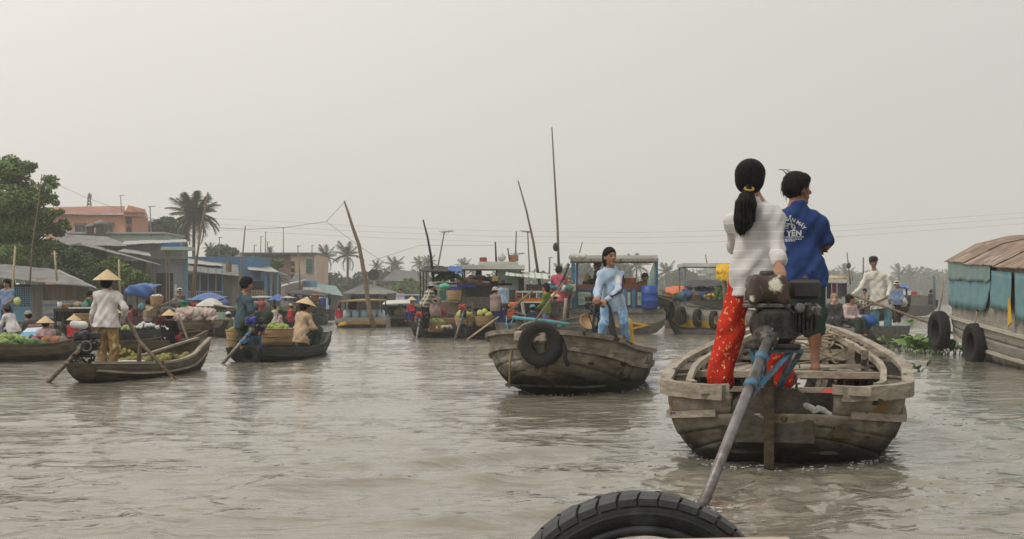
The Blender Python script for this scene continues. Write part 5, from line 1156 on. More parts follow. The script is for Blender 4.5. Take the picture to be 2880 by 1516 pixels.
ppl('man in a mauve shirt, blue trousers and cream sun hat standing over the melons', 1393, 809, 41.2, .3, -30, stand, 'shirt_mauve', 'trousers_blue', 'bucket', 'hat_cream', wide=1.2, hem=.05)
pole('pale bamboo pole slanting into the river in front of the melon sampan', [wl(1313, 956), at(1355, 925, 40.0), at(1402, 892, 40.6)], .025, name='bamboo_pole', cat='pole', mt='bamboo')
d1 = thing('wooden_boat', 'flat-roofed trading boat with mint cabin wall and cluttered roof', 'boat', at(1300, 0, 48.0)-Vector((0, 0, at(1300, 0, 48.0).z)))
def bhull(root, px0, px1, py0, py1, Y, depth, mt):    # planked boat side-on: raked ends, rising sheer, narrowing bottom
    a, b = at(px0, py1, Y), at(px1, py0, Y); x0, x1, zb, zt = a.x, b.x, min(a.z, -.1), b.z; loc = Vector(root.location); ns = 4
    def P(t, v, side):
        e = abs(2*t-1); hw_ = depth/2*(1-.55*e**3)*(.55+.45*v**.6); z = zb+(zt+.14*(zt-zb)*e**2.5-zb)*v; x = x0+(x1-x0)*t+(2*t-1)*(-.30*(1-v))*e**2*min(1.2, (x1-x0)*.2)
        return Vector((x, Y+depth/2+side*hw_, z))-loc
    ts = [i/16 for i in range(17)]
    for side in (-1, 1):
        for k in range(ns): m = MB(); slab2(m, [[P(t, v, side)+Vector((0, side*.012*k, 0)) for v in (k/ns, (k+.97)/ns)] for t in ts], [[P(t, v, side*.9) for v in (k/ns, (k+.97)/ns)] for t in ts]); m.build('strake', MATS[mt], root)
        m = MB(); sweep(m, [P(t, 1, side)+Vector((0, side*.03, .02)) for t in ts], .10, .07); m.build('gunwale', MATS['wood_grey_boat'], root)
    for t in (0, 1): m = MB(); m.slab([[P(t, v, s_) for s_ in (-1, 0, 1)] for v in (0, .5, 1)], (.03*(1 if t else -1), 0, 0)); m.build('end_board', MATS[mt], root)
    m = MB(); m.slab([[P(t, .80, s_*.9) for s_ in (-1, 0, 1)] for t in ts], (0, 0, -.03)); return m.build('deck', MATS['wood_dark_in'], root)
def bxp(root, name, px0, px1, py0, py1, Y, depth, mt, dy=0.0):
    if name == 'hull': return bhull(root, px0, px1, py0, py1, Y+dy, depth, mt)
    a = at(px0, py1, Y+dy); b = at(px1, py0, Y+dy); m = MB(); c = Vector(((a.x+b.x)/2, Y+dy+depth/2, (a.z+b.z)/2))-Vector(root.location); m.box(c, (abs(b.x-a.x), depth, abs(b.z-a.z))); return m.build(name, MATS[mt], root)
bxp(d1, 'hull', 1285, 1470, 800, 935, 48.0, 2.2, 'wood_black_boat'); bxp(d1, 'deck_edge', 1290, 1440, 796, 803, 47.9, 2.3, 'paint_redbrown'); bxp(d1, 'side_panel', 1300, 1425, 835, 868, 47.95, .04, 'wood_grey_boat')
bxp(d1, 'roof', 1295, 1476, 745, 757, 47.6, 2.6, 'awning_pale'); bxp(d1, 'upper_roof', 1345, 1458, 736, 745, 47.9, 1.8, 'awning_pale'); bxp(d1, 'cabin_wall', 1398, 1462, 757, 852, 47.9, 1.4, 'paint_mint'); bxp(d1, 'blue_panel', 1338, 1355, 757, 800, 49.5, .05, 'paint_blue'); bxp(d1, 'blue_rail', 1285, 1340, 798, 808, 47.85, .05, 'tank_blue')
for px in (1301, 1307, 1396, 1463): bxp(d1, 'post', px-2, px+2, 757, 800, 47.9, .05, 'post_dark')
d1b = thing('awning', 'scalloped pale green striped awning beside the mint cabin', 'awning', at(1484, 0, 47.0)-Vector((0, 0, at(1484, 0, 47).z)))
awning('sheet', d1b, at(1421, 775, 46.4)-d1b.location, at(1550, 787, 46.4)-d1b.location, at(1545, 772, 48.2)-d1b.location, at(1424, 762, 48.2)-d1b.location, 'awning_green_stripe', .05, .02)
for px in (1460, 1472, 1545): bxp(d1b, 'post', px-2, px+2, 775, 870, 46.6, .05, 'post_dark')
d2 = thing('wooden_boat', 'dark-hulled boat with a rust-red gunwale band behind the green-shirted woman', 'boat', at(1490, 0, 46.0)-Vector((0, 0, at(1490, 0, 46).z)))
bxp(d2, 'hull', 1436, 1540, 850, 935, 46.0, 2.0, 'wood_black_boat'); bxp(d2, 'gunwale', 1436, 1545, 838, 848, 45.9, 2.1, 'paint_orange'); bxp(d2, 'white_rail', 1436, 1545, 848, 852, 45.85, 2.1, 'awning_pale'); bxp(d2, 'cabin', 1480, 1545, 800, 838, 46.8, 1.0, 'wood_grey_boat')
for k in range(5): bxp(d2, 'rail_post', 1448+k*20, 1451+k*20, 822, 838, 46.0, .04, 'awning_pale')
bxp(d2, 'top_rail', 1446, 1532, 818, 823, 46.0, .04, 'awning_pale'); bxp(d2, 'fender_barrel', 1432, 1450, 815, 850, 45.5, .3, 'wood_black_boat')
e1 = thing('wooden_boat', 'market boat under a sagging dark tarpaulin with potted plants', 'boat', at(1230, 0, 46.0)-Vector((0, 0, at(1230, 0, 46).z)))
bxp(e1, 'hull', 1165, 1300, 870, 940, 46.0, 1.8, 'wood_black_boat'); bxp(e1, 'counter', 1235, 1330, 850, 905, 45.2, 1.2, 'wood_pole'); bxp(e1, 'shelf', 1228, 1300, 795, 800, 46.5, .8, 'wood_pole'); bxp(e1, 'green_crate', 1236, 1252, 815, 845, 45.8, .5, 'tank_green'); bxp(e1, 'blue_tarpaulin', 1255, 1292, 806, 816, 45.4, .9, 'tank_blue'); bxp(e1, 'yellow_beam', 1226, 1258, 812, 816, 45.3, .05, 'paint_yellow')
awning('tarpaulin', e1, at(1180, 764, 45.6)-e1.location, at(1300, 766, 45.6)-e1.location, at(1298, 752, 47.4)-e1.location, at(1196, 750, 47.4)-e1.location, 'tarp_dark', .16, .03, .03)
awning('blue_corner', e1, at(1262, 762, 45.5)-e1.location, at(1302, 772, 45.5)-e1.location, at(1296, 750, 46.2)-e1.location, at(1258, 752, 46.2)-e1.location, 'awning_blue', .05, .03, .05)
for px in (1182, 1191, 1200, 1218): bxp(e1, 'post', px-1.5, px+1.5, 765, 890, 46.3, .05, 'post_dark')
heap('potted leafy plants on the shelf under the dark tarpaulin', at(1262, 788, 46.6), .55, .3, .25, 70, 'greens_dark', name='potted_plants', cat='plants', seed=5)
bk = at(1278, 848, 44.9); basket('tall cane basket on the counter of the market boat', bk, .20, .22, .34)
S = SDF(); S.ell((0, 0, 0), (.18, .12, .10), .05); S.folds = [(.012, (30, 20, 30), 0)]; o = link('plastic_bag', S.mesh('plastic_bag', .03), mat('bag_green', (.10, .42, .30), (.08, .33, .24), rough=.35), None, False, at(1250, 806, 45.0)); tag(o, 'translucent green plastic bag hung beside the cane baskets', 'bag')
ppl('man in a light blue shirt and dark hat standing behind the man in mauve', 1412, 788, 43.0, .3, 20, stand, 'shirt_light_blue', 'trousers_blue', 'bucket', 'hat_dark', wide=1.15)
ppl('bare-armed person in pinkish brown seated behind the plaid-shirted man', 1222, 812, 44.0, .4, 30, seat, 'shirt_mauve', 'trousers_black', wide=1.2)
# grey sampan with the orange engine
c3 = sampan('grey sampan with a turquoise engine bracket and the woman in green', wl(1432, 955), wl(1650, 948), 1.3, .40, .48, .62, MATS['wood_grey_boat'], blunt=(.7, .25), ov=(.1, .3), floor=.2)[0]
longtail('orange-tanked engine on a turquoise bracket at the stern of the grey sampan', at(1428, 915, 40.2), R(180), .95, tank='tank_orange', frame='frame_turquoise', top=at(1420, 868, 40.0)-at(1428, 915, 40.2), shaft=(-1.5, -.2, -.32), detail=False, blockm='tank_orange') if mat('frame_turquoise', (.10, .36, .42), (.08, .28, .33), rough=.5) else None
o = pole('turquoise steel shaft lying along the grey sampan', [at(1440, 893, 39.9), at(1530, 902, 39.9), at(1600, 912, 39.9)], .05, mt='frame_turquoise', name='steel_shaft', cat='shaft')
ppl('woman in an olive green blouse standing in the grey sampan', 1536, 797, 40.6, .0, 75, stand, 'shirt_olive', 'trousers_purple', hair='long') if cloth('trousers_purple', (.20, .17, .32)) else None
ppl('crouching person in a navy and white banded jersey and teal cap', 1500, 858, 40.4, .22, 10, squat, 'shirt_navy_band', 'trousers_blue', 'cap', 'hat_teal', wide=1.2)
ppl('person in a pale conical hat seated behind the orange engine', 1442, 848, 43.0, .2, 160, seat, 'trousers_rose', 'trousers_black', 'cone')
ppl('child in a pale top sitting beside the woman in green', 1560, 822, 41.0, .1, 0, stand, 'shirt_grey', 'trousers_rose', 'cone')
bk = at(1648, 908, 40.3); o = basket('upturned round cane tray leaning in the bow of the grey sampan', bk, .20, .24, .10); o.rotation_euler = (1.1, .3, .3)
pole('long pale pole slanting up across the grey sampan', [at(1488, 925, 39.5), at(1588, 790, 40.5)], .03, name='bamboo_pole', cat='pole', mt='wood_pole')
pole('black handled pole leaning past the woman in pink', [at(1572, 815, 40.6), at(1592, 765, 40.6), at(1600, 742, 40.6)], [.05, .03, .04], name='boat_pole', cat='pole', mt='black_plastic')
pole('dark oar slanting up from the orange engine', [at(1430, 876, 40.0), at(1498, 818, 41.0)], .035)
ppl('woman in a black jacket and pink dress seated high on a boat\'s bow', 1571, 748, 46.0, .9, -20, seat, 'shirt_pink', 'shirt_pink', h=.025, hem=.1)
bxp(thing('wooden_boat', 'brown wooden boat bow on which the woman in pink sits', 'boat', at(1575, 0, 46.3)-Vector((0, 0, at(1575, 0, 46.3).z))), 'hull', 1540, 1606, 818, 930, 46.3, 2.0, 'wood_pole')
# black open jacket over the pink dress
cloth('jacket_black', (.014, .014, .016))
# net heap and posts by the blue boat
heap('heap of old rope and netting hanging beside the blue houseboat', at(1597, 835, 46.6), .18, .2, .75, 90, 'rope', name='rope_heap', cat='rope', sz=.09, seed=8)
for k, (x0, y0, x1, y1) in enumerate(((1585, 892, 1592, 838), (1480, 905, 1468, 850))): pole('leaning weathered post '+('by the netting heap' if k == 0 else 'in front of the rust-red gunwale band'), [wl(x0, 940) if False else at(x0, y0+20, 44.5), at(x1, y1, 44.5)], .05, name='mooring_post', cat='post', mt='wood_grey_rail')
# ---- blue houseboat VAN THO
bl = thing('houseboat', 'bright blue houseboat with mint panels lettered VAN THO and a pale flat roof', 'boat', at(1730, 0, 47.0)-Vector((0, 0, at(1730, 0, 47).z)))
YB = 47.0
HBs = []
def hullbox(root, pxs, ys_top, ys_bot, Y, depth, mt, name='hull'):
    m = MB(); P = []
    for px, yt, yb in zip(pxs, ys_top, ys_bot): P.append([at(px, yt, Y)-Vector(root.location), at(px, (yt+yb)/2, Y)-Vector(root.location), at(px, yb, Y)-Vector(root.location)+Vector((0, .3, 0))])
    m.slab(P, (0, depth, 0)); return m.build(name, MATS[mt], root)
hullbox(bl, (1600, 1640, 1720, 1800, 1850, 1872), (872, 874, 876, 878, 878, 876), (942, 948, 950, 946, 936, 915), 46.6, 2.6, 'wood_houseboat')
bxp(bl, 'deck_edge', 1608, 1868, 868, 880, 46.5, 2.8, 'wood_grey_boat'); bxp(bl, 'cabin_wall', 1612, 1812, 812, 868, YB, 1.8, 'paint_blue'); bxp(bl, 'sill', 1610, 1850, 800, 812, YB-.06, 1.95, 'paint_redbrown'); bxp(bl, 'top_rail', 1612, 1815, 811, 816, YB-.04, .05, 'paint_blue')
for k, px in enumerate((1616, 1672, 1712, 1758, 1782)): bxp(bl, 'stud', px-5, px+5, 816, 868, YB-.04, .05, 'paint_blue')
bxp(bl, 'roof', 1615, 1850, 718, 730, YB-.3, 2.4, 'awning_pale'); bxp(bl, 'roof_edge', 1612, 1852, 727, 735, YB-.35, 2.5, 'wood_grey_rail')
for px in (1612, 1846): bxp(bl, 'post', px-5, px+5, 712 if px < 1700 else 735, 802, YB-.1, .10, 'paint_blue')
bxp(bl, 'post', 1620, 1626, 735, 800, YB+1.4, .08, 'paint_blue'); bxp(bl, 'orange_board', 1758, 1790, 782, 800, YB+.6, .05, 'paint_orange')
for k, (x0, x1) in enumerate(((1623, 1664), (1678, 1692), (1762, 1776), (1790, 1808))):
    bxp(bl, 'panel_frame', x0, x1, 818, 862, YB-.05, .05, 'paint_redbrown'); bxp(bl, 'panel', x0+3, x1-3, 822, 858, YB-.07, .05, 'paint_mint')
mat('letter_olive', (.10, .12, .05), rough=.8)
def sign_text(root, txt, px, py, Y, size, mt, name='lettering'):
    vs, fs = text_pieces(txt, size, 0, 0); c = at(px, py, Y)-Vector(root.location); m = MB(); m.add([c+Vector((x, 0, z)) for x, z in vs], fs); return m.build(name, MATS[mt], root)
sign_text(bl, 'V\u1ea0N', 1643, 831, YB-.075, .17, 'letter_olive'); sign_text(bl, 'TH\u1ecc', 1643, 847, YB-.075, .17, 'letter_olive'); sign_text(bl, 'T', 1798, 840, YB-.075, .17, 'letter_olive')
m = MB(); c = at(1775, 916, 46.55)-bl.location; s2 = .012; m.add([c+Vector((-.62, -.02, 0)), c+Vector((-.1, -.02, .17)), c+Vector((.62, -.02, .02)), c+Vector((-.1, -.02, -.16))], [(0, 1, 2, 3)]); m.build('painted_eye', MATS['paint_yellow'], bl)
m = MB(); m.add([c+Vector((-.38, -.025, 0)), c+Vector((-.1, -.025, .09)), c+Vector((.36, -.025, .01)), c+Vector((-.1, -.025, -.09))], [(0, 1, 2, 3)]); m.build('painted_iris', MATS['paint_redbrown'], bl)
S = SDF(); S.cap((0, 0, 0), (0, 0, .35), .08, .03, .03); S.cap((-.03, 0, 0), (-.08, 0, -.55), .09, .14, .03); S.folds = [(.015, (30, 10, 6), 0)]; link('hanging_cloth', S.mesh('hanging_cloth', .03), MATS['tarp_grey'], bl, False, at(1838, 770, YB-.3)-bl.location)
m = MB(); m.lathe([(.0, 0), (.24, 0), (.27, .04), (.275, .25), (.285, .27), (.275, .29), (.275, .5), (.285, .52), (.275, .54), (.26, .74), (.22, .77), (0, .77)], 20); o = m.build('water_barrel', MATS['barrel_blue'], None, True, at(1827, 869, 46.55)); tag(o, 'big blue plastic barrel standing on the stern of the blue houseboat', 'barrel')
ppl('man in black seated at the helm inside the blue houseboat', 1684, 733, 48.0, .9, 80, seat, 'trousers_black', 'trousers_black', h=.025)
ppl('person in drab khaki crouching under the houseboat roof beside the hanging cloth', 1808, 768, 48.2, .9, 200, squat, 'shirt_khaki', 'trousers_black')
# bundles tied on the roof
S = SDF(); [S.ell((x, 0, 0), (.12, .15, .10), .05) for x in (-.2, 0, .15)]; S.folds = [(.02, (25, 20, 20), 0)]; o = link('cloth_bundle', S.mesh('cloth_bundle', .03), MATS['awning_pale'], None, False, at(1628, 722, 46.8)); tag(o, 'white cloth bundle lashed to the corner of the blue houseboat roof', 'bundle')
# ---- boat with the yellow stripe and tyres
A, B_ = at(2150, 0, 46.5), at(1888, 0, 48.5); A.z = B_.z = 0
ys, HY, = sampan('big wooden boat with a yellow side stripe hung with tyres', A, B_, 2.2, .78, .74, 1.28, MATS['wood_houseboat'], name='wooden_boat', blunt=(.9, .2), floor=.4, ov=(.0, .6), keel=-.3, k1=.3)
m = MB(); n = 30; P = [[HY.pt(t, v, -1, .03) for v in (.72, .84)] for t in [.05+.90*i/n for i in range(n+1)]]; P2 = [[HY.pt(t, v, -1, .05) for v in (.72, .84)] for t in [.05+.90*i/n for i in range(n+1)]]; slab2(m, P, P2); m.build('yellow_stripe', MATS['paint_yellow'], ys)
for side in (-1, 1):
    m = MB(); P = [[HY.pt(t, v, side, .045) for v in (.72, .84)] for t in [.05+.90*i/n for i in range(n+1)]]; P2 = [[HY.pt(t, v, side, .055) for v in (.72, .84)] for t in [.05+.90*i/n for i in range(n+1)]]; slab2(m, P, P2); m.build('yellow_stripe', MATS['paint_yellow'], ys)
for k, (px, py) in enumerate(((1882, 872), (1916, 888), (1962, 895), (2008, 900))):
    tyre('dark tyre fender hung over the yellow stripe of the big wooden boat', at(px, py, 47.0-k*.25), (R(90), 0, R(60)), Ro=.30, Ri=.17, wd=.16, group='tyres on the yellow-striped boat')
canopy(ys, 1922, 2062, 750, 47.2, 1.8, 'awning_pale', .03, zp=.9, pm='frame_grey', name='roof', th=.12) if mat('frame_grey', (.20, .26, .27), rough=.7) else None
bxp(thing('side_awning', 'grey side flap of the roof over the yellow-striped boat', 'awning', at(2000, 0, 46.9)-Vector((0, 0, at(2000, 0, 46.9).z))), 'sheet', 1972, 2045, 758, 770, 46.9, .5, 'awning_pale')
yt = tbox0('crumpled yellow tarpaulin draped over the roof of the yellow-striped boat', 2045, 46.4)
for k, (x0, x1, y0, y1, Y) in enumerate(((2014, 2082, 768, 745, 46.2), (2014, 2056, 786, 766, 46.15), (2040, 2082, 792, 764, 46.1))):
    q = [at(x0, y0, Y), at(x1, y0+4*k, Y), at(x1, y1, Y+(1.1 if k == 0 else .12)), at(x0, y1+3, Y+(1.1 if k == 0 else .12))]; awning('fold', yt, *[v-yt.location for v in q], 'yellow_cloth', -.10, .03, .10, 14, k)
pole('thick brown post standing in the yellow-striped boat below the yellow tarpaulin', [at(2040, 880, 46.6), at(2038, 778, 46.6)], .08, name='deck_post', cat='post')
heap('firewood sticks and bundles stacked along the yellow-striped boat', at(1960, 842, 47.6), .9, .3, .18, 60, 'wood_pole', name='firewood', cat='firewood', sz=.12, seed=11); heap('leafy plants growing beside the post of the yellow-striped boat', at(2022, 842, 46.9), .16, .16, .45, 50, 'greens_dark', name='leafy_plants', cat='plants', sz=.09, seed=12)
o = heap('yellow flowers on the yellow-striped boat', at(2000, 832, 46.9), .22, .1, .06, 16, 'yellow_cloth', name='flowers', cat='flowers', sz=.05, seed=13)
by = thing('wooden_boat', 'moored boat heaped with blue and orange tarpaulins', 'boat', at(1990, 0, 56)-Vector((0, 0, at(1990, 0, 56).z)))
bxp(by, 'hull', 1870, 2090, 832, 880, 56, 2.2, 'wood_grey_boat'); bxp(by, 'yellow_rail', 1868, 1960, 828, 834, 55.9, .1, 'paint_yellow')
for k, (x0, x1, y, mt) in enumerate(((1872, 1960, 815, 'tarp_orange'), (1940, 2010, 812, 'awning_blue'), (1985, 2050, 818, 'awning_blue'), (2050, 2090, 815, 'tarp_orange'), (1925, 2040, 796, 'tarp_dark'))):
    if k == 0: mat('tarp_orange', (.55, .13, .03), (.42, .10, .03), rough=.6)
    awning('tarpaulin', by, at(x0, y+12, 55.6)-by.location, at(x1, y+14, 55.6)-by.location, at(x1, y-4, 57.5)-by.location, at(x0, y-4, 57.5)-by.location, mt, -.12, .04, .12, seed=k)
# ---- right background
bi = thing('wooden_boat', 'boat with bamboo poles stacked on its roof and clothes hung below', 'boat', at(2350, 0, 52)-Vector((0, 0, at(2350, 0, 52).z)))
bxp(bi, 'hull', 2300, 2440, 862, 915, 52, 1.8, 'wood_black_boat'); bxp(bi, 'roof', 2318, 2382, 785, 795, 51.6, 2.2, 'awning_pale')
for k in range(7): m = MB(); a = at(2322, 783-2.2*(k % 3), 51.7+.25*k); m.tube([a-bi.location, a-bi.location+Vector((.75, 0, 0))], .05, 7); m.build('bamboo_pole', MATS['bamboo'], bi, True)
for px in (2320, 2380): bxp(bi, 'post', px-2, px+2, 795, 870, 51.8, .06, 'post_dark')
for k, (px, mt) in enumerate(((2332, 'trousers_black'), (2347, 'shirt_plum'), (2362, 'shirt_grey'), (2374, 'shirt_grey'))): bxp(bi, 'hung_garment', px-6, px+6, 797, 840-6*(k % 2), 51.75+.05*k, .04, mt)
ppl('man in a pale blue shirt and sun hat standing beyond the rowing boat', 2522, 792, 46.0, .35, 175, stand, 'shirt_blue_grey', 'trousers_black', 'bucket', 'hat_cream', wide=1.1)
bj = thing('wooden_boat', 'dark boat under a blue tarpaulin behind the pale-blue-shirted man', 'boat', at(2535, 0, 47)-Vector((0, 0, at(2535, 0, 47).z)))
hullbox(bj, (2470, 2510, 2545, 2562), (862, 850, 842, 830), (905, 900, 892, 875), 47, 1.8, 'wood_black_boat'); awning('blue_tarpaulin', bj, at(2515, 806, 47.5)-bj.location, at(2556, 814, 47.5)-bj.location, at(2556, 804, 49)-bj.location, at(2515, 800, 49)-bj.location, 'awning_blue', .05, .04, .05)
for px in (2520, 2550): bxp(bj, 'post', px-2, px+2, 810, 860, 48, .05, 'post_dark')
bk_ = thing('wooden_boat', 'hazy far boat loaded with red and white sacks', 'boat', at(2600, 0, 95)-Vector((0, 0, at(2600, 0, 95).z)))
hullbox(bk_, (2550, 2580, 2610, 2630), (830, 829, 832, 838), (888, 890, 888, 876), 95, 3, 'wood_grey_boat'); bxp(bk_, 'red_sack', 2562, 2580, 820, 831, 95.5, 1, 'shirt_red'); bxp(bk_, 'white_sack', 2545, 2562, 818, 831, 95.5, 1, 'hat_white')
ppl('distant dark figure sitting on the stern of the far loaded boat', 2618, 814, 94.0, .3, -60, seat, 'trousers_black', 'trousers_black', h=.05)
ppl('woman in a dark patterned blouse on the boat behind the rowing boat', 2432, 812, 50.0, .4, 150, stand, 'plaid_dark', 'trousers_black')
for k, (px, y0, y1, Y) in enumerate(((2628, 770, 850, 60), (2560, 806, 790, 50))):
    if k == 0: pole('thin weathered marker pole topped with a red cone near the houseboat bow', [at(px, 870, Y), at(px-1, 782, Y), at(px-4, 776, Y)], .06, name='marker_pole', cat='pole', mt='frame_grey')
# ------------------------------------------------------------------ crowded boats along the left bank
def tbox(label, px, Y, name='wooden_boat', cat='boat'):
    p = at(px, 0, Y); p.z = 0; return thing(name, label, cat, p)
sampan('long dark sampan crossing behind the woman in the white jacket', wl(-140, 1024), wl(216, 1010), 1.05, .30, .38, .42, MATS['wood_brown_boat'], blunt=(.5, .3), floor=.08)
mat('veg_bundle', (.30, .36, .14), (.16, .24, .06), scale=12, rough=.8)
heap('cut greens and white roots piled in the long dark sampan', at(20, 965, 26.6), .45, .3, .14, 60, 'greens_pale', seed=21); heap('leafy dark greens strewn along the long dark sampan', at(60, 972, 26.4), .5, .2, .08, 50, 'greens_dark', seed=22)
k2 = tbox('boat with a sloping sky-blue and white deck behind the woman in pink', 80, 28.5)
mat('deck_sky', (.10, .30, .52), (.08, .24, .42), scale=5, rough=.45); mat('deck_pale', (.48, .62, .70), (.40, .53, .60), scale=5, rough=.5)
def slant(root, name, pts, Y0, Y1, mt):
    a, b, c, d = pts; m = MB(); q = [at(*a, Y0), at(*b, Y0), at(*c, Y1), at(*d, Y1)]; q = [v-Vector(root.location) for v in q]; m.slab([[q[0], q[1]], [q[3], q[2]]], (0, .02, -.03)); return m.build(name, MATS[mt], root)
slant(k2, 'blue_deck', ((20, 968), (118, 962), (112, 932), (62, 936)), 27.8, 28.4, 'deck_sky'); slant(k2, 'pale_deck', ((62, 935), (124, 931), (124, 918), (78, 921)), 28.4, 28.9, 'deck_pale'); slant(k2, 'red_coaming', ((76, 920), (128, 916), (128, 910), (82, 912)), 28.85, 29.1, 'paint_redbrown'); bxp(k2, 'hull', 20, 130, 950, 1012, 28.6, 1.0, 'wood_brown_boat')
ppl('woman in a pink blouse and conical hat seated in the long dark sampan', 128, 888, 26.9, .1, 20, seat, 'blouse_pink', 'trousers_rose', 'cone', h=.02, wide=1.15)
ppl('man in a white shirt and dark hat bending over beside the blue deck', 35, 858, 29.5, .1, 70, lean, 'jacket_white', 'trousers_black', 'bucket', 'hat_dark', h=.022, wide=1.2)
ppl('man in a grey-blue shirt standing by the lattice house with a yellow bag', 20, 786, 37.0, .2, 160, stand, 'shirt_blue_grey', 'trousers_blue', h=.025, wide=1.15, sleeve='short')
S = SDF(); S.ell((0, 0, 0), (.09, .08, .11), .03); S.folds = [(.01, (40, 20, 20), 0)]; o = link('plastic_bag', S.mesh('plastic_bag', .025), mat('bag_yellow', (.50, .56, .20), rough=.4), None, False, at(48, 848, 36.8)); tag(o, 'pale yellow plastic bag held by the man in grey-blue', 'bag')
ppl('man in a drab grey jacket and flat cap seated beyond the blue deck', 82, 876, 31.5, .1, 60, seat, 'shirt_grey', 'trousers_black', 'cap', 'hat_grey', h=.024, wide=1.2)
k3 = tbox('dark market boat with a flat counter and a cup left on top', 205, 35.5)
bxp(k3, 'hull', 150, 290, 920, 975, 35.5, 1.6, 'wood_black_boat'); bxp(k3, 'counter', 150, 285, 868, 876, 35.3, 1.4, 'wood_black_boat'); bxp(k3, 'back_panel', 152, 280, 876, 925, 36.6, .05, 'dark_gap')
for px in (154, 176, 280): bxp(k3, 'post', px-3, px+3, 876, 925, 35.4, .06, 'wood_black_boat')
bxp(k3, 'white_tray', 192, 262, 864, 868, 35.2, .5, 'hat_white')
m = MB(); m.lathe([(.05, 0), (.065, .17), (.06, .17), (.0, .16)], 12); o = m.build('cup', MATS['hat_white'], None, True, at(168, 868, 35.6)); tag(o, 'white and red cup on the dark market boat counter', 'cup')
ppl('person in a green top crouching on the counter of the dark market boat', 240, 818, 36.0, .9, -70, squat, 'shirt_green', 'shirt_khaki', h=.025)
ppl('woman in a red jacket and conical hat beside a basket', 205, 884, 33.0, .2, -20, seat, 'shirt_red', 'trousers_black', 'cone', h=.025, wide=1.1)
basket('cane basket behind the woman in the red jacket', at(232, 912, 33.8), .17, .22, .24)
S = SDF(); S.cap((-.12, 0, 0), (.12, 0, -.02), .09, .09, .03); o = link('white_sack', S.mesh('white_sack', .025), MATS['hat_white'], None, False, at(222, 912, 32.6)); tag(o, 'white sack lying beside the woman in the red jacket', 'sack')
# flower-blouse woman in a narrow sampan
sampan('narrow dark sampan of the woman in the black flowered blouse', wl(330, 1003), wl(560, 985), .9, .26, .30, .42, MATS['wood_brown_boat'], blunt=(.5, .2), floor=.08)
ppl('woman in a black blouse with white flowers and conical hat', 474, 869, 29.5, .1, -15, seat, 'black_floral', 'trousers_rose', 'cone', h=.02, wide=1.1)
pole('wooden paddle held upright beside the woman in the black flowered blouse', [at(502, 885, 29.4), at(530, 960, 29.2), wl(536, 998)], .022, name='paddle', cat='paddle')
heap('small brown roots in the low brown sampan', at(345, 1000, 21.5), .22, .15, .10, 40, 'pineapple_skin', name='roots', cat='roots', sz=.04, seed=25)
# garlic boat
gbt = deckboat('grey barge-like boat stacked with mesh sacks of garlic', 500, 618, 948, MATS['wood_brown_boat'], 1.4, .48, .46, blunt=(.9, .8), floor=.3, z1=.50)[0]
mat('garlic_mesh', (.56, .47, .42), (.40, .31, .28), scale=26, lo=.42, hi=.58, rough=.85, bump=.8, bscale=30)
S = SDF(); S.ell((0, 0, 0), (.24, .2, .17), .05); S.cap((.12, 0, .1), (.2, 0, .17), .05, .03, .05); S.folds = [(.014, (34, 30, 38), .1), (.008, (70, 60, 55), .8)]; gm = S.mesh('garlic_sack', .022); gm.materials.append(MATS['garlic_mesh'])
for k in range(13):
    row_ = 0 if k < 7 else 1; o = link('garlic_sack', gm, None, None, True, at(508+15*(k % 7)+7*row_, 897-15*row_, 43.6+.35*((k*7) % 3)), (random.uniform(-.2, .2), random.uniform(-.2, .2), random.random()*6)); o.scale = [random.uniform(.85, 1.1)]*3; tag(o, 'bulging mesh sack of garlic stacked on the grey barge-like boat', 'sack', 'garlic sacks on the barge')
ps = tbox('dark stall boat behind the garlic sacks', 560, 46.5); bxp(ps, 'hull', 480, 640, 885, 935, 46.5, 1.6, 'wood_black_boat'); bxp(ps, 'tray', 490, 600, 872, 880, 46.3, 1.2, 'wood_pole'); bxp(ps, 'green_box', 600, 628, 878, 906, 44.6, .4, 'paint_mint')
canopy(ps, 524, 612, 845, 46.6, 1.8, 'awning_blue', -.18, zp=.5, dz=.12, wav=.02); canopy(ps, 545, 615, 862, 45.6, 1.2, 'awning_pale', -.2, zp=.4, dz=.1, posts_=False, name='white_hood'); canopy(ps, 600, 640, 858, 45.4, 1.2, 'wood_grey_rail', -.02, zp=.2, dyr=8, pm='wood_pole', name='flap')
m = MB(); m.lathe([(.15, 0), (.12, .03), (.10, .22), (.16, .26), (.16, .28), (0, .28)], 14); o = m.build('scale', mat('scale_green', (.03, .28, .11), rough=.4), None, True, at(520, 873, 45.0)); tag(o, 'green market scale standing on the garlic stall', 'scale')
m = MB(); m.lathe([(.10, 0), (.13, .24), (.125, .24), (.09, .02)], 14); o = m.build('bucket', MATS['tank_red'], None, True, at(541, 872, 45.2)); tag(o, 'red bucket beside the green market scale', 'bucket')
ppl('man in a brown shirt and white cap behind the green scale', 505, 812, 46.8, .5, 200, stand, 'shirt_brown', 'trousers_black', 'cap', 'hat_white', wide=1.2)
heap('white garlic bulbs spread on the stall tray', at(500, 872, 46.0), .35, .3, .06, 40, 'cream_veg', seed=31, name='garlic', cat='garlic', sz=.05); heap('pale onions spread beside the red bucket', at(575, 872, 46.2), .35, .3, .06, 40, 'cream_veg', seed=32, name='onions', cat='onions', sz=.05)
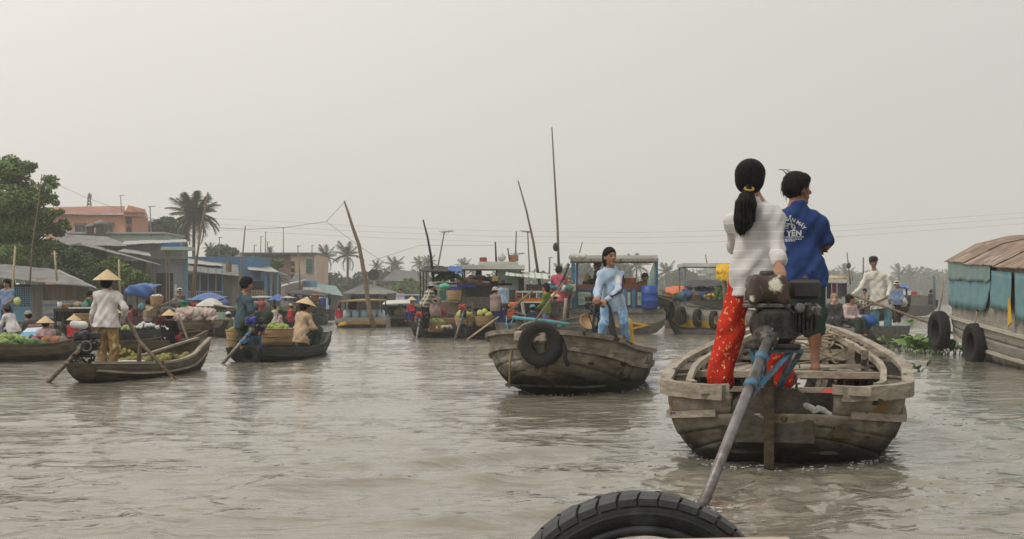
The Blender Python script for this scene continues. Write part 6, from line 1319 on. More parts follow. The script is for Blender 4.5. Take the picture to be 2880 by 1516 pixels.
# blue-tarp boat
bt = tbox('boat under a draped bright blue tarpaulin', 385, 45.0); bxp(bt, 'hull', 300, 470, 880, 935, 45, 1.7, 'wood_grey_boat')
canopy(bt, 348, 420, 815, 44.6, 1.6, 'awning_blue', -.12, zp=.4, dz=.15, wav=.06, seed=3); S = SDF(); S.ell((0, 0, 0), (.42, .1, .18), .08); S.ell((.25, 0, -.03), (.22, .1, .2), .05); S.folds = [(.03, (14, 9, 10), 0)]; link('tarpaulin_fold', S.mesh('tarpaulin_fold', .035), MATS['awning_blue'], bt, False, at(392, 818, 44.4)-bt.location)
ppl('child in a dark red plaid shirt on the blue-tarpaulin boat', 365, 858, 42.0, .3, -60, stand, 'shirt_plum', 'trousers_black')
ppl('person in a white and pink top and jeans under the blue tarpaulin', 415, 843, 43.6, .3, 10, stand, 'blouse_pink', 'trousers_blue')
bk = at(441, 862, 43.0); basket('round cane basket of white goods raised beside the blue tarpaulin', bk, .15, .21, .30); heap('white goods filling the raised cane basket', bk+Vector((0, 0, .30)), .15, .15, .05, 20, 'hat_white', seed=33, name='goods', cat='goods', sz=.05)
pole('bamboo carrying pole slanting beside the raised basket', [at(425, 872, 43.2), at(505, 838, 44.5)], .03, name='carrying_pole', cat='pole', mt='wood_pole')
heap('yellow-green bananas heaped on the boat below the red-shirted child', at(368, 926, 40.0), .25, .2, .08, 20, 'fruit_mat' if 'fruit_mat' in MATS else 'greens_pale', seed=34); heap('white radishes heaped on the boat below the blue tarpaulin', at(415, 922, 40.0), .32, .2, .14, 30, 'hat_white', seed=35, sz=.07, name='radishes')
sampan('small dark sampan of radishes below the blue tarpaulin', wl(330, 960), wl(450, 953), .9, .26, .28, .34, MATS['wood_black_boat'], blunt=(.5, .3), floor=.1)
# farther boats towards the bend
ppl('person in green squatting in a boat beyond the grey post', 643, 878, 44.0, .2, 40, seat, 'shirt_khaki', 'trousers_black', 'cap', 'hat_white'); ppl('person in lilac beside the squatting figure in green', 662, 876, 44.6, .2, -30, seat, 'shirt_lilac', 'trousers_black')
sampan('dark sampan with two seated figures left of the man in teal', wl(625, 950), wl(690, 944), .9, .22, .25, .3, MATS['wood_black_boat'], floor=.08)
f1 = tbox('row of market boats under pale and blue awnings beyond the man in teal', 750, 56.0); bxp(f1, 'hull', 660, 830, 868, 918, 56, 1.8, 'wood_black_boat')
canopy(f1, 698, 756, 838, 55.6, 1.8, 'awning_pale', -.04, zp=.5, th=.05); canopy(f1, 752, 788, 845, 55.2, 1.6, 'awning_blue', -.15, zp=.5, wav=.08, seed=5, dz=.1); canopy(f1, 786, 818, 838, 55.8, 1.6, 'awning_pale', -.05, zp=.5)
for k, (px, ht, sh, lab, hat) in enumerate(((700, 868, 'shirt_brown', 'vendor in brown under the pale awning', None), (722, 862, 'trousers_blue', 'vendor in dark blue under the pale awning', None), (772, 858, 'hat_white', 'vendor in white between the blue awning and the dark canopy', None), (790, 872, 'blouse_pink', 'vendor in pale pink with a red bag', None), (817, 856, 'shirt_red', 'vendor in red with a beige cap', 'cap'))):
    ppl(lab, px, ht, 53.0, .3, 30*k, seat if k % 2 else stand, sh, 'trousers_black', hat, 'hat_cream')
ppl('woman in a conical hat carrying a bowl behind the man in teal', 757, 879, 34.0, .15, 30, seat, 'blouse_pink', 'trousers_rose', 'cone', h=.025); sampan('sampan of the woman carrying a bowl', wl(715, 985), wl(800, 975), .85, .24, .25, .32, MATS['wood_black_boat'], floor=.08)
f2 = tbox('dark-canopied trading boat with blue washing hung at its stern', 865, 70.0); bxp(f2, 'hull', 786, 900, 852, 905, 70, 2.4, 'wood_grey_boat'); bxp(f2, 'rail', 786, 892, 849, 853, 69.9, 2.5, 'awning_pale'); bxp(f2, 'stern', 890, 930, 868, 902, 69.6, 1.6, 'wood_black_boat')
canopy(f2, 806, 912, 826, 69.4, 2.4, 'tarp_dark', -.15, zp=.6, dyr=10, dz=.15, th=.05)
for k, px in enumerate((905, 913, 921, 927)): bxp(f2, 'hung_garment', px-4, px+4, 838, 858+6*(k % 3), 69.2, .05, ('tank_blue', 'trousers_blue', 'shirt_light_blue', 'trousers_black')[k])
for k, (px, ht, sh) in enumerate(((835, 842, 'shirt_grey'), (862, 838, 'trousers_black'), (880, 872, 'trousers_black'))): ppl(('figure in grey on the dark-canopied trading boat', 'figure in black under the dark canopy', 'dark figure at the stern of the dark-canopied boat')[k], px, ht, 68.5-2*k, .5, 40*k, seat, sh, 'trousers_black')
sampan('tiny black sampan with a blue can off the dark-canopied boat', wl(875, 916), wl(905, 909), 1.0, .35, .4, .45, MATS['wood_black_boat'], floor=.1)
# gold-roofed boat and its neighbour
g2 = tbox('grey boat with a gold roof and orange stripe loaded with water cans', 1000, 58.0)
hullbox(g2, (942, 952, 975, 1085), (898, 895, 893, 893), (915, 921, 924, 924), 57.5, 2.2, 'wood_houseboat'); bxp(g2, 'orange_stripe', 972, 1082, 903, 911, 57.4, .08, 'paint_gold'); bxp(g2, 'red_line', 972, 1082, 911, 914, 57.4, .08, 'paint_redbrown'); slant(g2, 'orange_bow', ((950, 916), (974, 912), (974, 902), (952, 910)), 57.38, 57.42, 'paint_yellow')
canopy(g2, 951, 1078, 850, 57.4, 2.0, 'paint_gold', -.05, zp=.6, dyr=-4, th=.06, name='roof')
mat('can_blue', (.40, .52, .60), (.32, .43, .50), rough=.3); cm = MB(); cm.lathe([(.0, 0), (.15, 0), (.16, .05), (.16, .24), (.10, .30), (.05, .33), (.0, .33)], 12); cme = cm.mesh('water_can'); cme.materials.append(MATS['can_blue'])
for k in range(9): o = link('water_can', cme, None, None, True, at(976+12*k, 893, 58.0+.3*(k % 2))); tag(o, 'pale blue water can lined up under the gold roof', 'water can', 'water cans under the gold roof')
ppl('figure in black standing under the gold-roofed boat', 992, 832, 58.5, .4, 30, stand, 'trousers_black', 'trousers_black')
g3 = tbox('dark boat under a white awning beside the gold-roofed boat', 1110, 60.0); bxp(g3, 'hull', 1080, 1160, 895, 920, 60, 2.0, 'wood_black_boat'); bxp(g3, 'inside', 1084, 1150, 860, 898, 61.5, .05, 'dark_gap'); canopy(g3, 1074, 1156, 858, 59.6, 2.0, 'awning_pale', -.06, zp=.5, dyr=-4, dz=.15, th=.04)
ppl('man in a lilac shirt standing behind the white awning', 1126, 812, 66.0, .4, 180, stand, 'shirt_lilac', 'trousers_black'); ppl('woman in red with a conical hat beyond the man in plaid', 1160, 833, 55.0, .3, 150, seat, 'shirt_red', 'trousers_blue', 'cone'); ppl('figure in navy under the white awning', 1085, 834, 63.0, .4, 100, stand, 'trousers_blue', 'trousers_black')
g4 = tbox('blue cabin boat moored behind the woman in red', 1155, 68.0); bxp(g4, 'cabin', 1138, 1176, 830, 880, 68, 2, 'paint_blue'); bxp(g4, 'hull', 1130, 1185, 880, 912, 67.8, 2.4, 'wood_black_boat'); bxp(g4, 'roof', 1135, 1178, 827, 831, 67.7, 2.4, 'awning_pale')
# ------------------------------------------------------------------ the banks, houses, trees, wires
mat('bank_mud', (.10, .085, .055), (.06, .055, .035), scale=.6, rough=.95)
pts = [(-16, 88), (-15, 130), (-12, 200), (20, 320), (90, 430), (220, 465), (740, 480), (740, 940), (-740, 940), (-740, 52), (-45, 52), (-24, 60), (-20, 84)]
m = MB(); n = len(pts); m.add([(x, y, .35) for x, y in pts]+[(x, y, -.6) for x, y in pts], [tuple(range(n-1, -1, -1))]+[(i, (i+1) % n, (i+1) % n+n, i+n) for i in range(n)])
o = m.build('riverbank', MATS['bank_mud']); tag(o, 'low muddy river bank under the houses and trees', 'bank', kind='structure')
mat('tin_grey', (.235, .235, .235), (.165, .16, .155), scale=1.2, rough=.7, spots=[((.15, .10, .07), 1.1, .64, (1, 1, 1))]); mat('tin_dark', (.15, .15, .15), (.10, .10, .10), scale=1.2, rough=.75); mat('tin_pale', (.42, .42, .41), (.34, .34, .33), scale=1.5, rough=.7)
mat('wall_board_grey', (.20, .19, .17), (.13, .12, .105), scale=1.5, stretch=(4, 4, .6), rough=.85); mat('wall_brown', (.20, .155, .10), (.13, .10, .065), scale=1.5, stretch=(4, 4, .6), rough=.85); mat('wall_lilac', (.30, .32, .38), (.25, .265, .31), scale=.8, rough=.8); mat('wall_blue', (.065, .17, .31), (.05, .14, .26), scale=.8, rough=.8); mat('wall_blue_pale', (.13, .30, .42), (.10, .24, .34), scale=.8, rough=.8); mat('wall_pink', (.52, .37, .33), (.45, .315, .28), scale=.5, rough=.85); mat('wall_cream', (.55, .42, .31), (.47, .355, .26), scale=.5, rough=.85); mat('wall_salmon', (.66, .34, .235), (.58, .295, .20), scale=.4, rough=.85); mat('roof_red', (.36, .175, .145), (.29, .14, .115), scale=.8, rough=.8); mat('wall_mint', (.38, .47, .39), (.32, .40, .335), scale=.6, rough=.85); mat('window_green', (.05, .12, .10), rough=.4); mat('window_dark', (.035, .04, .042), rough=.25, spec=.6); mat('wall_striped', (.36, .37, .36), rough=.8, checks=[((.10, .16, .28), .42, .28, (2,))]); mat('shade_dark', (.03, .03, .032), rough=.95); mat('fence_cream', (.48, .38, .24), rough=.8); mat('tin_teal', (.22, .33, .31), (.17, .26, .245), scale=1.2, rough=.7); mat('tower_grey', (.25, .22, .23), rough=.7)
def panel(root, name, px0, py0, px1, py1, Y, mt, depth=.06): return bxp(root, name, px0, px1, py0, py1, Y, depth, mt)
def boards_v(root, px0, px1, py0, py1, Y, n, mt, name='wall_board'):
    for k in range(n): a = px0+(px1-px0)*k/n; b = px0+(px1-px0)*(k+1)/n-.4; panel(root, name, a, py0, b, py1, Y+.02*(k % 2), mt)
def boards_h(root, px0, px1, py0, py1, Y, n, mt, name='wall_sheet'):
    for k in range(n): a = py0+(py1-py0)*k/n; b = py0+(py1-py0)*(k+1)/n-.3; panel(root, name, px0, a, px1, b, Y+.03*(k % 2), mt)
def roof(root, e0, e1, r1, r0, Ye, Yr, n, mt, name='roof_sheet', corr=.03, th=.03):
    """sheets from an eave (e0 to e1, at distance Ye) up to a ridge (r0 to r1, at distance Yr)"""
    E0, E1, R1, R0 = at(*e0, Ye), at(*e1, Ye if not isinstance(Ye, tuple) else Ye[1]), at(*r1, Yr), at(*r0, Yr); loc = Vector(root.location)
    for k in range(n):
        u0, u1 = k/n, (k+1)/n+.004; m = MB(); P = []; nc = 13
        for i in range(nc):
            u_ = u0+(u1-u0)*i/(nc-1); a, b = E0.lerp(E1, u_)-loc, R0.lerp(R1, u_)-loc; dz = corr*math.sin(i*math.pi)+(corr if i % 2 else 0)+.015*(k % 2); P.append([a+Vector((0, 0, dz)), b+Vector((0, 0, dz))])
        m.slab(P, (0, 0, th)); m.build(name, MATS[mt], root)
def house(label, px, Y, name='stilt_house', cat='house'): return tbox(label, px, Y, name, cat)
def stilts(root, pxs, py0, py1, Y, w_=3): 
    for px in pxs: panel(root, 'stilt', px-w_, py0, px+w_, py1, Y, 'wall_board_grey', .15)
# ---- houses on the left bank
h1 = house('low stilt house with a broad grey tin roof and blue lattice', 120, 60.0)
roof(h1, (-70, 776), (268, 812), (168, 762), (-70, 738), 59.2, 63.5, 9, 'tin_grey'); panel(h1, 'back_wall', -70, 800, 255, 905, 62.6, 'wall_board_grey', .1)
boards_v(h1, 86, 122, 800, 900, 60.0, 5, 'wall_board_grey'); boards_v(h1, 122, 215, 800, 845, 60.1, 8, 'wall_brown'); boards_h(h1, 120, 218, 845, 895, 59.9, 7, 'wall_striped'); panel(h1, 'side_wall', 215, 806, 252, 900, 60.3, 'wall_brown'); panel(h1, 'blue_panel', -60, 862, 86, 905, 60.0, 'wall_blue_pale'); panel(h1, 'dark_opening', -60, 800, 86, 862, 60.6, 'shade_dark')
for k in range(9): panel(h1, 'lattice_bar', 38, 808+6*k, 86, 810+6*k, 60.0, 'wall_blue_pale', .04)
for k in range(8): panel(h1, 'lattice_post', 38+6.5*k, 806, 40+6.5*k, 862, 60.03, 'wall_blue_pale', .04)
stilts(h1, (90, 130, 170, 210), 900, 925, 60.1); roof(h1, (165, 766), (272, 814), (270, 811), (166, 762), 58.9, 59.3, 3, 'tin_pale')
h2 = house('grey plank house with a long sloping tin roof behind the bushes', 300, 74.0)
roof(h2, (226, 690), (452, 748), (330, 712), (218, 680), 72.5, 77.0, 6, 'tin_grey'); roof(h2, (226, 688), (180, 698), (186, 694), (228, 682), 72.5, 77, 2, 'tin_dark'); boards_v(h2, 215, 425, 735, 905, 74.0, 22, 'wall_board_grey'); panel(h2, 'gable', 195, 700, 300, 740, 74.3, 'wall_board_grey')
h3 = house('low house with a wide grey roof in front of the mint wall', 260, 90.0); roof(h3, (150, 690), (372, 694), (300, 668), (160, 660), 88, 95, 8, 'tin_grey'); boards_v(h3, 165, 372, 690, 900, 89, 8, 'wall_board_grey')
h3b = house('long pale mint house with flat parapet', 330, 104.0, 'house'); panel(h3b, 'wall', 180, 656, 462, 905, 104, 'wall_mint', 6); panel(h3b, 'parapet_cap', 178, 652, 464, 657, 103.8, 'tin_pale', 6.4)
for px, lab in ((254, 'small'), (283, 'large')):
    m = MB(); q = at(px, 658, 103); m.lathe([(.35, 0), (.35, .6), (.5, .65), (.5, .8), (.05, 1.0)], 12); o = m.build('water_tank', MATS['tin_grey'], None, True, q); o.scale = [1 if px > 260 else .75]*3; tag(o, lab+' grey capped water tank in front of the salmon house', 'tank')
h4 = house('tall grey corrugated shed with lilac lower wall', 450, 84.0)
boards_h(h4, 355, 526, 684, 728, 83.2, 7, 'tin_grey'); panel(h4, 'lower_wall', 372, 728, 526, 900, 84, 'wall_lilac'); panel(h4, 'doorway', 438, 768, 486, 860, 83.95, 'shade_dark'); panel(h4, 'blue_counter', 440, 830, 458, 852, 83.9, 'tank_blue'); roof(h4, (340, 690), (528, 682), (522, 676), (350, 680), 82.6, 84, 4, 'tin_pale'); panel(h4, 'corner_post', 520, 690, 528, 900, 83.8, 'wall_blue_pale'); roof(h4, (330, 708), (425, 722), (420, 712), (352, 700), 81, 83, 3, 'tin_pale'); panel(h4, 'hung_cloth', 490, 800, 497, 830, 83.7, 'hat_white')
boards_v(h4, 372, 440, 742, 900, 83.8, 6, 'wall_board_grey')
tk = house('blue water cistern on a pale platform above the corrugated shed', 480, 80, 'cistern', 'tank'); panel(tk, 'tank', 456, 683, 505, 696, 80, 'awning_blue', 1.2); panel(tk, 'platform', 452, 694, 532, 703, 79.9, 'wall_mint', 1.4); panel(tk, 'stand', 466, 703, 469, 860, 80.2, 'wall_brown', .1); panel(tk, 'stand', 474, 703, 477, 860, 80.2, 'wall_brown', .1)
h5 = house('blue house with a railed porch under a grey lean-to roof', 600, 92.0)
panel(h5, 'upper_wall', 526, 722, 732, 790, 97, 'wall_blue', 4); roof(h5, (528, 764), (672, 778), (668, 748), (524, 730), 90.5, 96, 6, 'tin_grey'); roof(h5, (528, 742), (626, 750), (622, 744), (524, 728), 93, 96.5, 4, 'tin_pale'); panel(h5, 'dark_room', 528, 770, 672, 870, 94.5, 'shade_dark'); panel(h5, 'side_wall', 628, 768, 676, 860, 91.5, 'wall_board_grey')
for px in (562, 585, 607, 625): panel(h5, 'porch_post', px-1.3, 752, px+1.3, 840, 91, 'wall_blue_pale', .07)
for py in (818, 838): panel(h5, 'porch_rail', 526, py, 628, py+3, 91, 'wall_lilac', .07)
for k in range(17): panel(h5, 'baluster', 527+6*k, 820, 529+6*k, 838, 91.05, 'wall_lilac', .05)
boards_v(h5, 652, 676, 780, 860, 91.3, 4, 'wall_board_grey'); stilts(h5, (530, 560, 590, 620, 660), 840, 905, 91.2, 2)
m = MB(); q = at(643, 790, 92); m.tube([at(643, 800, 92), at(643, 735, 92)], .2, 8); link('chimney_pipe', m.mesh('chimney_pipe'), MATS['wall_brown'], None); tag(COL.objects[-1] if False else bpy.data.objects['chimney_pipe'], 'rusty pipe standing against the blue house wall', 'pipe')
h6 = house('blue-pillared house with cream fence and grey awning', 735, 98.0)
panel(h6, 'blue_wall', 676, 735, 700, 850, 98, 'wall_blue'); roof(h6, (700, 760), (786, 768), (760, 752), (690, 742), 95.5, 99, 4, 'tin_pale'); panel(h6, 'back_wall', 690, 760, 790, 870, 99.5, 'wall_board_grey'); panel(h6, 'dark_window', 705, 790, 742, 815, 99.4, 'shade_dark')
for px in (747, 762, 780): panel(h6, 'pillar', px-(3.5 if px == 747 else 2), 766, px+(3.5 if px == 747 else 2), 838, 95.8, 'wall_blue_pale' if px != 747 else 'frame_sky', .2)
for k in range(3): panel(h6, 'fence_rail', 698, 818+7*k, 746, 820+7*k, 95.6, 'fence_cream', .06)
for k in range(7): panel(h6, 'fence_post', 699+7.5*k, 816, 701+7.5*k, 838, 95.65, 'fence_cream', .06)
for k in range(4): roof(h6, (784+4*k, 772+7*k), (812+3*k, 778+8*k), (808, 772+8*k), (786, 766+7*k), 97-.6*k, 98, 1, 'tin_dark')
h7 = house('two-storey pale pink house with a cream gable end and green window', 770, 126.0, 'house')
panel(h7, 'wall', 632, 735, 820, 905, 126, 'wall_pink', 7); panel(h7, 'gable_front', 676, 713, 820, 737, 126.05, 'wall_pink', 6.8); panel(h7, 'end_wall', 818, 716, 890, 905, 124.5, 'wall_cream', 8)
m = MB(); q = [at(632, 736, 126), at(676, 712, 126), at(676, 736, 126)]; loc = Vector(h7.location); m.slab([[q[0]-loc, q[0]-loc], [q[1]-loc, q[2]-loc]], (0, 6, 0)); m.build('gable', MATS['wall_pink'], h7)
panel(h7, 'roof', 674, 710, 890, 715, 124.2, 'tin_dark', 9); panel(h7, 'corner_pipe', 884, 716, 890, 860, 124.3, 'tin_pale', .2); w_ = panel(h7, 'window_frame', 859, 726, 879, 768, 124.4, 'wall_mint', .1); panel(h7, 'window_pane', 861, 728, 877, 746, 124.35, 'window_green', .1); panel(h7, 'window_pane', 861, 748, 877, 766, 124.35, 'window_green', .1)
for k in range(3): panel(h7, 'side_window', 818, 735+18*k, 828, 747+18*k, 124.4, 'window_dark', .1)
h8 = house('cluster shed with white-edged roofs below the pink house', 850, 108.0)
roof(h8, (790, 808), (860, 788), (862, 786), (792, 802), 106, 107, 3, 'tin_pale'); boards_v(h8, 800, 892, 796, 905, 108, 16, 'tin_grey'); panel(h8, 'white_shed', 852, 808, 905, 850, 104, 'hat_white', 2); roof(h8, (815, 792), (890, 800), (888, 782), (830, 772), 110, 116, 3, 'tin_dark'); panel(h8, 'teal_wall', 852, 790, 892, 806, 107, 'wall_blue_pale')
h9 = house('low sheds with faded teal tin roofs past the pink house', 930, 118.0); roof(h9, (890, 822), (965, 834), (945, 806), (886, 798), 116, 122, 4, 'tin_teal'); boards_v(h9, 892, 968, 828, 900, 118, 10, 'wall_board_grey')
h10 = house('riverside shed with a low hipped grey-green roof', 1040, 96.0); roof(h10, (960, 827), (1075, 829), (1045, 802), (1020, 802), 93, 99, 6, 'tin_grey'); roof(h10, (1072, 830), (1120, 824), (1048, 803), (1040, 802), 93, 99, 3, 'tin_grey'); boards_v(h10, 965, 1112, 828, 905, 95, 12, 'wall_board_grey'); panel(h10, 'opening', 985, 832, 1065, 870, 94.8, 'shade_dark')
sp = house('pale green concrete post with a loudspeaker horn', 1052, 105, 'loudspeaker_post', 'post'); panel(sp, 'post', 1049, 782, 1055, 850, 105, 'wall_mint', .3); m = MB(); m.lathe([(.08, -.2), (.3, .0), (.42, .1), (.40, .1), (.05, 0)], 14, at(1051, 773, 104.6)-sp.location, rotm(R(90))); m.build('horn', MATS['post_dark'], sp, True)
h11 = house('hazy brown house with a big sloping roof among the far trees', 1135, 165.0, 'house'); roof(h11, (1075, 790), (1180, 794), (1172, 766), (1110, 758), 160, 168, 5, 'tin_dark'); panel(h11, 'wall', 1092, 785, 1175, 880, 163, 'wall_board_grey', 5)
# salmon house
hs_ = house('salmon-pink upper storey with a red roof and balcony above the trees', 250, 132.0, 'house')
panel(hs_, 'wall', 128, 603, 352, 905, 132, 'wall_salmon', 7); panel(hs_, 'return_wall', 350, 603, 371, 905, 132.6, 'wall_salmon', 6); roof(hs_, (124, 604), (350, 601), (350, 580), (124, 584), 131.5, 134, 7, 'roof_red', corr=.0)
m = MB(); loc = Vector(hs_.location); q = [at(346, 603, 131.4)-loc, at(361, 577, 131.4)-loc, at(370, 600, 131.4)-loc]; m.add(q+[v+Vector((0, 6, 0)) for v in q], [(0, 1, 2), (3, 5, 4), (0, 3, 4, 1), (1, 4, 5, 2), (2, 5, 3, 0)]); m.build('gable', MATS['wall_salmon'], hs_)
panel(hs_, 'balcony_slab', 348, 597, 390, 608, 130.5, 'wall_salmon', 2); panel(hs_, 'balcony_trim', 346, 595, 392, 598, 130.3, 'roof_red', 2.3)
for x0, x1, y0, y1 in ((210, 240, 634, 654), (285, 317, 632, 660)):
    f_ = panel(hs_, 'window', x0, y0, x1, y1, 131.9, 'tin_pale', .2); panel(hs_, 'lintel', x0-2, y0-7, x1+1, y0, 131.7, 'wall_brown', .4)
    for k in range(3): panel(hs_, 'pane', x0+1+(x1-x0)/3*k, y0+1, x0-1+(x1-x0)/3*(k+1), y1-1, 131.85, 'window_dark', .2)
for y0 in (613, 640): panel(hs_, 'side_pane', 353, y0, 368, y0+15, 132.5, 'window_dark', .2)
# ---- lattice tower, aerials, poles, masts
tw = house('steel lattice tower behind the salmon house', 251, 210, 'lattice_tower', 'tower'); loc = Vector(tw.location)
for sx in (-1, 1):
    m = MB(); m.bar(at(251+7*sx, 600, 210)-loc, at(251+2*sx, 548, 210)-loc, .18, .18); m.build('leg', MATS['tower_grey'], tw)
for k in range(5):
    y0, y1 = 588-9*k, 579-9*k; w0, w1 = 6.2-.95*k, 5.3-.95*k; m = MB(); m.bar(at(251-w0, y0, 210)-loc, at(251+w1, y1, 210)-loc, .12, .12); m.build('brace', MATS['tower_grey'], tw); m = MB(); m.bar(at(251+w0, y0, 210)-loc, at(251-w1, y1, 210)-loc, .12, .12); m.build('brace', MATS['tower_grey'], tw)
panel(tw, 'head', 247, 546, 256, 556, 210, 'tower_grey', .4)
def aerial(label, px0, py0, px1, py1, Y, boom=14, els=5, r=.03, tilt=.12, side=1):
    a, b = at(px0, py0, Y), at(px1, py1, Y); t = thing('tv_aerial', label, 'aerial', (a.x, a.y, a.z)); m = MB(); m.tube([(0, 0, 0), b-a], [r*1.3, r], 6); m.build('mast', MATS['tower_grey'], t)
    s = Y/FPX; d = Vector((side*math.cos(.5), math.sin(.5), tilt)).normalized(); L_ = boom*s; c = b-a; m = MB(); m.tube([c-d*L_*.35, c+d*L_], r*.6, 5); bo = m.build('boom', MATS['tower_grey'], t)
    x = Vector((-d.y, d.x, 0)).normalized()
    for k in range(els): q = c-d*L_*.35+d*L_*1.35*k/(els-1); l = L_*(.55-.06*k); m = MB(); m.tube([q-x*l-Vector((0, 0, l*.3)), q+x*l+Vector((0, 0, l*.3))], r*.5, 4); m.build('element', MATS['tower_grey'], bo)
    return t
for k, (a, b, c, d, Y, bm, lab) in enumerate(((425, 665, 422, 581, 104, 14, 'tall thin television aerial left of the coconut palm'), (342, 600, 339, 550, 132, 11, 'television aerial on the salmon house roof'), (616, 735, 617, 668, 120, 8, 'short aerial right of the coconut palm'),
        (797, 712, 797, 640, 124, 7, 'tall bare aerial mast over the pink house roof'), (714, 712, 716, 690, 124, 7, 'squat aerial at the pink house\'s gable peak'), (733, 712, 734, 666, 124, 6, 'slim aerial near the pink house\'s gable peak'), (746, 712, 747, 653, 124, 6, 'tallest slim aerial of the group over the pink house'), (753, 712, 752, 681, 124, 6, 'short aerial among the group over the pink house'),
        (838, 715, 838, 692, 124, 8, 'aerial at the cream end of the pink house'), (877, 715, 878, 690, 124, 6, 'aerial at the far corner of the cream gable'), (1232, 748, 1250, 652, 47, 26, 'bulky yagi aerial leaning above the dark tarpaulin'), (1490, 775, 1484, 652, 50, 20, 'yagi aerial beside the leaning bamboo mast'), (1450, 745, 1450, 715, 48, 26, 'drum-shaped aerial on the flat-roofed trading boat'), (1545, 775, 1546, 725, 50, 8, 'small aerial behind the scalloped awning'), (2397, 790, 2396, 762, 55, 5, 'small aerial on the boat with stacked bamboo'))):
    aerial(lab, a, b, c, d, Y, bm, 5, .022 if Y < 60 else .035, side=(1 if k != 11 else -1))
def mast(label, pts, Y, r0, r1, mt='wood_pole', name='bamboo_mast'):
    P = [at(x, y, Y) for x, y in pts]; n = len(P); return pole(label, P, [r0+(r1-r0)*i/(n-1) for i in range(n)], mt=mt, name=name, cat='mast')
mast('stout crooked bamboo mast standing in the water before the gold-roofed boat', [(1052, 922), (1040, 880), (1026, 780), (1010, 690), (992, 640), (980, 600), (968, 565)], 56, .11, .035)
mast('tallest straight bamboo mast rising behind the blue houseboat', [(1573, 800), (1568, 640), (1560, 500), (1552, 358)], 49, .05, .022)
mast('leaning bamboo mast beside the yagi aerial', [(1518, 800), (1500, 680), (1480, 590), (1457, 508)], 49, .05, .022)
mast('dark thin mast leaning over the dark tarpaulin', [(1218, 780), (1212, 720), (1202, 665), (1190, 618)], 47, .05, .025, 'post_dark'); mast('short dark mast on the flat-roofed trading boat', [(1396, 745), (1393, 680)], 48.5, .035, .025, 'post_dark'); mast('thin mast behind the drum-shaped aerial', [(1449, 745), (1452, 650)], 49, .03, .02); mast('stub mast leaning on the flat-roofed trading boat', [(1434, 738), (1428, 698)], 48.5, .03, .025)
mast('bamboo pole leaning in front of the coconut palm', [(545, 830), (553, 730), (566, 640), (585, 540)], 82, .09, .04); mast('bamboo pole between the blue house and the pink house', [(672, 845), (676, 780), (683, 710), (690, 636)], 86, .07, .035); mast('tall pale bamboo pole in front of the big leafy tree', [(84, 800), (90, 700), (104, 600), (118, 490)], 56, .035, .02, 'wood_pole'); mast('short yellow bamboo pole standing before the tin-roofed house', [(33, 850), (38, 770), (43, 692)], 55, .05, .04, 'bamboo'); mast('thin bamboo pole rising above the tin roof near the bushes', [(160, 790), (153, 705)], 56, .045, .035, 'bamboo'); mast('crooked bamboo pole by the white-jacketed woman\'s hat', [(338, 830), (334, 730)], 60, .05, .035, 'bamboo'); mast('weathered tree-trunk post before the railed porch', [(540, 850), (545, 780), (552, 720)], 84, .11, .07); mast('brown pole in front of the cream end wall', [(845, 830), (842, 760), (840, 715)], 100, .06, .04); mast('thin pole with a ball standing behind the rowing boat', [(2392, 800), (2388, 765), (2382, 709)], 80, .05, .03); mast('bare thin pole behind the man in cream', [(2428, 800), (2428, 724)], 80, .05, .04); mast('thin mast over the yellow-striped boat roof', [(1990, 750), (1984, 716)], 50, .02, .015); mast('thin rod leaning on the blue houseboat roof', [(1628, 718), (1638, 680)], 49, .02, .015)
m = MB(); m.ball((0, 0, 0), (.10, .10, .15), 12, 8); o = m.build('float_ball', MATS['post_dark'], None, True, at(1563, 695, 49)); tag(o, 'dark oval gourd tied to the tallest bamboo mast', 'float')
m = MB(); m.ball((0, 0, 0), (.13, .13, .18), 12, 8); o = m.build('float_ball', MATS['post_dark'], None, True, at(2387, 747, 80)); tag(o, 'dark oval gourd tied to the thin pole behind the rowing boat', 'float')
mat('wire_dark', (.22, .22, .22), rough=.8)
def wire(label, pts, Y, r, name='power_line'):
    P = [at(x, y, Y) for x, y in pts]; fin = []
    for a, b in zip(P, P[1:]):
        for k in range(6): fin.append(a.lerp(b, k/6))
    fin.append(P[-1]); m = MB(); m.tube(fin, r, 4); o = m.build(name, MATS['wire_dark'], None); return tag(o, label, 'wire', 'wires across the river' if name == 'power_line' else None)
for k, dy in enumerate((0, 15, 31)): wire(('uppermost of three power lines spanning the river', 'middle one of three power lines spanning the river', 'lowest of three power lines spanning the river')[k], [(560, 612+dy), (1000, 635+dy), (1400, 650+dy), (1800, 654+dy), (2100, 647+dy), (2400, 632+dy), (2880, 598+dy), (3300, 565+dy)], 190, .013)
wire('rope from the crooked mast back to the houses', [(600, 640), (700, 645), (800, 640), (918, 623), (966, 572)], 60, .010, 'mast_rope'); wire('stay rope from the mast knot down to the far shore', [(918, 623), (1000, 685), (1075, 735)], 60, .008, 'stay_rope'); wire('thin wire sloping from the big tree past the salmon house', [(158, 517), (240, 555), (310, 580), (390, 605), (470, 625)], 70, .008, 'service_wire'); wire('thin wire dipping between the far masts', [(1040, 735), (1120, 710), (1180, 690), (1390, 690)], 55, .006, 'aerial_wire')
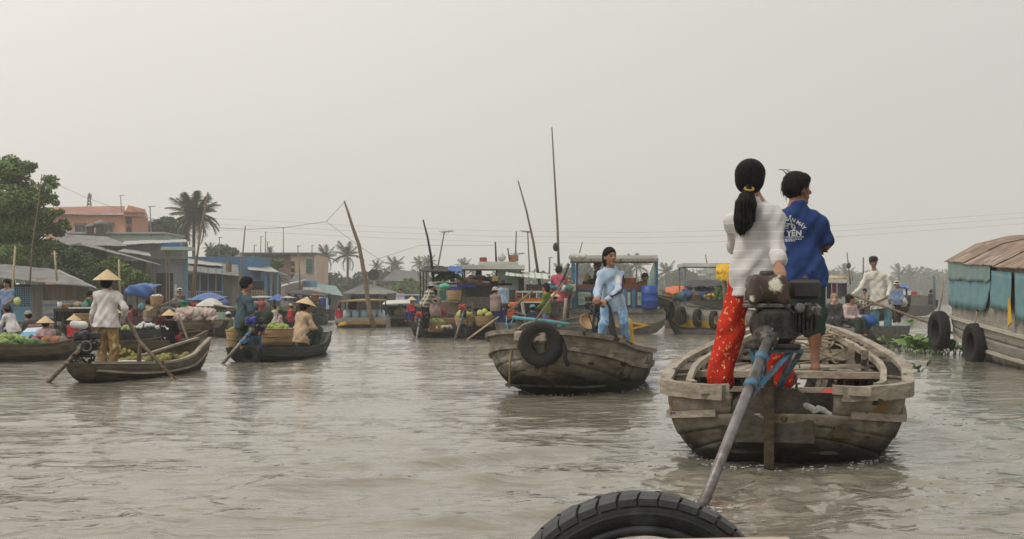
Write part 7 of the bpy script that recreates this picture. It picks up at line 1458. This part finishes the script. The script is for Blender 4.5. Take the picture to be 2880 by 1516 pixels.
# ---- trees
def leaf_cloud(name, mt, parent, centres, n, size, seed, flat=.75):
    """many small leaf faces spread through clumps: centres are (point, radius)"""
    g = np.random.default_rng(seed); C = np.array([tuple(c) for c, r in centres]); Rr = np.array([r for c, r in centres]); wgt = Rr**2; k = g.choice(len(C), n, p=wgt/wgt.sum())
    d = g.normal(size=(n, 3)); d /= np.linalg.norm(d, axis=1)[:, None]; rad = Rr[k]*g.random(n)**.38; P = C[k]+d*rad[:, None]*np.array([1, 1, flat])
    nrm = d*.6+g.normal(size=(n, 3))*.6+np.array([0, 0, .5]); nrm /= np.linalg.norm(nrm, axis=1)[:, None]; t = np.cross(nrm, g.normal(size=(n, 3))); t /= np.linalg.norm(t, axis=1)[:, None]; b = np.cross(nrm, t); s = size*(.6+.8*g.random(n))[:, None]
    V = np.stack((P-t*s*.9, P-b*s*.45, P+t*s*.9, P+b*s*.45), 1).reshape(-1, 3); F = np.arange(4*n).reshape(-1, 4)
    if parent is not None: V = V-np.array(parent.location)
    return link(name, arr_mesh(name, V, F), mt, parent)
def folmat(name, c1, c2): return mat(name, c1, c2, scale=1.1, rough=.6, lo=.35, hi=.65, spec=.25, detail=6)
folmat('leaf_tree', (.18, .255, .07), (.085, .145, .04)); folmat('leaf_bush', (.14, .215, .05), (.065, .12, .03)); folmat('leaf_dark', (.075, .125, .042), (.035, .07, .027)); folmat('leaf_far', (.06, .095, .045), (.03, .055, .028)); folmat('leaf_palm', (.105, .135, .055), (.06, .085, .035)); folmat('leaf_palm_dry', (.15, .12, .06), (.09, .08, .04)); mat('bark', (.12, .095, .07), (.07, .055, .04), scale=3, rough=.9, bump=.4)
def tree(label, px, Y, clumps, n, size, mt, seed, trunk=(0, 0), name='broadleaf_tree', cat='tree', nl=5, flat=.75):
    base = at(px, 0, Y); base.z = .3; t = thing(name, label, cat, base); cs = [(at(x, y, Y+dy), r) for x, y, r, dy in clumps]
    m = MB(); rd = random.Random(seed); top = sum((c for c, r in cs), Vector())/len(cs); th = max(.08, .02*(top.z)); fork = Vector((base.x, base.y, base.z)).lerp(top, .45)
    m.tube([(0, 0, -.3), (fork-base)*.5+Vector((th, 0, 0)), fork-base], [th*1.5, th*1.1, th], 8); tr = m.build('trunk', MATS['bark'], t, True)
    for c, r in cs[:: max(1, len(cs)//9)]: m = MB(); q = c-base; m.tube([fork-base, (fork-base).lerp(q, .55)+Vector((0, 0, r*.1)), q], [th*.7, th*.45, th*.15], 6); m.build('limb', MATS['bark'], tr, True)
    leaf_cloud('crown', MATS[mt], t, cs, n, size, seed, flat); return t
rd = random.Random(3); cl = []
for (x, y, r) in ((-60, 560, 1.3), (-10, 500, 1.0), (40, 485, .8), (70, 470, .55), (28, 452, .5), (86, 465, .35), (20, 560, 1.2), (70, 560, .95), (100, 560, .7), (118, 530, .5), (140, 505, .42), (135, 555, .5), (152, 520, .3), (60, 640, 1.2), (110, 640, .8), (140, 600, .45), (150, 640, .5), (165, 655, .35), (-20, 660, 1.3), (90, 700, 1.0), (140, 690, .6), (30, 720, 1.1), (120, 735, .7), (-40, 740, 1.2), (168, 595, .25), (155, 570, .25), (-30, 470, .8), (10, 470, .6), (0, 610, 1.4), (30, 650, 1.3), (60, 600, 1.1), (20, 680, 1.3), (70, 735, 1.1), (100, 610, .9), (178, 625, .3), (190, 640, .25), (55, 520, .8)):
    cl.append((x, y, r, rd.uniform(-1, 1.2)))
tree('tall leafy tree with layered branches over the tin-roofed house', 10, 68, cl, 34000, .10, 'leaf_tree', 5, flat=.6)
tree('dense dark green bush between the tin-roofed house and the plank house', 205, 66.5, [(160, 745, .7, 0), (200, 720, .6, 0), (240, 740, .7, .3), (190, 765, .7, 0), (230, 775, .6, 0), (270, 760, .5, 0), (175, 700, .35, .4)], 10000, .085, 'leaf_dark', 6, name='bush')
tree('bright green leafy bush in front of the plank house', 330, 67, [(250, 775, .55, -.4), (300, 755, .55, 0), (340, 765, .6, 0), (380, 780, .5, 0), (330, 745, .35, 0), (290, 790, .5, 0), (360, 795, .5, 0), (410, 785, .3, 0), (322, 728, .22, 0)], 10000, .085, 'leaf_bush', 7, name='bush')
tree('round grey-green tree behind the coconut palm', 445, 150, [(410, 655, 1.0, 0), (440, 640, 1.2, 0), (470, 630, 1.1, 0), (480, 655, 1.2, 0), (445, 670, 1.3, 0), (405, 675, .8, 0), (500, 665, 1.2, 0)], 6000, .22, 'leaf_far', 8)
tree('low dark tree beyond the blue house roof', 625, 160, [(600, 712, .9, 0), (625, 705, 1.0, 0), (650, 712, .9, 0), (610, 725, 1, 0), (640, 725, 1, 0)], 4000, .22, 'leaf_dark', 9); tree('leafy green shrub by the pink house wall', 745, 118, [(715, 730, .5, 0), (735, 745, .6, 0), (765, 745, .7, 0), (785, 740, .5, 0), (750, 760, .6, 0)], 3500, .15, 'leaf_bush', 10, name='shrub')
# coconut palms: one frond mesh, each frond a part of its palm
def frond_mesh(L_, droop, seed, nl=30):
    rd = random.Random(seed); m = MB(); pts = []
    for i in range(13): u_ = i/12; pts.append(Vector((0, L_*(u_-.18*droop*u_*u_), L_*(.34*u_-droop*.62*u_*u_))))
    m.tube(pts, [.035*L_/3*(1-.8*i/12) for i in range(13)], 4)
    for i in range(nl):
        u_ = .12+.86*i/nl; k = min(int(u_*12), 11); f_ = u_*12-k; p = pts[k].lerp(pts[k+1], f_); l = L_*.30*math.sin(math.pi*(u_*.86+.1))**.8*rd.uniform(.8, 1.1)
        for sx in (-1, 1):
            tip = p+Vector((sx*l*.80, l*.50, -l*rd.uniform(.25, .65))); w_ = Vector((0, .06*L_/3, 0)); m.add([p-w_, p+w_, tip], [(0, 1, 2)])
    return m.mesh('frond')
FR = [frond_mesh(3.0, d, k) for k, d in enumerate((.4, .8, 1.2, 1.5))]
for f_ in FR: f_.materials.append(MATS['leaf_palm'])
FRD = frond_mesh(2.6, 1.6, 9); FRD.materials.append(MATS['leaf_palm_dry'])
def palm(label, px, pyc, Y, rpx, seed, nf=22, ybase=None, lean_=0.0, group=None):
    rd = random.Random(seed); c = at(px, pyc, Y); base = Vector((c.x+lean_, Y, .3)); t = thing('coconut_palm', label, 'palm', base, 0, group); s = rpx/FPX*Y/2.7; hgt = c.z-.3
    m = MB(); m.tube([(0, 0, -.3), (-lean_*.4, 0, hgt*.5), (-lean_, 0, hgt)], [.22, .17, .14], 8); m.build('trunk', MATS['bark'], t, True)
    for k in range(nf):
        a = k*2.399+rd.uniform(-.2, .2); j = min(3, int(4*k/nf)); dry = k > nf*.86; o = link('frond', FRD if dry else FR[j], None, t, False, Vector((-lean_, 0, hgt)), (R(58-75*k/nf+rd.uniform(-8, 8)) if not dry else R(-30), 0, a)); o.scale = [s*rd.uniform(.85, 1.1)]*3; o.rotation_mode = 'XYZ'
        o.rotation_euler = (0, 0, a); tiltm = Matrix.Rotation(a, 4, 'Z') @ Matrix.Rotation(R(55-80*k/nf+rd.uniform(-8, 8)) if not dry else R(-35), 4, 'X'); o.matrix_local = Matrix.Translation((-lean_, 0, hgt)) @ tiltm @ Matrix.Diagonal((o.scale[0],)*3+(1,))
    return t
palm('tall coconut palm with drooping brown lower fronds behind the blue house', 545, 612, 140, 84, 11, 46)
for k, (px, py, Y, r_) in enumerate(((918, 728, 190, 42), (978, 722, 185, 50), (1110, 750, 230, 36), (1180, 745, 240, 30), (1205, 742, 240, 30), (1305, 752, 250, 32), (1580, 768, 260, 34), (1635, 770, 265, 34), (1790, 752, 240, 50), (1330, 765, 260, 26), (1875, 770, 260, 40), (1060, 752, 240, 26), (760, 705, 170, 16), (590, 702, 165, 24), (2380, 775, 330, 36), (2530, 772, 340, 34), (2560, 778, 345, 34))):
    palm(('hazy coconut palm beside the cream gable', 'hazy spreading coconut palm left of the crooked mast', 'far hazy palm right of the crooked mast', 'far hazy palm left of the dark mast', 'far hazy palm behind the dark mast', 'far hazy palm over the flat-roofed trading boat', 'far hazy palm above the scalloped awning', 'far hazy palm left of the blue houseboat', 'large hazy palm seen through the blue houseboat', 'small far hazy palm beside the flat roof', 'far hazy palm right of the blue houseboat', 'small far palm over the hazy brown house', 'small palm top above the pink house roof', 'small young palm beside the low dark tree', 'faint far palm above the bamboo-roofed boat', 'faint far palm right of the man in cream', 'faint far palm beside the blue-tarpaulin boat')[k], px, py, Y, r_, 20+k, 16, group='far palms along the bank')
# woods along the far banks, one mass
def woods(label, specs, n, size, seed, mt):
    rd = random.Random(seed); cs = []
    for (x0, x1, Y0, Y1, ytop) in specs:
        x = x0
        while x < x1:
            u_ = (x-x0)/(x1-x0); Y = Y0+(Y1-Y0)*u_+rd.uniform(-6, 10); yt = ytop+rd.uniform(-16, 14)+9*math.sin(x*.021); zt = at(x, yt, Y).z; r = rd.uniform(.22, .36)*zt
            for q in range(3): cs.append((Vector((at(x, 0, Y).x+rd.uniform(-1, 1), Y+rd.uniform(-3, 3), max(.6, zt-r-q*r*1.25))), r*(1+.2*q)))
            x += r*FPX/Y*.75
    o = leaf_cloud('far_woods', MATS[mt], None, cs, n, size, seed, .9); return tag(o, label, 'woods', kind='stuff')
woods('green trees massed along the left bank before the bend', [(890, 1190, 170, 215, 765), (940, 1100, 160, 175, 795)], 26000, .34, 41, 'leaf_far'); woods('hazy woods lining the bank behind the market boats', [(1180, 1900, 250, 310, 768), (1180, 1900, 240, 300, 795)], 42000, .5, 42, 'leaf_far'); woods('faint blue-grey woods on the distant bank', [(1880, 2920, 380, 440, 766), (1880, 2920, 370, 430, 792)], 46000, .8, 43, 'leaf_far'); woods('hazy woods rising behind the houses on the left bank', [(-100, 420, 165, 165, 700), (640, 900, 175, 180, 752)], 12000, .4, 44, 'leaf_far')
tree('rounded hazy tree behind the blue houseboat roof', 1650, 250, [(1610, 770, 1.6, 0), (1640, 760, 1.8, 0), (1720, 752, 2.2, 0), (1750, 765, 2, 0), (1700, 775, 2, 0), (1680, 785, 2, 0)], 5000, .4, 'leaf_far', 51); tree('rounded hazy tree left of the yellow-striped boat roof', 1915, 280, [(1895, 785, 1.6, 0), (1918, 772, 1.8, 0), (1940, 785, 1.8, 0), (1915, 795, 2, 0)], 4000, .4, 'leaf_far', 52); tree('bright green riverside tree below the hazy brown house', 1160, 150, [(1120, 815, 1.0, 0), (1150, 805, 1.1, 0), (1170, 820, 1.0, 0), (1100, 830, .8, 0)], 4000, .25, 'leaf_bush', 53)
# ------------------------------------------------------------------ the jumble of goods on the market boats
jm = {'crate': MB().box((0, 0, .11), (.36, .28, .22), bev=.015), 'bucket': MB().lathe([(.11, 0), (.15, .26), (.14, .26), (.10, .02)], 14), 'basin': MB().lathe([(.14, 0), (.24, .12), (.25, .13), (.23, .12), (.13, .02)], 16)}
jmesh = {k: v.mesh(k) for k, v in jm.items()}
S = SDF(); S.ell((0, 0, .13), (.17, .15, .14), .04); S.cap((0, 0, .24), (.02, 0, .32), .05, .03, .05); S.folds = [(.012, (34, 30, 30), .2)]; jmesh['sack'] = S.mesh('sack', .03)
S = SDF(); S.cap((-.18, 0, .1), (.18, .02, .1), .1, .09, .05); S.folds = [(.014, (24, 30, 34), .2)]; jmesh['bundle'] = S.mesh('bundle', .03)
jcol = {'red': (.42, .04, .04), 'blue': (.04, .12, .40), 'green': (.05, .24, .12), 'white': (.62, .62, .60), 'tan': (.40, .29, .16), 'brown': (.16, .11, .07), 'grey': (.22, .22, .21), 'yellow': (.52, .40, .06), 'orange': (.55, .18, .04), 'dark': (.05, .05, .05), 'teal': (.07, .26, .28)}
jmat = {k: mat('goods_'+k, c, tuple(x*.75 for x in c), scale=8, rough=.7) for k, c in ((a, tuple(.62*x+.22*sum(b)/3 for x in b)) for a, b in jcol.items())}
jcache = {}
def jumble(place, px0, px1, py, Y, n, seed, top=6, sc=1.0):
    rd = random.Random(seed)
    for k in range(n):
        kind = rd.choice(['crate', 'bucket', 'basin', 'sack', 'sack', 'bundle', 'crate']); cn = rd.choice(list(jcol))
        if (kind, cn) not in jcache: me = jmesh[kind].copy(); me.materials.append(jmat[cn]); jcache[kind, cn] = me
        o = link(kind, jcache[kind, cn], None, None, kind not in ('crate',), at(rd.uniform(px0, px1), py-rd.choice((0, 0, top)), Y+rd.uniform(-.25, .5)), (0, 0, rd.uniform(0, 6.28))); s_ = sc*rd.uniform(.7, 1.15); o.scale = (s_, s_, s_*rd.uniform(.8, 1.1)); tag(o, '%s %s among the jumbled goods %s' % (cn, kind, place), kind, 'jumbled goods '+place)
jumble('on the flat-roofed trading boat', 1310, 1400, 797, 47.9, 9, 1); jumble('on top of the flat cabin roof', 1350, 1450, 737, 48.2, 4, 2, 3, .8); jumble('beside the plaid-shirted man', 1180, 1335, 905, 44.4, 16, 3, 12); jumble('under the scalloped awning', 1455, 1540, 840, 46.6, 8, 4); jumble('around the woman in pink', 1545, 1604, 820, 46.0, 8, 5)
jumble('on the yellow-striped boat', 1905, 2060, 846, 47.4, 16, 6, 8); jumble('behind the garlic sacks', 490, 640, 873, 46.2, 14, 7, 8); jumble('on the blue-tarpaulin boat', 310, 465, 890, 43.6, 16, 8, 14); jumble('on the dark-canopied trading boat', 800, 895, 850, 69.8, 10, 9, 5, 1.2); jumble('under the pale and blue awnings', 665, 830, 876, 55.0, 20, 10, 12, 1.1)
jumble('on the dark market boat counter', 180, 278, 868, 35.9, 6, 11, 3, .8); jumble('under the white awning', 1086, 1150, 897, 60.4, 8, 12, 8, 1.2); jumble('behind the rowing boat', 2445, 2550, 868, 46.8, 9, 13, 6); jumble('in the melon sampan', 1330, 1420, 925, 41.4, 7, 14, 6, .8); jumble('in the grey sampan', 1480, 1580, 925, 40.6, 7, 15, 6, .8); jumble('inside the blue houseboat', 1640, 1800, 801, 47.9, 8, 16, 6); jumble('in the long dark sampan', 80, 200, 975, 26.8, 8, 17, 6, .7)
for k, (px, ht, Y, po, sh, hat, lab) in enumerate(((595, 868, 47.5, stand, 'shirt_grey', None, 'vendor in grey behind the garlic sacks'), (330, 868, 43.0, seat, 'shirt_green', 'cone', 'woman in green with a conical hat left of the blue tarpaulin'), (455, 872, 44.0, seat, 'shirt_plum', None, 'seated figure in plum below the raised basket'), (685, 862, 56.5, stand, 'shirt_khaki', 'cap', 'vendor in khaki and cap at the end of the pale awning'), (742, 858, 57.0, stand, 'shirt_light_blue', None, 'vendor in light blue beneath the pale awning'),
        (1325, 822, 49.0, seat, 'shirt_mauve', None, 'bare-faced person seated inside the flat-roofed trading boat'), (1250, 850, 45.6, seat, 'shirt_grey', 'cone', 'woman in grey with a conical hat behind the counter'), (1345, 872, 42.5, seat, 'shirt_green', None, 'seated figure in green behind the melon baskets'), (855, 862, 66.0, seat, 'shirt_blue_grey', 'cone', 'figure in grey-blue with a conical hat before the dark canopy'), (2460, 838, 58.0, seat, 'shirt_red', None, 'small figure in red behind the man in cream'), (955, 858, 62, stand, 'shirt_red', None, 'small figure in red at the gold-roofed boat'))):
    ppl(lab, px, ht, Y, .4, 37*k, po, sh, 'trousers_black', hat, 'hat_cream')
# ------------------------------------------------------------------ flecks of foam where the hulls push through the water
mat('foam', (.62, .61, .57), rough=.5)
def foam(label, path, n, wd, seed):
    g = random.Random(seed); m = MB()
    for k in range(n):
        t = g.random()*(len(path)-1); i = int(t); p = Vector(path[i]).lerp(Vector(path[i+1]), t-i); x, y = p.x+g.gauss(0, wd), p.y+g.gauss(0, wd)
        z = float(wave_height(np.array([x]), np.array([y]))[0]); r = g.uniform(.003, .010); m.ball((x, y, z+.002), (r*g.uniform(1, 2.2), r, .004), 6, 4)
    tag(m.build('foam', MATS['foam'], None, True), label, 'foam', kind='stuff')
foam('white flecks of foam along the stern of the big grey sampan', [in_boat(big, x, y, 0) for x, y in ((-.75, .9), (-.62, .45), (-.4, .05), (0, -.1), (.4, .05), (.62, .45), (.75, .9))], 110, .05, 1)
foam('flecks of foam where the outboard shaft meets the river', [Vector((1.0, 7.75, 0)), Vector((1.15, 7.9, 0))], 60, .07, 2)
foam('flecks of foam under the blunt bow of the mud-stained sampan', [in_boat(mid, x, y, 0) for x, y in ((-.5, 1.0), (-.4, .6), (0, .35), (.4, .6), (.6, 1.4), (.6, 2.6))], 70, .05, 3)
# ------------------------------------------------------------------ loose strands over the near heads of hair
def strands(parent, c, rad, n, fn, r0, seed, name='hair_strands'):
    g = np.random.default_rng(seed); m = MB()
    for k in range(n): m.tube(fn(g), [r0, r0*.9, r0*.8, r0*.3][:4] if True else r0, 4, cap=False)
    o = m.build(name, MATS['hair_black'], parent, True); o['kind'] = 'stuff'; return o
def over_head(HP, band, g, out_=1.012):
    d0 = V3(g.normal()*.8, g.uniform(-.9, .9), abs(g.normal())*.7+.15); d0 /= np.linalg.norm(d0); d1 = V3(*band); d1 /= np.linalg.norm(d1); pts = []
    for t in (0, .33, .66, 1.0): d = d0*(1-t)+d1*t; d /= np.linalg.norm(d); pts.append(Vector(HP(d[0]*.067*out_, -.014+d[1]*.069*out_, .020+d[2]*.067*out_)))
    return pts
strands(woman_root, None, None, 170, lambda g: over_head(HPw, (0, -.9, -.42), g), .0022, 1)
def tail(g):
    a = g.uniform(0, 6.28); r = .030+.022*g.random(); P = [(2106, 533, 9.80), (2098, 575, 9.79), (2091, 620, 9.79), (2085+g.normal()*5, 655+g.normal()*10, 9.79)]; pts = [Vector(pt0(*p)) for p in P]
    for i, f in enumerate((.5, 1.0, 1.0, .35)): pts[i] += Vector((math.cos(a)*r*f, math.sin(a)*r*f, 0))
    return pts
bw = Vector(woman_root.location); pt0 = lambda px, py, Y: at(px, py, Y)-bw
strands(pony, None, None, 110, tail, .0024, 2)
def crop(g):
    d = V3(g.normal(), g.normal()*.9-.2, g.uniform(-.35, 1.0)); d /= np.linalg.norm(d)
    if d[1] > .45 and d[2] < .3: d[1] = -d[1]
    t = V3(d[0]*.2-.1, -.25*d[1]+.1, -.9)+g.normal(size=3)*.25; p = V3(d[0]*.059, -.014+d[1]*.069, .022+d[2]*.066); return [Vector(HPb(*(p+t*.013*i+d*.0022*i*(1 if i < 2 else .7)))) for i in range(4)]
strands(man_root, None, None, 240, crop, .0022, 3)
